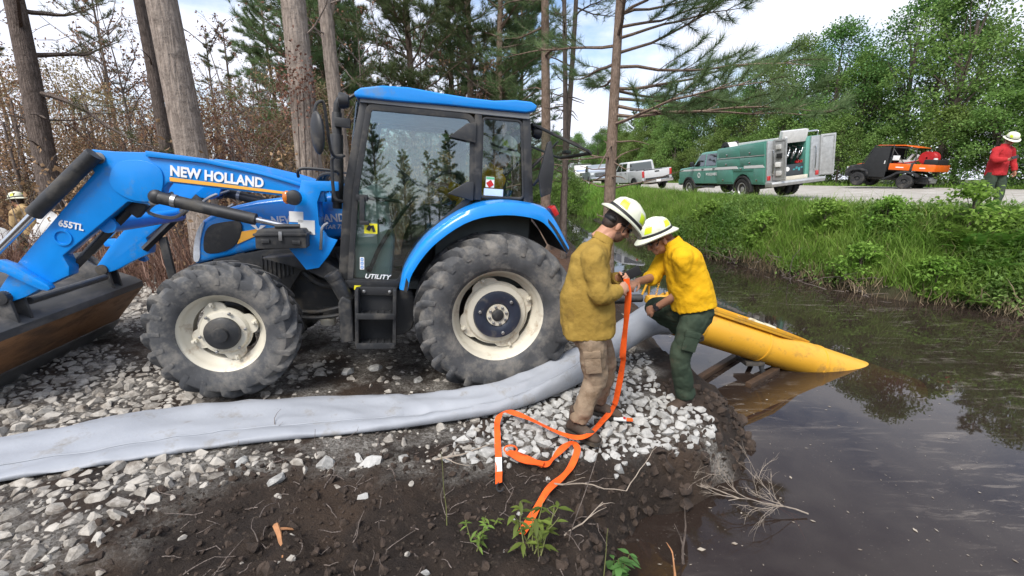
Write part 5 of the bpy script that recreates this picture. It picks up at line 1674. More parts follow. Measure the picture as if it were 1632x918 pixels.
def vwheel(parent, x, y, R, W, rimm=ALU, rr=.6):
    w = bpy.data.objects.new('wheel', None); COL.objects.link(w); w.parent = parent; w.location = (x, y, R)
    s = 1 if y > 0 else -1
    def ty(t):
        h = W / 2
        t.lathe([(R * rr, -h * .8), (R * .8, -h), (R * .95, -h * .92), (R, -h * .7), (R, h * .7), (R * .95, h * .92), (R * .8, h), (R * rr, h * .8)], n=32)
        for k in range(28):
            a = 2 * math.pi * k / 28
            t.box((R * math.cos(a), 0, R * math.sin(a)), (.03, W * .72, .04), (0, -a, 0))
    sub(w, 'tyre', ty, TYR, 0)
    def rm(t):
        h = W / 2
        t.lathe([(R * rr, -h * .8), (R * rr * 1.02, h * .82), (R * rr * .92, h * .84), (R * rr * .85, h * .45), (R * rr * .45, h * .35), (R * rr * .40, h * .62), (.0, h * .64)], n=32)
        if s < 0:
            t.map(lambda p: (p.x, -p.y, p.z))
    sub(w, 'rim', rm, rimm, 0)
    for k in range(6):
        a = k * math.pi / 3 + .3
        sub(w, 'rim_hole', lambda t: t.lathe([(0, s * (W / 2 * .40 + .012)), (R * .075, s * (W / 2 * .40 + .011))], (R * rr * .66 * math.cos(a), 0, R * rr * .66 * math.sin(a)), n=10), BLACK, 0)
    return w

def cabin(root, P, body, W, xs, roof_z, belt_z, bot_z, ws, rear_x, hood):
    """Pickup cab: xs = door split positions, ws = (cowl x, header x); builds body shell, windows, doors lines, lamps."""
    cx, hx = ws
    h = W / 2
    tum = .13
    def shell(t):
        t.prism([(hood[0], bot_z), (hood[0] + .02, hood[1] - .12), (hood[0] - .12, hood[1]), (cx + .03, belt_z + .05), (rear_x, belt_z + .05), (rear_x, bot_z)], -h, h)
    b = sub(root, 'body', shell, body, .05, seg=3)
    def gh(t):
        t.prism([(cx, belt_z + .04), (hx, roof_z - .03), (hx - .25, roof_z), (rear_x + .18, roof_z), (rear_x + .03, roof_z - .05), (rear_x, belt_z + .04)], -h, h)
        t.map(lambda p: (p.x, p.y * (1 - tum * max(0, (p.z - belt_z) / (roof_z - belt_z))), p.z))
    sub(root, 'cab_top', gh, body, .04, seg=3)
    def yk(z): return h * (1 - tum * max(0, (z - belt_z) / (roof_z - belt_z)))
    z0, z1 = belt_z + .06, roof_z - .09
    for s in (1, -1):
        for i in range(len(xs) - 1):
            a, c = xs[i], xs[i + 1]
            fx = lambda z: cx + (hx - cx) * (z - belt_z) / (roof_z - belt_z) - .10
            p = [(min(a - .05, fx(z0)), z0), (min(a - .05, fx(z1)), z1), (c + .05, z1), (c + .05, z0)]
            sub(root, 'side_window', lambda t: (t.prism(p, 0, 1), t.map(lambda q: (q.x, s * (yk(q.z) - .012 + .02 * q.y), q.z))), CGLASS, .0, smooth=0)
            sub(root, 'door_handle', lambda t: t.box((c + .16, s * (h + .012), belt_z - .08), (.16, .03, .035)), BLACK, .006)
            sub(root, 'door_gap', lambda t: t.box((c, s * h, (belt_z + bot_z) / 2 + .06), (.014, .006, belt_z - bot_z - .16)), BLACK, 0)
        sub(root, 'mirror', lambda t: (t.box((cx - .18, s * (h + .13), belt_z + .16), (.10, .16, .22)), t.box((cx - .18, s * (h + .03), belt_z + .10), (.05, .16, .05))), BLACK, .02)
        sub(root, 'headlamp', lambda t: t.box((hood[0] - .02, s * (h - .20), hood[1] - .22), (.10, .30, .17)), CLEARLENS, .02)
    tn = (roof_z - belt_z)
    def wsf(t):
        t.add([(cx + .015, -h * .9, z0), (cx + .015, h * .9, z0), (hx + .03, yk(z1) - .1, z1), (hx + .03, -yk(z1) + .1, z1)], [(0, 1, 2, 3)])
    sub(root, 'windscreen', wsf, CGLASS, 0, smooth=0)
    sub(root, 'rear_window', lambda t: t.add([(rear_x - .012, -h * .8, z0), (rear_x - .012, h * .8, z0), (rear_x - .002, yk(z1) - .14, z1 - .02), (rear_x - .002, -yk(z1) + .14, z1 - .02)], [(0, 1, 2, 3)]), CGLASS, 0, smooth=0)
    sub(root, 'grille', lambda t: (t.box((hood[0] + .015, 0, hood[1] - .27), (.05, W * .52, .34)),), BLACK, .02)
    for k in range(3):
        sub(root, 'grille_bar', lambda t: t.box((hood[0] + .045, 0, hood[1] - .37 + k * .1), (.03, W * .5, .03)), CHROME, .006)
    sub(root, 'front_bumper', lambda t: t.prism([(hood[0] - .05, bot_z - .08), (hood[0] + .14, bot_z - .05), (hood[0] + .14, bot_z + .2), (hood[0] - .05, bot_z + .22)], -h * .98, h * .98), CHROME if body is not P_GREEN else P_GREEN, .03)
    return b

def arch(root, x, R, y, m=BLACK):
    s = 1 if y > 0 else -1
    o_ = [(x + (R + .12) * math.cos(a), R + (R + .10) * math.sin(a)) for a in np.linspace(-.15, math.pi + .15, 22)]
    i_ = [(x + (R + .05) * math.cos(a), R + (R + .03) * math.sin(a)) for a in np.linspace(-.15, math.pi + .15, 22)]
    def f(t):
        n = len(o_)
        v = [(p[0], y - s * .10, p[1]) for p in o_] + [(p[0], y - s * .10, p[1]) for p in i_] + [(p[0], y + s * .06, p[1]) for p in o_] + [(p[0], y + s * .06, p[1]) for p in i_]
        fs = []
        for i in range(n - 1):
            fs += [(i, i + 1, n + i + 1, n + i), (2 * n + i, 3 * n + i, 3 * n + i + 1, 2 * n + i + 1), (i, 2 * n + i, 2 * n + i + 1, i + 1), (n + i, n + i + 1, 3 * n + i + 1, 3 * n + i)]
        t.add(v, fs)
    sub(root, 'wheel_arch', f, m, 0)
    sub(root, 'arch_shade_disc', lambda t: t.prism([(x + (R + .06) * math.cos(a), R + (R + .04) * math.sin(a)) for a in np.linspace(-.1, math.pi + .1, 18)], y - s * .01, y + s * .004), IRON, 0, smooth=0)  # thin dark disc standing in for the shade inside the wheel well

def place(root, x, y, dz, heading, roll=0.0, pitch=0.0):
    z = float(road_z(np.float64(x), np.float64(y))) + dz
    root.matrix_world = Matrix.Translation((x, y, z)) @ Matrix.Rotation(heading, 4, 'Z') @ Matrix.Rotation(roll, 4, 'X') @ Matrix.Rotation(pitch, 4, 'Y')

# ---- green fire engine
FT = thing('fire_engine', 'green wildland fire engine with open silver pump compartment at its rear', 'fire engine')
W = 1.98
cabin(FT, None, P_GREEN, W, (3.62, 2.72, 1.85), 1.98, 1.34, .62, (3.75, 3.18), 1.78, (5.02, 1.32))
sub(FT, 'frame', lambda t: (t.box((1.9, 0, .60), (5.8, .9, .22)), t.box((0, 0, .45), (.25, 1.7, .2)), t.box((4.0, 0, .45), (.2, 1.7, .2))), IRON, .02)
BODY = bpy.data.objects.new('utility_body', None); COL.objects.link(BODY); BODY.parent = FT
Wb = 2.06
for s in (1, -1):
    y0, y1 = s * Wb / 2, s * (Wb / 2 - .52)
    cut = [(1.72, .62), (1.72, 1.98), (1.60, 2.05), (-1.28, 2.12), (-1.28, .60)] + [(-.0 + .56 * math.cos(a), .42 + .58 * math.sin(a)) for a in np.linspace(math.pi - .35, .35, 14)]
    sub(BODY, 'side_locker', lambda t: t.prism(cut, min(y0, y1), max(y0, y1)), P_GREEN, .012)
    for (xa, xb, za, zb) in ((1.68, .62, .68, 1.28), (.60, -.62, 1.10, 1.28), (-.64, -1.24, .66, 1.28), (1.68, .20, 1.30, 1.62), (.18, -1.24, 1.30, 1.62), (1.58, .20, 1.66, 2.02), (.18, -1.24, 1.66, 2.07)):
        D = sub(BODY, 'locker_door', lambda t: t.box(((xa + xb) / 2, y0 + s * .006, (za + zb) / 2), (xa - xb - .03, .02, zb - za - .03)), P_GREEN, .006)
        sub(D, 'latch', lambda t: t.box(((xa + xb) / 2 + .1, y0 + s * .02, za + .10), (.09, .02, .07)), CHROME, .006)
    sub(BODY, 'trim_rail', lambda t: t.box((.22, y0 + s * .02, 1.645), (2.9, .02, .022)), ALU_L, 0)
    for (xa, xb) in ((1.70, .25), (-.10, -1.26)):
        sub(BODY, 'reflective_stripe', lambda t: t.prism([(xa, 1.21), (xa, 1.31), (xb + .10, 1.31), (xb, 1.21)], y0 + s * .018, y0 + s * .023) if s > 0 else t.prism([(xa, 1.21), (xa, 1.31), (xb + .10, 1.31), (xb, 1.21)], y0 - .023, y0 - .018), WHITE, 0, smooth=0)
    arch(FT, 0, .42, s * (Wb / 2 - .005), BLACK)
    arch(FT, 4.05, .42, s * (W / 2 - .0), BLACK)
    sub(FT, 'door_stripe', lambda t: t.prism([(4.85, 1.20), (4.6, 1.27), (1.80, 1.30), (1.80, 1.20)], min(s * (W / 2 + .001), s * (W / 2 + .005)), max(s * (W / 2 + .001), s * (W / 2 + .005))), WHITE, 0, smooth=0)
text('door_lettering', 'WTR ECOR 4057C', WHITE, FT, frameM((2.62, W / 2 + .006, .98), (-1, 0, 0), (0, 0, 1)), .16, .004, .002, width=.85)
sub(FT, 'door_badge', lambda t: t.ring([(3.2 + .12 * math.cos(a), 1.0 + .12 * math.sin(a)) for a in np.linspace(0, 6.283, 17)[:-1]], [(3.2 + .075 * math.cos(a), 1.0 + .075 * math.sin(a)) for a in np.linspace(0, 6.283, 17)[:-1]], W / 2 + .001, W / 2 + .006), WHITE, 0, smooth=0)
# rear pump compartment
sub(BODY, 'compartment_floor', lambda t: t.box((-.62, 0, .72), (1.3, 1.22, .06)), ALU, .006)
sub(BODY, 'compartment_back', lambda t: t.box((-.40, 0, 1.40), (.05, 1.22, 1.35)), BLACK, .006)
sub(BODY, 'pump_panel', lambda t: t.box((-1.18, 0, .99), (.06, 1.20, .44)), PANEL, .01)
for k in range(4):
    sub(BODY, 'panel_print', lambda t: t.box((-1.212, -.14 - .10 * k, 1.02 + .05 * (k % 2)), (.004, .075, .05 + .03 * (k % 3))), mat('teal_print', (.05, .30, .32)), 0, smooth=0)
for y, z in ((.34, 1.06), (.12, 1.05)):
    G = sub(BODY, 'gauge', lambda t: t.lathe([(.0, -1.225), (.075, -1.225), (.085, -1.21), (.085, -1.19)], (0, y, z), 'x', 24), GAUGE, 0)
sub(BODY, 'control_cabinet', lambda t: (t.box((-1.10, .40, 1.52), (.28, .36, .62)),), ALU, .012)
sub(BODY, 'cabinet_window', lambda t: t.box((-1.245, .40, 1.66), (.012, .25, .22)), PANEL, .006)
sub(BODY, 'control_knobs', lambda t: [t.lathe([(0, -1.29), (.03, -1.285), (.03, -1.25)], (0, .31 + .09 * k, 1.36), 'x', 12) for k in range(3)], CHROME, 0)
for k in range(9):
    q0 = Vector((-1.05 + .1 * random.random(), .12 - .075 * k, 1.28 + .1 * (k % 3)))
    sub(BODY, 'plumbing_pipe', lambda t: (t.tube(spline([q0, q0 + Vector((-.1, .03, .14)), q0 + Vector((-.05, -.05, .3)), q0 + Vector((.1, -.02, .36))], 10), .028, 8), t.ball(q0 + Vector((-.1, .03, .14)), .05)), CHROME if k % 3 else BLACK, 0)
for y in (-.28, -.42):
    sub(BODY, 'red_valve', lambda t: (t.box((-1.16, y, 1.27), (.10, .09, .08)), t.tube([(-1.16, y, 1.27), (-1.28, y + .03, 1.34)], .016, 6)), REDREEL, .012)
for s in (1, -1):
    sub(BODY, 'body_corner', lambda t: t.box((-1.31, s * .84, 1.36), (.06, .36, 1.50)), ALU, .01)
    sub(BODY, 'grab_rail', lambda t: t.tube(spline([(-1.34, s * .82, .95), (-1.40, s * .82, 1.0), (-1.40, s * .82, 1.7), (-1.34, s * .82, 1.75)], 12), .018, 8), CHROME, 0)
    sub(BODY, 'tail_lamp', lambda t: t.box((-1.345, s * .94, .82), (.03, .12, .16)), REDLENS, .008)
def door(s, ang):
    d = bpy.data.objects.new('compartment_door', None); COL.objects.link(d); d.parent = BODY
    d.location = (-1.34, s * .78 if s > 0 else s * 1.02, 1.42); d.rotation_euler = (0, 0, ang)
    sub(d, 'door_panel', lambda t: t.box((-.23, 0, 0), (.46, .03, 1.42)), ALU, .01)
    sub(d, 'door_frame', lambda t: t.ring([(-.02, -.68), (-.44, -.68), (-.44, .68), (-.02, .68)], [(-.06, -.64), (-.40, -.64), (-.40, .64), (-.06, .64)], -.03, .03), ALU, .004)
    for k in range(4):
        sub(d, 'hung_tool', lambda t: t.box((-.23 + .04 * (k % 2), s * .04, -.45 + k * .3), (.18, .06, .16)), (ALU_L, PAPER, BLACK, ALU_L)[k], .015)
    return d
door(1, R_(22)); door(-1, R_(62))
sub(BODY, 'lifted_lid', lambda t: (t.box((-1.22, -.05, 2.18), (.16, .98, .42), (0, R_(-12), 0)), t.box((-1.30, .30, 2.10), (.05, .10, .18))), ALU_L, .015)
sub(BODY, 'rear_step', lambda t: t.prism([(-1.28, .50), (-1.28, .68), (-1.62, .68), (-1.66, .62), (-1.62, .52)], -1.03, 1.03), ALU, .01)
sub(BODY, 'sill_plate', lambda t: t.box((-1.30, 0, .74), (.05, 1.20, .13)), mat('cream_plate', (.62, .58, .48)), .006)
sub(BODY, 'hose_reel', lambda t: (t.lathe([(.10, -.25), (.27, -.25), (.27, -.22), (.18, -.2), (.18, .2), (.27, .22), (.27, .25), (.10, .25)], (1.45, .60, 2.02), n=28),), BLACK, 0)
sub(BODY, 'coiled_hose', lambda t: [t.tube([(1.45 + .215 * math.cos(a), .60 - .16 + .055 * k, 2.02 + .215 * math.sin(a)) for a in np.linspace(0, 6.283, 20)], .028, 6, caps=False) for k in range(7)], PAPER, 0)
sub(BODY, 'top_tank', lambda t: t.box((.0, 0, 2.10), (2.2, 1.0, .16)), ALU_L, .03)
sub(BODY, 'roof_rail', lambda t: (t.tube(spline([(-1.25, -.97, 2.12), (-1.25, -.97, 2.28), (-.9, -.97, 2.30), (.2, -.97, 2.30), (.3, -.97, 2.12)], 18), .02, 8), t.tube([(-1.25, -.97, 2.28), (-1.25, -.5, 2.28)], .02, 8)), CHROME, 0)
for x in (0, 4.05):
    for s in (1, -1):
        vwheel(FT, x, s * (.92 if x else .96), .42, .25)
        if x == 0:
            vwheel(FT, x, s * .68, .42, .22)
sub(FT, 'side_step', lambda t: (t.tube([(3.4, W / 2 + .05, .50), (1.9, W / 2 + .05, .50)], .04, 10),), BLACK, 0)
place(FT, 10.05, 17.7, .03, math.atan2(1.0, -.13), R_(-6.5), R_(0))

# ---- pickups further up the road
def pickup(name, label, body, topper=False):
    r = thing(name, label, 'truck' if topper else 'pickup')
    W = 2.03
    cabin(r, None, body, W, (3.05, 2.10, 1.20), 1.93, 1.28, .55, (3.22, 2.62), 1.12, (4.62, 1.26))
    sub(r, 'bed_floor', lambda t: t.box((-.10, 0, .80), (2.3, 1.6, .06)), BLACK, .01)
    for s in (1, -1):
        sub(r, 'bed_side', lambda t: t.prism([(1.10, .58), (1.10, 1.30), (-1.15, 1.33), (-1.18, .62)] + [(.0 + .50 * math.cos(a), .40 + .50 * math.sin(a)) for a in np.linspace(math.pi - .3, .3, 12)], min(s * W / 2, s * (W / 2 - .16)), max(s * W / 2, s * (W / 2 - .16))), body, .03)
        arch(r, 0, .40, s * W / 2, BLACK); arch(r, 3.75, .40, s * W / 2, BLACK)
        sub(r, 'tail_lamp', lambda t: t.box((-1.175, s * (W / 2 - .09), 1.08), (.05, .15, .40)), REDLENS, .015)
        for x in (0, 3.75):
            vwheel(r, x, s * .93, .40, .27)
    TG = sub(r, 'tailgate', lambda t: t.box((-1.17, 0, 1.02), (.06, W - .34, .56)), body, .02)
    sub(TG, 'tailgate_handle', lambda t: t.box((-1.205, 0, 1.20), (.02, .30, .08)), BLACK, .006)
    RB = sub(r, 'rear_bumper', lambda t: t.prism([(-1.16, .50), (-1.36, .52), (-1.38, .70), (-1.16, .72)], -W / 2, W / 2), CHROME, .02)
    sub(RB, 'number_plate', lambda t: t.box((-1.385, 0, .62), (.01, .30, .15)), WHITE, .003)
    sub(r, 'frame', lambda t: t.box((1.6, 0, .50), (5.2, .8, .2)), IRON, .02)
    sub(r, 'tow_hitch', lambda t: t.box((-1.36, 0, .45), (.2, .08, .08)), BLACK, .01)
    if topper:
        sub(r, 'service_box', lambda t: t.prism([(1.0, 1.25), (1.0, 2.15), (-1.15, 2.15), (-1.15, 1.25)], -1.05, 1.05), P_WHITE, .03)
        for s in (1, -1):
            for k in range(3):
                sub(r, 'locker_door', lambda t: t.box((.65 - k * .7, s * 1.055, 1.72), (.62, .02, .72)), P_WHITE, .006)
        sub(r, 'ladder_rack', lambda t: [t.tube([(.9 - k * .95, -1.0, 2.30), (.9 - k * .95, 1.0, 2.30)], .025, 6) for k in range(3)] + [t.tube([(.95, s * .95, 2.30), (-1.1, s * .95, 2.30)], .025, 6) for s in (1, -1)] + [t.tube([(.9 - k * .95, s * .95, 2.14), (.9 - k * .95, s * .95, 2.30)], .02, 6) for k in range(3) for s in (1, -1)], BLACK, 0)
    else:
        for k in range(3):
            sub(r, 'bed_cargo', lambda t: t.box((.55 - k * .6, .3 - .3 * k, 1.12), (.45, .5, .42), (0, 0, .3 * k)), (BLACK, MESHBLK, IRON)[k], .03)
    return r
place(pickup('pickup_truck', 'silver pickup truck seen from behind parked on the roadside verge', P_SILVER), 9.2, 30.2, -.02, math.atan2(1, -.16), R_(-7))
place(pickup('pickup_truck', 'grey pickup truck facing the camera between silver pickup and white service truck', P_GREY), 8.45, 46.5, .02, math.atan2(-1, -.03), R_(5))
place(pickup('service_truck', 'white service truck with boxed bed farthest up the road', P_WHITE, True), 9.1, 58.0, .05, math.atan2(-1, -.12), R_(3))

# ---- orange utility vehicle
U = thing('utility_vehicle', 'orange and black utility vehicle with red hose reel across the road', 'utility vehicle')
sub(U, 'chassis', lambda t: (t.box((1.05, 0, .42), (2.7, .75, .14)), t.box((0, 0, .38), (.2, 1.1, .12)), t.box((2.05, 0, .38), (.2, 1.1, .12)), t.box((-.5, 0, .42), (.5, .6, .3))), IRON, .02)
sub(U, 'front_body', lambda t: t.prism([(2.75, .45), (2.80, .75), (2.60, .98), (2.05, 1.10), (1.60, 1.10), (1.60, .40), (2.4, .40)], -.62, .62), BLACK, .06, seg=3)
sub(U, 'bonnet', lambda t: t.prism([(2.72, .93), (2.10, 1.13), (2.10, 1.08), (2.70, .88)], -.50, .50), P_ORANGE, .015)
for s in (1, -1):
    sub(U, 'headlamp', lambda t: t.box((2.72, s * .42, .85), (.10, .22, .13)), CLEARLENS, .02)
    D = sub(U, 'soft_door', lambda t: (t.prism([(1.95, .48), (1.92, 1.12), (1.62, 1.90), (.92, 1.95), (.88, .48)], s * .70 - .012, s * .70 + .012),), MESHBLK, .006)
    sub(D, 'door_handle', lambda t: t.box((1.02, s * .72, 1.20), (.05, .02, .16)), ALU_L, .006)
    sub(U, 'mudguard', lambda t: t.prism([(2.55, .62), (2.45, .82), (2.05, .88), (1.66, .80), (1.58, .55), (1.66, .55), (1.74, .72), (2.05, .78), (2.36, .74), (2.46, .60)], min(s * .50, s * .80), max(s * .50, s * .80)), BLACK, .02)
    sub(U, 'mudguard', lambda t: t.prism([(.92, .42), (.62, .60), (.40, .78), (0, .84), (-.40, .74), (-.50, .58), (-.42, .56), (-.32, .68), (0, .74), (.36, .68), (.56, .52), (.88, .36)], min(s * .46, s * .80), max(s * .46, s * .80)), BLACK, .02)
    sub(U, 'roll_cage', lambda t: (t.tube(spline([(2.02, s * .66, 1.10), (1.66, s * .64, 1.90), (1.55, s * .62, 1.97), (.92, s * .62, 1.98), (.84, s * .62, 1.92), (.80, s * .66, .9)], 26), .03, 8), t.tube([(.84, s * .62, 1.92), (-.10, s * .62, 1.98 - .12)], .022, 8), t.tube([(-.10, s * .62, 1.86), (-.2, s * .62, 1.05)], .022, 8), t.tube([(.84, s * .62, 1.85), (.2, s * .62, 1.1)], .018, 8)), BLACK, 0)
    sub(U, 'bed_side', lambda t: t.prism([(.80, .86), (.80, 1.16), (-.98, 1.16), (-1.02, .98), (-.98, .84)], min(s * .66, s * .72), max(s * .66, s * .72)), P_ORANGE, .02)
    sub(U, 'bed_post', lambda t: t.box((-.12, s * .72, 1.0), (.10, .03, .32)), BLACK, .006)
    for xx, ww in ((.35, .32), (-.55, .22)):
        sub(U, 'bed_marking', lambda t: t.box((xx, s * .724, .99), (ww, .006, .045)), WHITE, 0, smooth=0)
    for x in (0, 2.05):
        vwheel(U, x, s * .64, .33, .26, IRON, .5)
sub(U, 'roof', lambda t: t.prism([(1.66, 1.96), (1.5, 2.02), (.4, 2.03), (-.12, 1.93), (-.12, 1.90), (.4, 1.99), (1.5, 1.98)], -.64, .64), P_ORANGE, .01)
sub(U, 'seat', lambda t: (t.box((1.15, 0, .82), (.5, 1.2, .14)), t.box((.90, 0, 1.15), (.14, 1.2, .6), (0, R_(-10), 0))), BLACK, .04)
sub(U, 'bed_floor', lambda t: t.box((-.08, 0, .86), (1.80, 1.34, .05)), IRON, .01)
sub(U, 'bed_tailgate', lambda t: t.box((-.99, 0, 1.0), (.05, 1.36, .30)), P_ORANGE, .01)
RL = sub(U, 'hose_reel', lambda t: t.lathe([(.04, -.30), (.30, -.30), (.30, -.27), (.16, -.25), (.16, .25), (.30, .27), (.30, .30), (.04, .30)], (-.42, 0, 1.46), n=28), REDREEL, 0)
sub(RL, 'coiled_hose', lambda t: [t.tube([(-.42 + .21 * math.cos(a), -.20 + .057 * k, 1.46 + .21 * math.sin(a)) for a in np.linspace(0, 6.283, 20)], .03, 6, caps=False) for k in range(8)], REDREEL, 0)
sub(U, 'water_tank', lambda t: t.box((-.72, 0, 1.26), (.52, 1.1, .26)), MESHBLK, .05, seg=3)
sub(U, 'tank_cap', lambda t: (t.lathe([(.0, 1.46), (.07, 1.455), (.08, 1.39)], (-.80, .35, 0), 'z', 16),), PAPER, 0)
sub(U, 'pump_engine', lambda t: (t.box((.35, .15, 1.12), (.45, .55, .45)), t.tube([(.30, .35, 1.25), (.10, .35, 1.62)], .06, 10), t.tube([(.12, .2, 1.2), (-.05, .2, 1.60)], .06, 10)), ALU_L, .03)
sub(U, 'placard', lambda t: t.box((.62, .64, 1.42), (.28, .02, .22)), PAPER, .004)
sub(U, 'red_pipe', lambda t: t.tube(spline([(.75, .45, 1.2), (.4, .55, 1.18), (.0, .5, 1.25), (-.2, .4, 1.35)], 14), .035, 8), REDREEL, 0)
sub(U, 'exhaust', lambda t: (t.tube([(-.35, .2, .52), (-.85, .2, .50)], .10, 12), t.box((-.62, -.1, .42), (.4, .5, .2))), ALU, .01)
place(U, 19.6, 22.2, .0, math.atan2(.90, -.44), R_(0), R_(-4.5))
# ================================================================ trees
def barkmat(name, c0, c1, sc=1.0, grey=None):
    m, nt, N, L, b = _new(name)
    tc = N.new('ShaderNodeTexCoord')
    mp = N.new('ShaderNodeMapping'); mp.inputs['Scale'].default_value = (17 * sc, 17 * sc, 2.4 * sc)
    L.new(tc.outputs['Object'], mp.inputs['Vector'])
    vo = N.new('ShaderNodeTexVoronoi'); vo.feature = 'DISTANCE_TO_EDGE'; vo.inputs['Scale'].default_value = 1.0
    nz = _noise(N, L, mp.outputs['Vector'], 1.2, 5, .7)
    ml = _mix(N, L, .9, mp.outputs['Vector'], nz.outputs['Color'], 'ADD')
    L.new(ml.outputs[0], vo.inputs['Vector'])
    r = _ramp(N, L, vo.outputs['Distance'], .02, .22, tuple(x * .5 for x in c0) + (1,), c0 + (1,))
    n2 = _noise(N, L, tc.outputs['Object'], 9, 6, .7)
    r2 = _ramp(N, L, n2.outputs['Fac'], .35, .65)
    cc = _mix(N, L, r2.outputs['Color'], r.outputs['Color'], c1)
    cm = _mix(N, L, .55, r.outputs['Color'], cc.outputs[0])
    L.new(cm.outputs[0], b.inputs['Base Color'])
    b.inputs['Roughness'].default_value = .9
    b.inputs['Specular IOR Level'].default_value = .15
    ad_ = N.new('ShaderNodeMath'); ad_.operation = 'ADD'
    L.new(vo.outputs['Distance'], ad_.inputs[0]); L.new(n2.outputs['Fac'], ad_.inputs[1])
    bp = N.new('ShaderNodeBump'); bp.inputs['Strength'].default_value = 1.0; bp.inputs['Distance'].default_value = .03
    L.new(ad_.outputs[0], bp.inputs['Height']); L.new(bp.outputs['Normal'], b.inputs['Normal'])
    MATS[name] = m
    return m
BARK = barkmat('pine_bark', (.31, .255, .215), (.40, .34, .29))
BARK_T = barkmat('young_pine_bark', (.27, .195, .145), (.34, .26, .21), 2.2)
BARK_D = barkmat('dark_bark', (.14, .112, .095), (.20, .16, .14), 1.6)
BARK_G = barkmat('grey_twig_bark', (.24, .195, .17), (.33, .28, .25), 3.0)
NEEDLE = leafmat('pine_needles', (.095, .150, .062), (.170, .225, .095), .20, transl=.45)
NEEDLE_F = leafmat('far_pine_needles', (.075, .10, .045), (.13, .145, .065), .25, transl=.35)
LEAF_G = leafmat('green_leaves', (.105, .190, .045), (.205, .295, .080), .22, transl=.45, hue=.015)
LEAF_D = leafmat('deep_green_leaves', (.070, .150, .040), (.135, .225, .060), .18, transl=.4, hue=.012)
LEAF_B = leafmat('withered_leaves', (.19, .105, .065), (.38, .235, .14), .35, transl=.3, hue=.03)
GRASS = leafmat('bank_grass', (.105, .20, .026), (.24, .34, .065), .2, transl=.45)
WEED = leafmat('weed_leaves', (.095, .17, .030), (.20, .28, .06), .15, transl=.4)

def rvec(n, rs):
    v = rs.normal(size=(n, 3))
    return v / np.linalg.norm(v, axis=1, keepdims=True)

def leaves_mesh(name, P, D, Nn, Ln, Wd, m, fold=.25, tri=False):
    """Leaf-sized faces: base, two shoulders, tip; or single slim triangles for needles."""
    n = len(P)
    D = D / np.maximum(np.linalg.norm(D, axis=1, keepdims=True), 1e-9)
    S = np.cross(D, Nn); S /= np.maximum(np.linalg.norm(S, axis=1, keepdims=True), 1e-9)
    U = np.cross(S, D)
    Ln = np.asarray(Ln).reshape(-1, 1) * np.ones((n, 1)); Wd = np.asarray(Wd).reshape(-1, 1) * np.ones((n, 1))
    if tri:
        V = np.stack([P - S * Wd / 2, P + S * Wd / 2, P + D * Ln], 1).reshape(-1, 3)
        F = np.arange(3 * n).reshape(-1, 3)
        k = 3
    else:
        mid = P + D * Ln * .45
        V = np.stack([P, mid + S * Wd / 2 + U * Wd * fold, P + D * Ln, mid - S * Wd / 2 + U * Wd * fold], 1).reshape(-1, 3)
        b = np.arange(n)[:, None] * 4
        F = np.concatenate([b + np.array([[0, 1, 2]]), b + np.array([[0, 2, 3]])], 1).reshape(-1, 3)
        k = 3
    me = bpy.data.meshes.new(name)
    me.vertices.add(len(V)); me.vertices.foreach_set('co', V.astype(np.float32).ravel())
    me.loops.add(F.size); me.loops.foreach_set('vertex_index', F.astype(np.int32).ravel())
    me.polygons.add(len(F)); me.polygons.foreach_set('loop_start', np.arange(0, F.size, 3, dtype=np.int32)); me.polygons.foreach_set('loop_total', np.full(len(F), 3, np.int32))
    me.update(calc_edges=True)
    me.materials.append(m)
    return me

def wander(p, d, ln, n, rs, curl=.12, grav=0.0):
    q = [np.array(p, float)]
    d = np.array(d, float); d /= np.linalg.norm(d)
    for k in range(n):
        d = d + rs.normal(size=3) * curl + np.array([0, 0, grav])
        d /= np.linalg.norm(d)
        q.append(q[-1] + d * ln / n)
    return q

def trunk_path(h, rs, sway=.10, n=10):
    ph, am = rs.uniform(0, 6.28, 2), rs.uniform(.3, 1, 2) * sway
    return [np.array([am[0] * math.sin(z * .45 + ph[0]) - am[0] * math.sin(ph[0]), am[1] * math.sin(z * .38 + ph[1]) - am[1] * math.sin(ph[1]), z]) for z in np.linspace(0, h, n)]

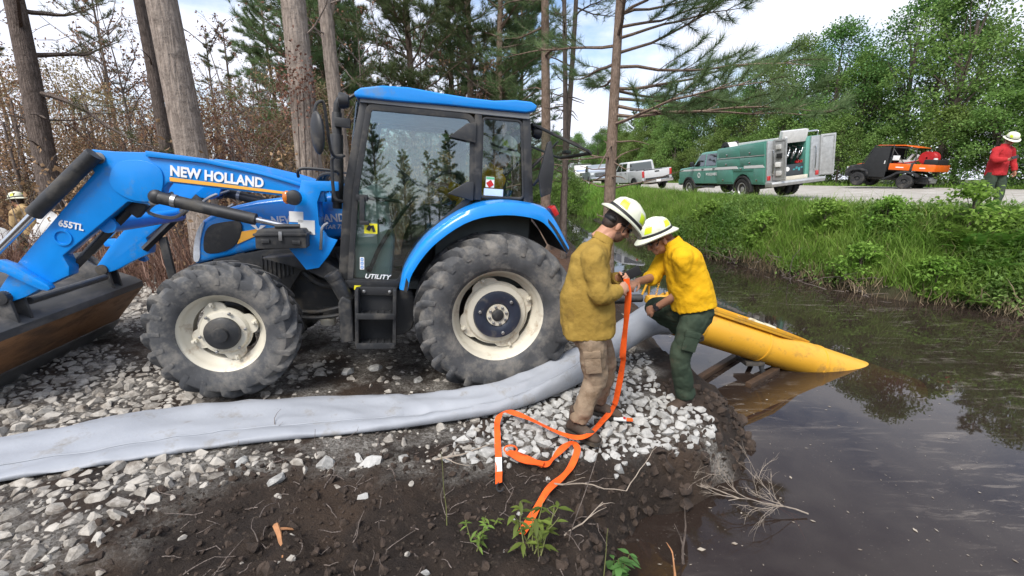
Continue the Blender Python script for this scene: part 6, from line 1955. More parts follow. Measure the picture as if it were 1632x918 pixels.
def pine(seed, h, r, cb, nb, blen, tuft_n=18, nl=.2, nw=.009, bark=BARK, needle=NEEDLE, dead=6, bias=None, sides=14, tstep=.16, sway=.10, flare=1.25, lift=.15):
    """Pine: trunk with limbs (bark mesh) and needle tufts along the outer twigs (crown mesh). cb: crown base height."""
    rs = np.random.RandomState(seed)
    T = MB()
    TP = trunk_path(h, rs, sway, 16)
    rad = [r * (flare if i == 0 else 1) * (1 - .85 * (p[2] / h) ** 1.1) + .012 for i, p in enumerate(TP)]
    T.tube(TP, rad, sides)
    zz = [p[2] for p in TP]
    def at(z): return np.array([np.interp(z, zz, [p[i] for p in TP]) for i in range(3)])
    C, Dd = [], []
    for k in range(dead):      # dead snags under the crown
        z = rs.uniform(cb * .35, cb)
        a = rs.uniform(0, 6.28)
        b = wander(at(z), (math.cos(a), math.sin(a), rs.uniform(-.2, .3)), rs.uniform(.3, 1.2) * blen * .5, 5, rs, .15)
        T.tube(b, list(np.linspace(.02, .006, 6)), 5)
    for k in range(nb):
        u = (k + rs.uniform(0, 1)) / nb
        z = cb + (h - cb) * u ** .9 * .98
        a = rs.uniform(0, 6.28) if bias is None or rs.rand() > bias[1] else bias[0] + rs.normal() * .5
        L_ = blen * (1 - .75 * u) * rs.uniform(.65, 1.15)
        rise = lift + .6 * u + rs.normal() * .12
        b = wander(at(z), (math.cos(a), math.sin(a), rise), L_, 8, rs, .10, .015)
        br = r * .26 * (1 - .6 * u) + .006
        T.tube(b, list(np.linspace(br, .006, 9)), 5)
        for j in range(2, 9):
            if rs.rand() < .85:
                for s_ in (-1, 1):
                    p = b[j]
                    d = b[j] - b[j - 1]; d = d / np.linalg.norm(d)
                    sd = np.cross(d, [0, 0, 1]) * s_
                    tl_ = L_ * rs.uniform(.16, .34) * (1.15 - .07 * j)
                    tw = wander(p, d * .7 + sd * rs.uniform(.5, 1) + np.array([0, 0, rs.uniform(-.1, .4)]), tl_, 4, rs, .12, .03)
                    T.tube(tw, list(np.linspace(.009, .004, 5)), 4, caps=False)
                    nt_ = max(2, int(tl_ / tstep))
                    for q in np.linspace(.35, 1, nt_):
                        i0 = min(3, int(q * 4)); f = q * 4 - i0
                        C.append(tw[i0] * (1 - f) + tw[i0 + 1] * f); Dd.append(tw[i0 + 1] - tw[i0])
        C.append(b[-1]); Dd.append(b[-1] - b[-2])
    C, Dd = np.array(C), np.array(Dd)
    Dd = Dd / np.linalg.norm(Dd, axis=1, keepdims=True)
    n = len(C)
    P = np.repeat(C, tuft_n, 0)
    D = np.repeat(Dd, tuft_n, 0) * .9 + rvec(n * tuft_n, rs) * .85 + np.array([0, 0, .12])
    P = P + np.repeat(Dd, tuft_n, 0) * rs.uniform(-.06, .06, (n * tuft_n, 1))
    cm = leaves_mesh('crown', P, D, rvec(len(P), rs), rs.uniform(.65, 1.1, len(P)) * nl, nw, needle, tri=True)
    return T.mesh('trunk', bark, weld=False, smooth=60), cm

def broadleaf(seed, h, r, wid, ncl, nlf, ls, bark=BARK_D, leaf=LEAF_G, cb=.25, shape='round'):
    rs = np.random.RandomState(seed)
    T = MB()
    TP = trunk_path(h * .8, rs, .25, 10)
    T.tube(TP, [r * 1.2 * (1 - .8 * p[2] / h) + .01 for p in TP], 9)
    cen = []
    for k in range(ncl):
        u = rs.rand() ** .8
        z = h * (cb + (1 - cb) * u)
        rr = wid * (math.sin(min(1, max(.05, (u * .9 + .12))) * math.pi) ** .6) * (.45 + .55 * rs.rand() ** .5)
        if shape == 'cone':
            rr = wid * (1 - u * .85) * (.4 + .6 * rs.rand() ** .5)
        a = rs.uniform(0, 6.28)
        cen.append((rr * math.cos(a), rr * math.sin(a), z))
    cen = np.array(cen)
    for k in range(0, ncl, 3):     # limbs reach towards the clumps
        z0 = max(h * .12, cen[k][2] * rs.uniform(.45, .75))
        p0 = np.array([np.interp(z0, [p[2] for p in TP], [p[i] for p in TP]) for i in range(3)])
        mid = (p0 + cen[k]) / 2 + rs.normal(size=3) * .12 * wid * .3
        T.tube(spline([p0, mid, cen[k]], 6), list(np.linspace(r * .35, .008, 6)), 5)
    cr = wid * .30 * rs.uniform(.6, 1.25, ncl)
    P = np.repeat(cen, nlf, 0); CR = np.repeat(cr, nlf)[:, None]
    off = rvec(ncl * nlf, rs) * (rs.rand(ncl * nlf, 1) ** .45) * CR * np.array([1.15, 1.15, .7])
    P = P + off
    D = off / np.maximum(np.linalg.norm(off, axis=1, keepdims=True), 1e-6) * .6 + rvec(len(P), rs) * .7 + np.array([0, 0, -.25])
    Nn = rvec(len(P), rs) * .6 + np.array([0, 0, 1.0])
    cm = leaves_mesh('crown', P, D, Nn, rs.uniform(.7, 1.25, len(P)) * ls, rs.uniform(.55, .8, len(P)) * ls, leaf)
    return T.mesh('trunk', bark, weld=False, smooth=60), cm

def sapling(seed, h, r, nb, lf, leaf=LEAF_B, bark=BARK_G, ls=.07, spread=.45):
    """Bare, branching young tree with a few withered leaves."""
    rs = np.random.RandomState(seed)
    T = MB(); tips = []
    TP = wander((0, 0, 0), (rs.normal() * .08, rs.normal() * .08, 1), h, 9, rs, .05)
    T.tube(TP, list(np.linspace(r, .006, 10)), 6)
    def br(p, d, ln, rr, lev):
        b = wander(p, d, ln, 5, rs, .16, .02)
        T.tube(b, list(np.linspace(rr, max(.003, rr * .35), 6)), 4, caps=False)
        tips.extend(b[2:])
        if lev:
            for j in (2, 3, 4):
                if rs.rand() < .8:
                    br(b[j], (b[j] - b[j - 1]) / np.linalg.norm(b[j] - b[j - 1]) + rs.normal(size=3) * .6, ln * rs.uniform(.4, .65), rr * .55, lev - 1)
    for k in range(nb):
        z = rs.uniform(.25, .97)
        i0 = min(8, int(z * 9))
        a = rs.uniform(0, 6.28)
        br(TP[i0], (math.cos(a) * spread * 1.5, math.sin(a) * spread * 1.5, rs.uniform(.4, 1.0)), h * rs.uniform(.18, .38) * (1.15 - z * .6), r * .45 * (1.1 - z * .6) + .003, 2)
    tips = np.array(tips)
    if lf:
        P = tips[rs.randint(0, len(tips), lf)] + rs.normal(size=(lf, 3)) * .04
        D = rvec(lf, rs) + np.array([0, 0, -.5])
        cm = leaves_mesh('crown', P, D, rvec(lf, rs), rs.uniform(.6, 1.3, lf) * ls, rs.uniform(.4, .7, lf) * ls, leaf)
    else:
        cm = None
    return T.mesh('trunk', bark, weld=False, smooth=60), cm

def put_tree(name, label, meshes, x, y, rz=0.0, sc=1.0, group=None, z=None, cat='tree', lean=(0, 0), sxy=None):
    zz = gz1(x, y) if z is None else z
    o = thing(name, label, cat, (x, y, zz - .06), (lean[0], lean[1], rz), group, sc)
    if sxy:
        o.scale = (sxy, sxy, sc)
    inst('trunk', meshes[0], o)
    if meshes[1] is not None:
        inst('crown', meshes[1], o)
    return o

# ---- the trees one can tell apart
put_tree('pine_tree', 'slender pine on the water\'s edge behind the two firefighters, boughs reaching right', pine(3, 8.8, .118, 2.95, 48, 3.3, 30, .22, .007, BARK_T, NEEDLE, 14, (-.12, .55), 18, .085, lift=-.02), 2.0, 9.05, 0)
put_tree('pine_tree', 'thick grey-brown pine trunk rising behind the loader arm', pine(5, 17, .225, 9, 10, 3, 14, dead=2, sides=22), -4.95, 7.15, 1.0)
put_tree('pine_tree', 'thick straight pine trunk with orange vine left of the cab', pine(6, 17, .215, 9.5, 10, 3, 14, dead=1, sides=22), -3.45, 7.75, 2.2)
put_tree('pine_tree', 'dark pine with spreading boughs at the far left of the woods', pine(8, 13, .17, 2.9, 28, 2.7, 16, .2, .009, BARK_D, NEEDLE_F, 8, (-.4, .3), 16), -8.75, 8.45, .4)
put_tree('pine_tree', 'dark slim trunk close behind the thick pine by the loader', pine(9, 13, .11, 7.5, 10, 2, 14, bark=BARK_D, dead=4), -7.15, 9.4, .8)
put_tree('pine_tree', 'grey pine trunk directly left of the cab roof', pine(10, 15, .165, 7, 14, 2.6, 16, bark=BARK, dead=4), -3.75, 10.3, 3)
put_tree('pine_tree', 'tan pine trunk standing just behind the propped rear window', pine(12, 13, .135, 5.0, 18, 2.2, 18, bark=BARK_T, dead=10), .92, 12.3, .2)
put_tree('pine_tree', 'thin dark pine right of the tan trunk behind the tractor', pine(13, 12, .085, 4.6, 18, 2.0, 18, bark=BARK_D, dead=12), 1.5, 13.2, 1.2)
put_tree('pine_tree', 'leaning thin pine between tan trunk and water edge', pine(14, 11, .06, 4.8, 14, 1.6, 16, bark=BARK_D, dead=10), 1.3, 11.0, 2.0, lean=(0, R_(2)))
vA = pine(21, 10.5, .12, 1.4, 76, 2.5, 34, .24, .011, BARK_T, NEEDLE, 3)
vB = pine(22, 12, .14, 1.8, 80, 2.7, 34, .24, .011, BARK_T, NEEDLE, 5)
put_tree('pine_tree', 'bushy green pine behind the front of the cab roof', vA, -2.9, 13.5, .5, 1.0)
put_tree('pine_tree', 'bushy green pine with visible tan stem above the cab roof', vB, -1.5, 15.8, 1.9, 1.0)
put_tree('pine_tree', 'bushy green pine above the rear of the cab roof', vA, -.35, 14.6, 3.6, 1.08)
put_tree('pine_tree', 'green pine filling the gap between cab roof and tan trunk', vB, .15, 17.2, 4.4, .95)
put_tree('pine_tree', 'green pine directly behind the middle of the cab roof', vA, -2.2, 17.5, 5.1, 1.1)
put_tree('pine_tree', 'round-topped pine showing left of the cab roof far behind', pine(23, 9, .11, 3.4, 26, 1.8, 18, .2, .014, BARK_D, NEEDLE, 2), -6.6, 20.5, 1.0, 1.1)
# vine with withered leaves on the trunk
rs = np.random.RandomState(40)
k_ = 420
a_, z_ = rs.uniform(3.6, 6.0, k_), rs.normal(3.35, .28, k_)
P = np.stack([-3.45 + .25 * np.cos(a_) * rs.uniform(.95, 1.5, k_), 7.75 + .25 * np.sin(a_) * rs.uniform(.95, 1.5, k_), z_], 1)
vm = leaves_mesh('vine', P, rvec(k_, rs) + np.array([0, -.3, -.5]), rvec(k_, rs), .055, .038, LEAF_B)
VN = tag(bpy.data.objects.new('vine', vm), 'rust-brown dead vine clinging to the thick trunk left of the cab', 'vine'); COL.objects.link(VN)
t = MB()
for k in range(4):
    t.tube(spline([(-3.45 + .24 * math.cos(4 + k * .4 + q * .12), 7.75 + .24 * math.sin(4 + k * .4 + q * .12), .3 + q * .42) for q in range(8)], 24), .010, 5)
t.build('vine_stem', BARK_D, VN)

# ---- woods behind the loader: pines and withered saplings
vC = [pine(31 + i, 10 + i, .11 + .012 * i, 3.5 + .6 * i, 22, 2.0, 16, .22, .018, BARK_D, NEEDLE_F, 6, sides=8) for i in range(4)]
vS = [sapling(50 + i, 3.2 + .7 * i, .026 + .006 * i, 8 + i, 260 + 40 * i, ls=.085) for i in range(5)]
vT = [sapling(60 + i, 6.5 + i, .05 + .01 * i, 11, 420, ls=.10, spread=.35) for i in range(3)]
rs = np.random.RandomState(77)
def pxof(x, y, z=1.5):
    return 816 + 700 * x / (y * .972 + (1.87 - z) * .235)
def zone(x, y):
    p = pxof(x, y)
    return ('left of the thick grey-brown trunk' if p < 290 else 'between the two thick trunks' if p < 480 else 'behind the tractor cab')
for k in range(22):
    th = rs.uniform(R_(-60), R_(-6)); d = rs.uniform(26, 62)
    x, y = d * math.sin(th), d * math.cos(th)
    zn = zone(x, y)
    put_tree('pine_tree', 'dark green pine in the far tree line, ' + zn, vC[k % 4], x, y, rs.uniform(0, 6.28), rs.uniform(.72, 1.0), 'far pines ' + zn)
for k in range(30):
    th = rs.uniform(R_(-54), R_(-4)); d = rs.uniform(8.5, 24)
    x, y = d * math.sin(th), d * math.cos(th)
    if y < 6.8 or (abs(x - PX) < 1.2 and y < 9.5):
        continue
    zn = zone(x, y)
    put_tree('withered_sapling', 'spindly sapling with withered brown leaves, ' + zn, vS[k % 5], x, y, rs.uniform(0, 6.28), rs.uniform(.7, 1.15), 'withered saplings ' + zn)
for k in range(11):
    th = rs.uniform(R_(-52), R_(-8)); d = rs.uniform(12, 30)
    x, y = d * math.sin(th), d * math.cos(th)
    zn = zone(x, y)
    put_tree('bare_tree', 'tall thin tree with sparse brown leaves, ' + zn, vT[k % 3], x, y, rs.uniform(0, 6.28), rs.uniform(.8, 1.2), 'thin bare trees ' + zn)
vW = [broadleaf(140 + i, 3.6 + .5 * i, .04, 1.7, 60, 60, .058, bark=BARK_G, leaf=LEAF_B, cb=.02) for i in range(3)]
LEAF_T = leafmat('tan_scrub_leaves', (.20, .15, .085), (.33, .27, .16), .25, transl=.35, hue=.03)
vW += [broadleaf(150 + i, 4.2 + .6 * i, .04, 1.8, 60, 64, .062, bark=BARK_G, leaf=LEAF_T, cb=.02) for i in range(2)]
for k in range(66):
    th = rs.uniform(R_(-58), R_(-7)); d = rs.uniform(12, 27)
    x, y = d * math.sin(th), d * math.cos(th)
    if y < 8.5:
        continue
    zn = zone(x, y)
    put_tree('withered_bush', ('rusty brown thicket bush, ' if k % 5 < 3 else 'tan scrubby thicket bush, ') + zn, vW[k % 5], x, y, rs.uniform(0, 6.28), rs.uniform(.65, 1.1), ('rusty thicket ' if k % 5 < 3 else 'tan thicket ') + zn, cat='bush')
for k in range(10):
    x, y = rs.uniform(-12, .5), rs.uniform(17, 30)
    zn = zone(x, y)
    put_tree('pine_tree', 'bushy green pine in the middle distance, ' + zn, (vA, vB)[k % 2], x, y, rs.uniform(0, 6.28), rs.uniform(.75, 1.0), 'middle-distance pines ' + zn)

# ---- broadleaved belt along the far side of the road
vG = [broadleaf(100 + i, 11.5 + .5 * i, .16, 3.0 + .2 * i, 120, 105, .20, leaf=(LEAF_G if i % 2 == 0 else LEAF_D), cb=.10) for i in range(5)]
vU = [broadleaf(120 + i, 4.6 + .6 * i, .07, 2.1, 80, 100, .155, leaf=LEAF_G, cb=.03) for i in range(4)]
vP = [pine(130 + i, 13, .16, 3.5 + i, 46, 2.6, 20, .24, .022, BARK_T, NEEDLE, 4, sides=8, tstep=.2) for i in range(3)]
rs = np.random.RandomState(5)
ORD = ('first second third fourth fifth sixth seventh eighth ninth tenth eleventh twelfth thirteenth fourteenth fifteenth sixteenth seventeenth eighteenth nineteenth '
       'twentieth twenty-first twenty-second twenty-third twenty-fourth twenty-fifth twenty-sixth twenty-seventh twenty-eighth twenty-ninth thirtieth').split()
for i, y in enumerate(np.arange(17, 92, 2.6)):
    xf_ = float(np.interp(y, RF_Y, RF_X))
    put_tree('broadleaf_bush', 'leafy green bush at the far road edge, %s from the right' % ORD[i], vU[rs.randint(4)], xf_ + rs.uniform(1.6, 2.6), y + rs.uniform(-.6, .6), rs.uniform(0, 6.28), rs.uniform(.7, 1.15), 'bushes across the road')
for i, y in enumerate(np.arange(16.5, 96, 3.2)):
    xf_ = float(np.interp(y, RF_Y, RF_X))
    put_tree('broadleaf_tree', 'tall green broadleaved tree across the road, %s from the right' % ORD[i], vG[rs.randint(5)], xf_ + rs.uniform(4.0, 6.0), y + rs.uniform(-.9, .9), rs.uniform(0, 6.28), rs.uniform(.62, .88), 'broadleaved trees across the road')
for i, y in enumerate(np.arange(19, 92, 5.0)):
    xf_ = float(np.interp(y, RF_Y, RF_X))
    put_tree('pine_tree', 'tall pine rising among the trees across the road, %s from the right' % ORD[i], vP[rs.randint(3)], xf_ + rs.uniform(6.5, 9.5), y + rs.uniform(-1, 1), rs.uniform(0, 6.28), rs.uniform(.62, .86), 'pines across the road')
for i, y in enumerate(np.arange(22, 60, 5.0)):
    xf_ = float(np.interp(y, RF_Y, RF_X))
    put_tree('broadleaf_tree', 'dense green tree in the back row across the road, %s from the right' % ORD[i], vG[rs.randint(5)], xf_ + rs.uniform(9.5, 12), y + rs.uniform(-1, 1), rs.uniform(0, 6.28), rs.uniform(.65, .82), 'back row of trees across the road')
for k in range(20):   # trees closing the view up the road
    x, y = rs.uniform(-6, 15), rs.uniform(76, 104)
    put_tree('broadleaf_tree', 'green tree closing the view at the end of the road', vG[rs.randint(5)], x, y, rs.uniform(0, 6.28), rs.uniform(.6, .85), 'trees at the end of the road')
for k in range(11):   # left verge of the road, beyond the ditch
    x, y = rs.uniform(-1, 4.2), rs.uniform(32, 70)
    put_tree('broadleaf_bush', 'green bush on the near verge far up the ditch', vU[rs.randint(4)], x, y, rs.uniform(0, 6.28), rs.uniform(.6, 1.0), 'bushes up the ditch')
# ---- trees behind the photographer, seen mirrored in the cab glass and in the water
for k, x in enumerate(np.arange(-60, 60, 1.7)):
    put_tree('pine_tree', 'pine behind the photographer, seen only as a reflection in the cab door', (vP[k % 3], vB, vA)[k % 3], x + rs.uniform(-2, 2), -rs.uniform(42, 66), rs.uniform(0, 6.28), rs.uniform(.55, 1.25), 'pines behind the photographer')
for k, x in enumerate(np.arange(-50, 50, 3.1)):
    put_tree('broadleaf_tree', 'leafy tree behind the photographer, seen only as a reflection in the cab door', vG[k % 5], x + rs.uniform(-1, 1), -rs.uniform(44, 60), rs.uniform(0, 6.28), rs.uniform(.35, .62), 'leafy trees behind the photographer')
# ================================================================ grass, brush, weeds
def stuff(name, me, label=None):
    o = struct(bpy.data.objects.new(name, me), 'stuff'); COL.objects.link(o)
    if label: o['label'] = label
    return o
rs = np.random.RandomState(9)
# grass on the far bank
def bank_pts(n, y0, y1, q0, q1, rs, near=True):
    Y = y0 + (y1 - y0) * rs.rand(n) ** (1.6 if near else 1)
    xf, rn = np.interp(Y, FS_Y, FS_X), np.interp(Y, RN_Y, RN_X)
    X = xf + (rn - xf) * (q0 + (q1 - q0) * rs.rand(n))
    return X, Y
def blades(n, X, Y, lmin, lmax, w, rs, per=14, spread=.09, m=GRASS, name='grass', sink=.02):
    Z = ground_z(X, Y)
    P = np.repeat(np.stack([X, Y, Z - sink], 1), per, 0)
    N_ = len(P)
    P[:, :2] += rs.normal(size=(N_, 2)) * spread
    D = np.stack([rs.normal(size=N_) * .38, rs.normal(size=N_) * .38, np.ones(N_)], 1)
    cl = np.repeat(rs.uniform(.55, 1.15, n), per)
    L_ = rs.uniform(lmin, lmax, N_) * cl
    # two joined pieces: upright base and bent tip
    Dn = D / np.linalg.norm(D, axis=1, keepdims=True)
    S = np.cross(Dn, np.stack([rs.normal(size=N_), rs.normal(size=N_), np.zeros(N_)], 1)); S /= np.linalg.norm(S, axis=1, keepdims=True) + 1e-9
    W_ = (w * rs.uniform(.7, 1.3, N_))[:, None]
    M1 = P + Dn * L_[:, None] * .6
    bend = np.stack([rs.normal(size=N_), rs.normal(size=N_), np.full(N_, .25)], 1) * .55
    T = M1 + (Dn * .5 + bend * .6) * L_[:, None] * .55
    V = np.stack([P - S * W_ / 2, P + S * W_ / 2, M1 + S * W_ * .4, M1 - S * W_ * .4, T], 1).reshape(-1, 3)
    b = np.arange(N_)[:, None] * 5
    F = np.concatenate([b + np.array([[0, 1, 2]]), b + np.array([[0, 2, 3]]), b + np.array([[3, 2, 4]])], 1).reshape(-1, 3)
    me = bpy.data.meshes.new(name)
    me.vertices.add(len(V)); me.vertices.foreach_set('co', V.astype(np.float32).ravel())
    me.loops.add(F.size); me.loops.foreach_set('vertex_index', F.astype(np.int32).ravel())
    me.polygons.add(len(F)); me.polygons.foreach_set('loop_start', np.arange(0, F.size, 3, dtype=np.int32)); me.polygons.foreach_set('loop_total', np.full(len(F), 3, np.int32))
    me.update(calc_edges=True); me.materials.append(m)
    return me
n = 9000
X, Y = bank_pts(n, 6.0, 34, .10, 1.02, rs)
stuff('bank_grass', blades(n, X, Y, .20, .52, .016, rs, 13), 'lush green grass on the far bank')
n = 2600
X, Y = bank_pts(n, 26, 75, .0, 1.05, rs, False)
stuff('far_bank_grass', blades(n, X, Y, .25, .6, .04, rs, 10, .2), 'green grass up the ditch')
n = 1500      # verge across the road
Y = rs.uniform(6, 60, n); X = np.interp(Y, RF_Y, RF_X) + rs.uniform(-.1, 1.3, n)
stuff('verge_grass', blades(n, X, Y, .15, .45, .03, rs, 10, .15), 'grass along the far edge of the road')
n = 420       # dry clumps scattered through the grass
X, Y = bank_pts(n, 7, 30, .15, 1.0, rs)
stuff('bank_dry_grass', blades(n, X, Y, .25, .6, .010, rs, 8, .12, leafmat('straw_grass', (.24, .22, .10), (.38, .34, .17), .1, transl=.3)), 'straw-coloured stalks in the bank grass')
n = 700
X, Y = bank_pts(n, 7, 24, .1, 1.0, rs)
stuff('bank_tall_weeds', blades(n, X, Y, .4, .8, .012, rs, 7, .10, leafmat('tall_weed', (.16, .27, .05), (.30, .40, .10), .1, transl=.45)), 'taller pale weeds in the bank grass')
n = 260       # pale dry stalks at the water line
X, Y = bank_pts(n, 7, 18, .0, .14, rs)
DRY = leafmat('dry_grass', (.20, .15, .09), (.34, .28, .18), .1, transl=.2)
stuff('dry_stalks', blades(n, X, Y, .2, .5, .012, rs, 9, .12, DRY), 'dry brown stalks along the water line')
# leafy ground cover on the bank
n = 2600
X, Y = bank_pts(n, 6.0, 17, .04, .9, rs)
mk = fbm(X, Y, .8, 2, 44) > .44
X, Y = X[mk], Y[mk]
per = 26
Z = ground_z(X, Y) + .18
P = np.repeat(np.stack([X, Y, Z], 1), per, 0)
off = rvec(len(P), rs) * (rs.rand(len(P), 1) ** .4) * np.array([.24, .24, .20]); P = P + off
D = off * 2 + rvec(len(P), rs) * .35 + np.array([0, 0, -.1])
stuff('bank_leaves', leaves_mesh('bank_leaves', P, D, rvec(len(P), rs) * .5 + np.array([0, 0, 1.]), rs.uniform(.05, .11, len(P)), rs.uniform(.035, .075, len(P)), LEAF_G), 'low leafy cover on the far bank')
# single shrubs and ferns on the bank
SHRUB = leafmat('shrub_leaves', (.14, .27, .04), (.26, .40, .08), .12, transl=.5, hue=.008)
vSh = [broadleaf(200 + i, .75 + .12 * i, .012, .50, 34, 34, .085, leaf=SHRUB, cb=.0) for i in range(3)]
spots = [(8.05, 8.15, 'low leafy shrub trailing into the water below the person in red'), (7.35, 9.1, 'leafy shrub at the water line left of the trailing one'), (8.9, 8.6, 'leafy shrub high on the bank in front of the person in red'),
         (7.7, 10.9, 'pale green shrub on the bank top in front of the road'), (6.9, 12.2, 'small shrub on the bank below the fire engine bumper'), (9.7, 7.6, 'tall leafy shrub at the right edge of the bank'),
         (6.6, 14.8, 'shrub in the grass beneath the fire engine'), (8.4, 9.9, 'dense shrub halfway up the bank right of the roots')]
for i, (x, y, lb) in enumerate(spots):
    put_tree('shrub', lb, vSh[i % 3], x, y, i * 1.3, rs.uniform(.75, 1.1), cat='shrub')
FROND = leafmat('fern_frond', (.10, .22, .03), (.20, .34, .07), .1, transl=.45)
def frond_mesh(ln, seed):
    r_ = np.random.RandomState(seed); n = 26
    P, D, Ls, Ws = [], [], [], []
    for k in range(n):
        u = (k + 1) / n
        p = np.array([ln * u * .92, 0, ln * (.55 * u - .62 * u * u)])
        for s in (-1, 1):
            P.append(p); D.append(np.array([.35, s * 1.0, -.12 + .1 * r_.normal()])); Ls.append(ln * .23 * math.sin(math.pi * (u * .86 + .12)) + .01); Ws.append(ln * .036)
    P.append(np.array([ln * .92, 0, -.07 * ln])); D.append(np.array([1, 0, -.4])); Ls.append(ln * .06); Ws.append(ln * .03)
    return leaves_mesh('frond', np.array(P), np.array(D), np.tile(np.array([[0, 0, 1.]]), (len(P), 1)) + r_.normal(size=(len(P), 3)) * .12, Ls, Ws, FROND, .12)
FM = [frond_mesh(.75, 1), frond_mesh(.9, 2)]
for i, (x, y, sc, lb) in enumerate([(8.40, 7.55, .75, 'bright fern hanging over the water at the right edge'), (9.05, 8.1, 1.15, 'tall upright fern on the bank at the right edge'), (8.65, 8.25, 1.0, 'fern left of the tall upright one'), (9.25, 8.75, 1.0, 'fern on the bank top beside the person in red'), (8.75, 7.85, .8, 'fern just above the one hanging over the water')]):
    o = thing('fern', lb, 'fern', (x, y, gz1(x, y)), (0, 0, i * .9), None, sc)
    for k in range(11):
        inst('frond', FM[k % 2], o, (0, 0, 0), (0, R_(-rs.uniform(20, 62)) if i else R_(-rs.uniform(5, 35)), k * 2 * math.pi / 11 + rs.uniform(-.2, .2)), rs.uniform(.75, 1.1))
# roots and dead sticks at the far water line
t = MB()
for k in range(60):
    y = rs.uniform(8.2, 13.5); x = float(np.interp(y, FS_Y, FS_X)) + rs.uniform(-.25, .35)
    t.tube(wander((x, y, gz1(x, y) + .1), (rs.normal(), rs.normal(), rs.uniform(-.35, .2)), rs.uniform(.3, 1.1), 6, rs, .25), list(np.linspace(.012, .004, 7)), 4)
stuff('dead_roots', t.mesh('dead_roots', BARK_G, weld=False), 'dead roots along the far water line')
# brown brush under the woods
n = 5200
th = rs.uniform(R_(-64), R_(-3), n); d = 7.5 + 18 * rs.rand(n) ** 1.3
X, Y = d * np.sin(th), d * np.cos(th)
mk = (Y > 6.3) & ~((np.abs(X - PX) < .9) & (Y < 9.2))
stuff('forest_litter_stalks', blades(int(mk.sum()), X[mk], Y[mk], .3, 1.15, .013, rs, 9, .22, leafmat('dead_brush', (.15, .085, .058), (.32, .22, .15), .2, transl=.2)), 'brown dead brush under the woods')
n = 34000
th = rs.uniform(R_(-64), R_(-3), n); d = 8 + 18 * rs.rand(n) ** 1.2
X, Y = d * np.sin(th), d * np.cos(th)
clump = fbm(X, Y, .55, 3, 66)
Zt = ground_z(X, Y, False) + rs.rand(n) ** 1.5 * (.4 + 2.6 * np.clip(clump - .35, 0, 1) * 2.2)
mk = (Y > 6.6) & ~((np.abs(X - PX) < 1.0) & (Y < 9.4))
P = np.stack([X, Y, Zt], 1)[mk]
stuff('withered_undergrowth', leaves_mesh('withered_undergrowth', P, rvec(len(P), rs) + np.array([0, 0, -.3]), rvec(len(P), rs), rs.uniform(.05, .12, len(P)), rs.uniform(.03, .07, len(P)), LEAF_B), 'withered brown undergrowth')
t = MB()
for k in range(420):
    th = rs.uniform(R_(-62), R_(-4)); d = 7.8 + 12 * rs.rand() ** 1.2
    x, y = d * math.sin(th), d * math.cos(th)
    if y < 6.5 or (abs(x - PX) < .9 and y < 9.2): continue
    t.tube(wander((x, y, gz1(x, y)), (rs.normal() * .3, rs.normal() * .3, 1), rs.uniform(.8, 3.2), 6, rs, .14), list(np.linspace(.013, .003, 7)), 4, caps=False)
stuff('brush_stems', t.mesh('brush_stems', BARK_G, weld=False), 'thin bare stems in the woods')
# ---- foreground weeds
def weed(x, y, h, nst, lf, ls, seed, label, m=WEED, wide=.34):
    r_ = np.random.RandomState(seed)
    o = thing('weed', label, 'weed', (x, y, gz1(x, y)))
    T = MB(); P, D, Ls = [], [], []
    for s in range(nst):
        a = r_.uniform(0, 6.28)
        st = wander((r_.normal() * .03, r_.normal() * .03, 0), (math.cos(a) * .28, math.sin(a) * .28, 1), h * r_.uniform(.6, 1), 8, r_, .07)
        T.tube(st, list(np.linspace(.004, .0018, 9)), 5)
        for k in range(lf):
            j = 2 + int(r_.rand() * 6.9); j = min(j, 8)
            a = r_.uniform(0, 6.28)
            P.append(st[j]); D.append(np.array([math.cos(a), math.sin(a), r_.uniform(-.5, .35)])); Ls.append(ls * r_.uniform(.5, 1.15))
    T.build('stem', mat('weed_stem', (.16, .17, .06), rough=.7), o, weld=False)
    P, D, Ls = np.array(P), np.array(D), np.array(Ls)
    # each leaf: four pieces along a drooping blade
    lm = MB()
    for p, d, l in zip(P, D, Ls):
        d = d / np.linalg.norm(d); s = np.cross(d, [0, 0, 1.]); s /= np.linalg.norm(s); u = np.cross(s, d)
        rows = []
        for q, w in ((0, .02), (.22, .75), (.45, 1.0), (.72, .62), (1, .02)):
            c = p + d * l * q + np.array([0, 0, -.28 * l * q * q])
            rows.append((c - s * wide * .5 * l * w + u * l * .05 * w, c, c + s * wide * .5 * l * w + u * l * .05 * w))
        for i in range(4):
            a0, a1 = rows[i], rows[i + 1]
            lm.add([a0[0], a0[1], a0[2], a1[0], a1[1], a1[2]], [(0, 1, 4, 3), (1, 2, 5, 4)])
    lm.build('leaves', m, o, smooth=60)
    return o
weed(.12, 1.86, .30, 8, 9, .075, 3, 'leafy yellow-green weed at the lower edge below the strap end')
weed(-.17, 1.92, .18, 5, 7, .05, 4, 'small round-leaved weed left of the leafy one')
weed(.60, 1.98, .20, 5, 8, .085, 5, 'lobed green seedling at the lower edge beside the water', leafmat('seedling_leaf', (.08, .19, .05), (.14, .27, .08), .1), .42)
weed(-.13, 2.12, .10, 2, 4, .05, 6, 'tiny pale seedling between the straps and the weeds')
weed(1.95, 2.45, .14, 3, 5, .07, 7, 'small green sprig standing in the water right of the dead branch')
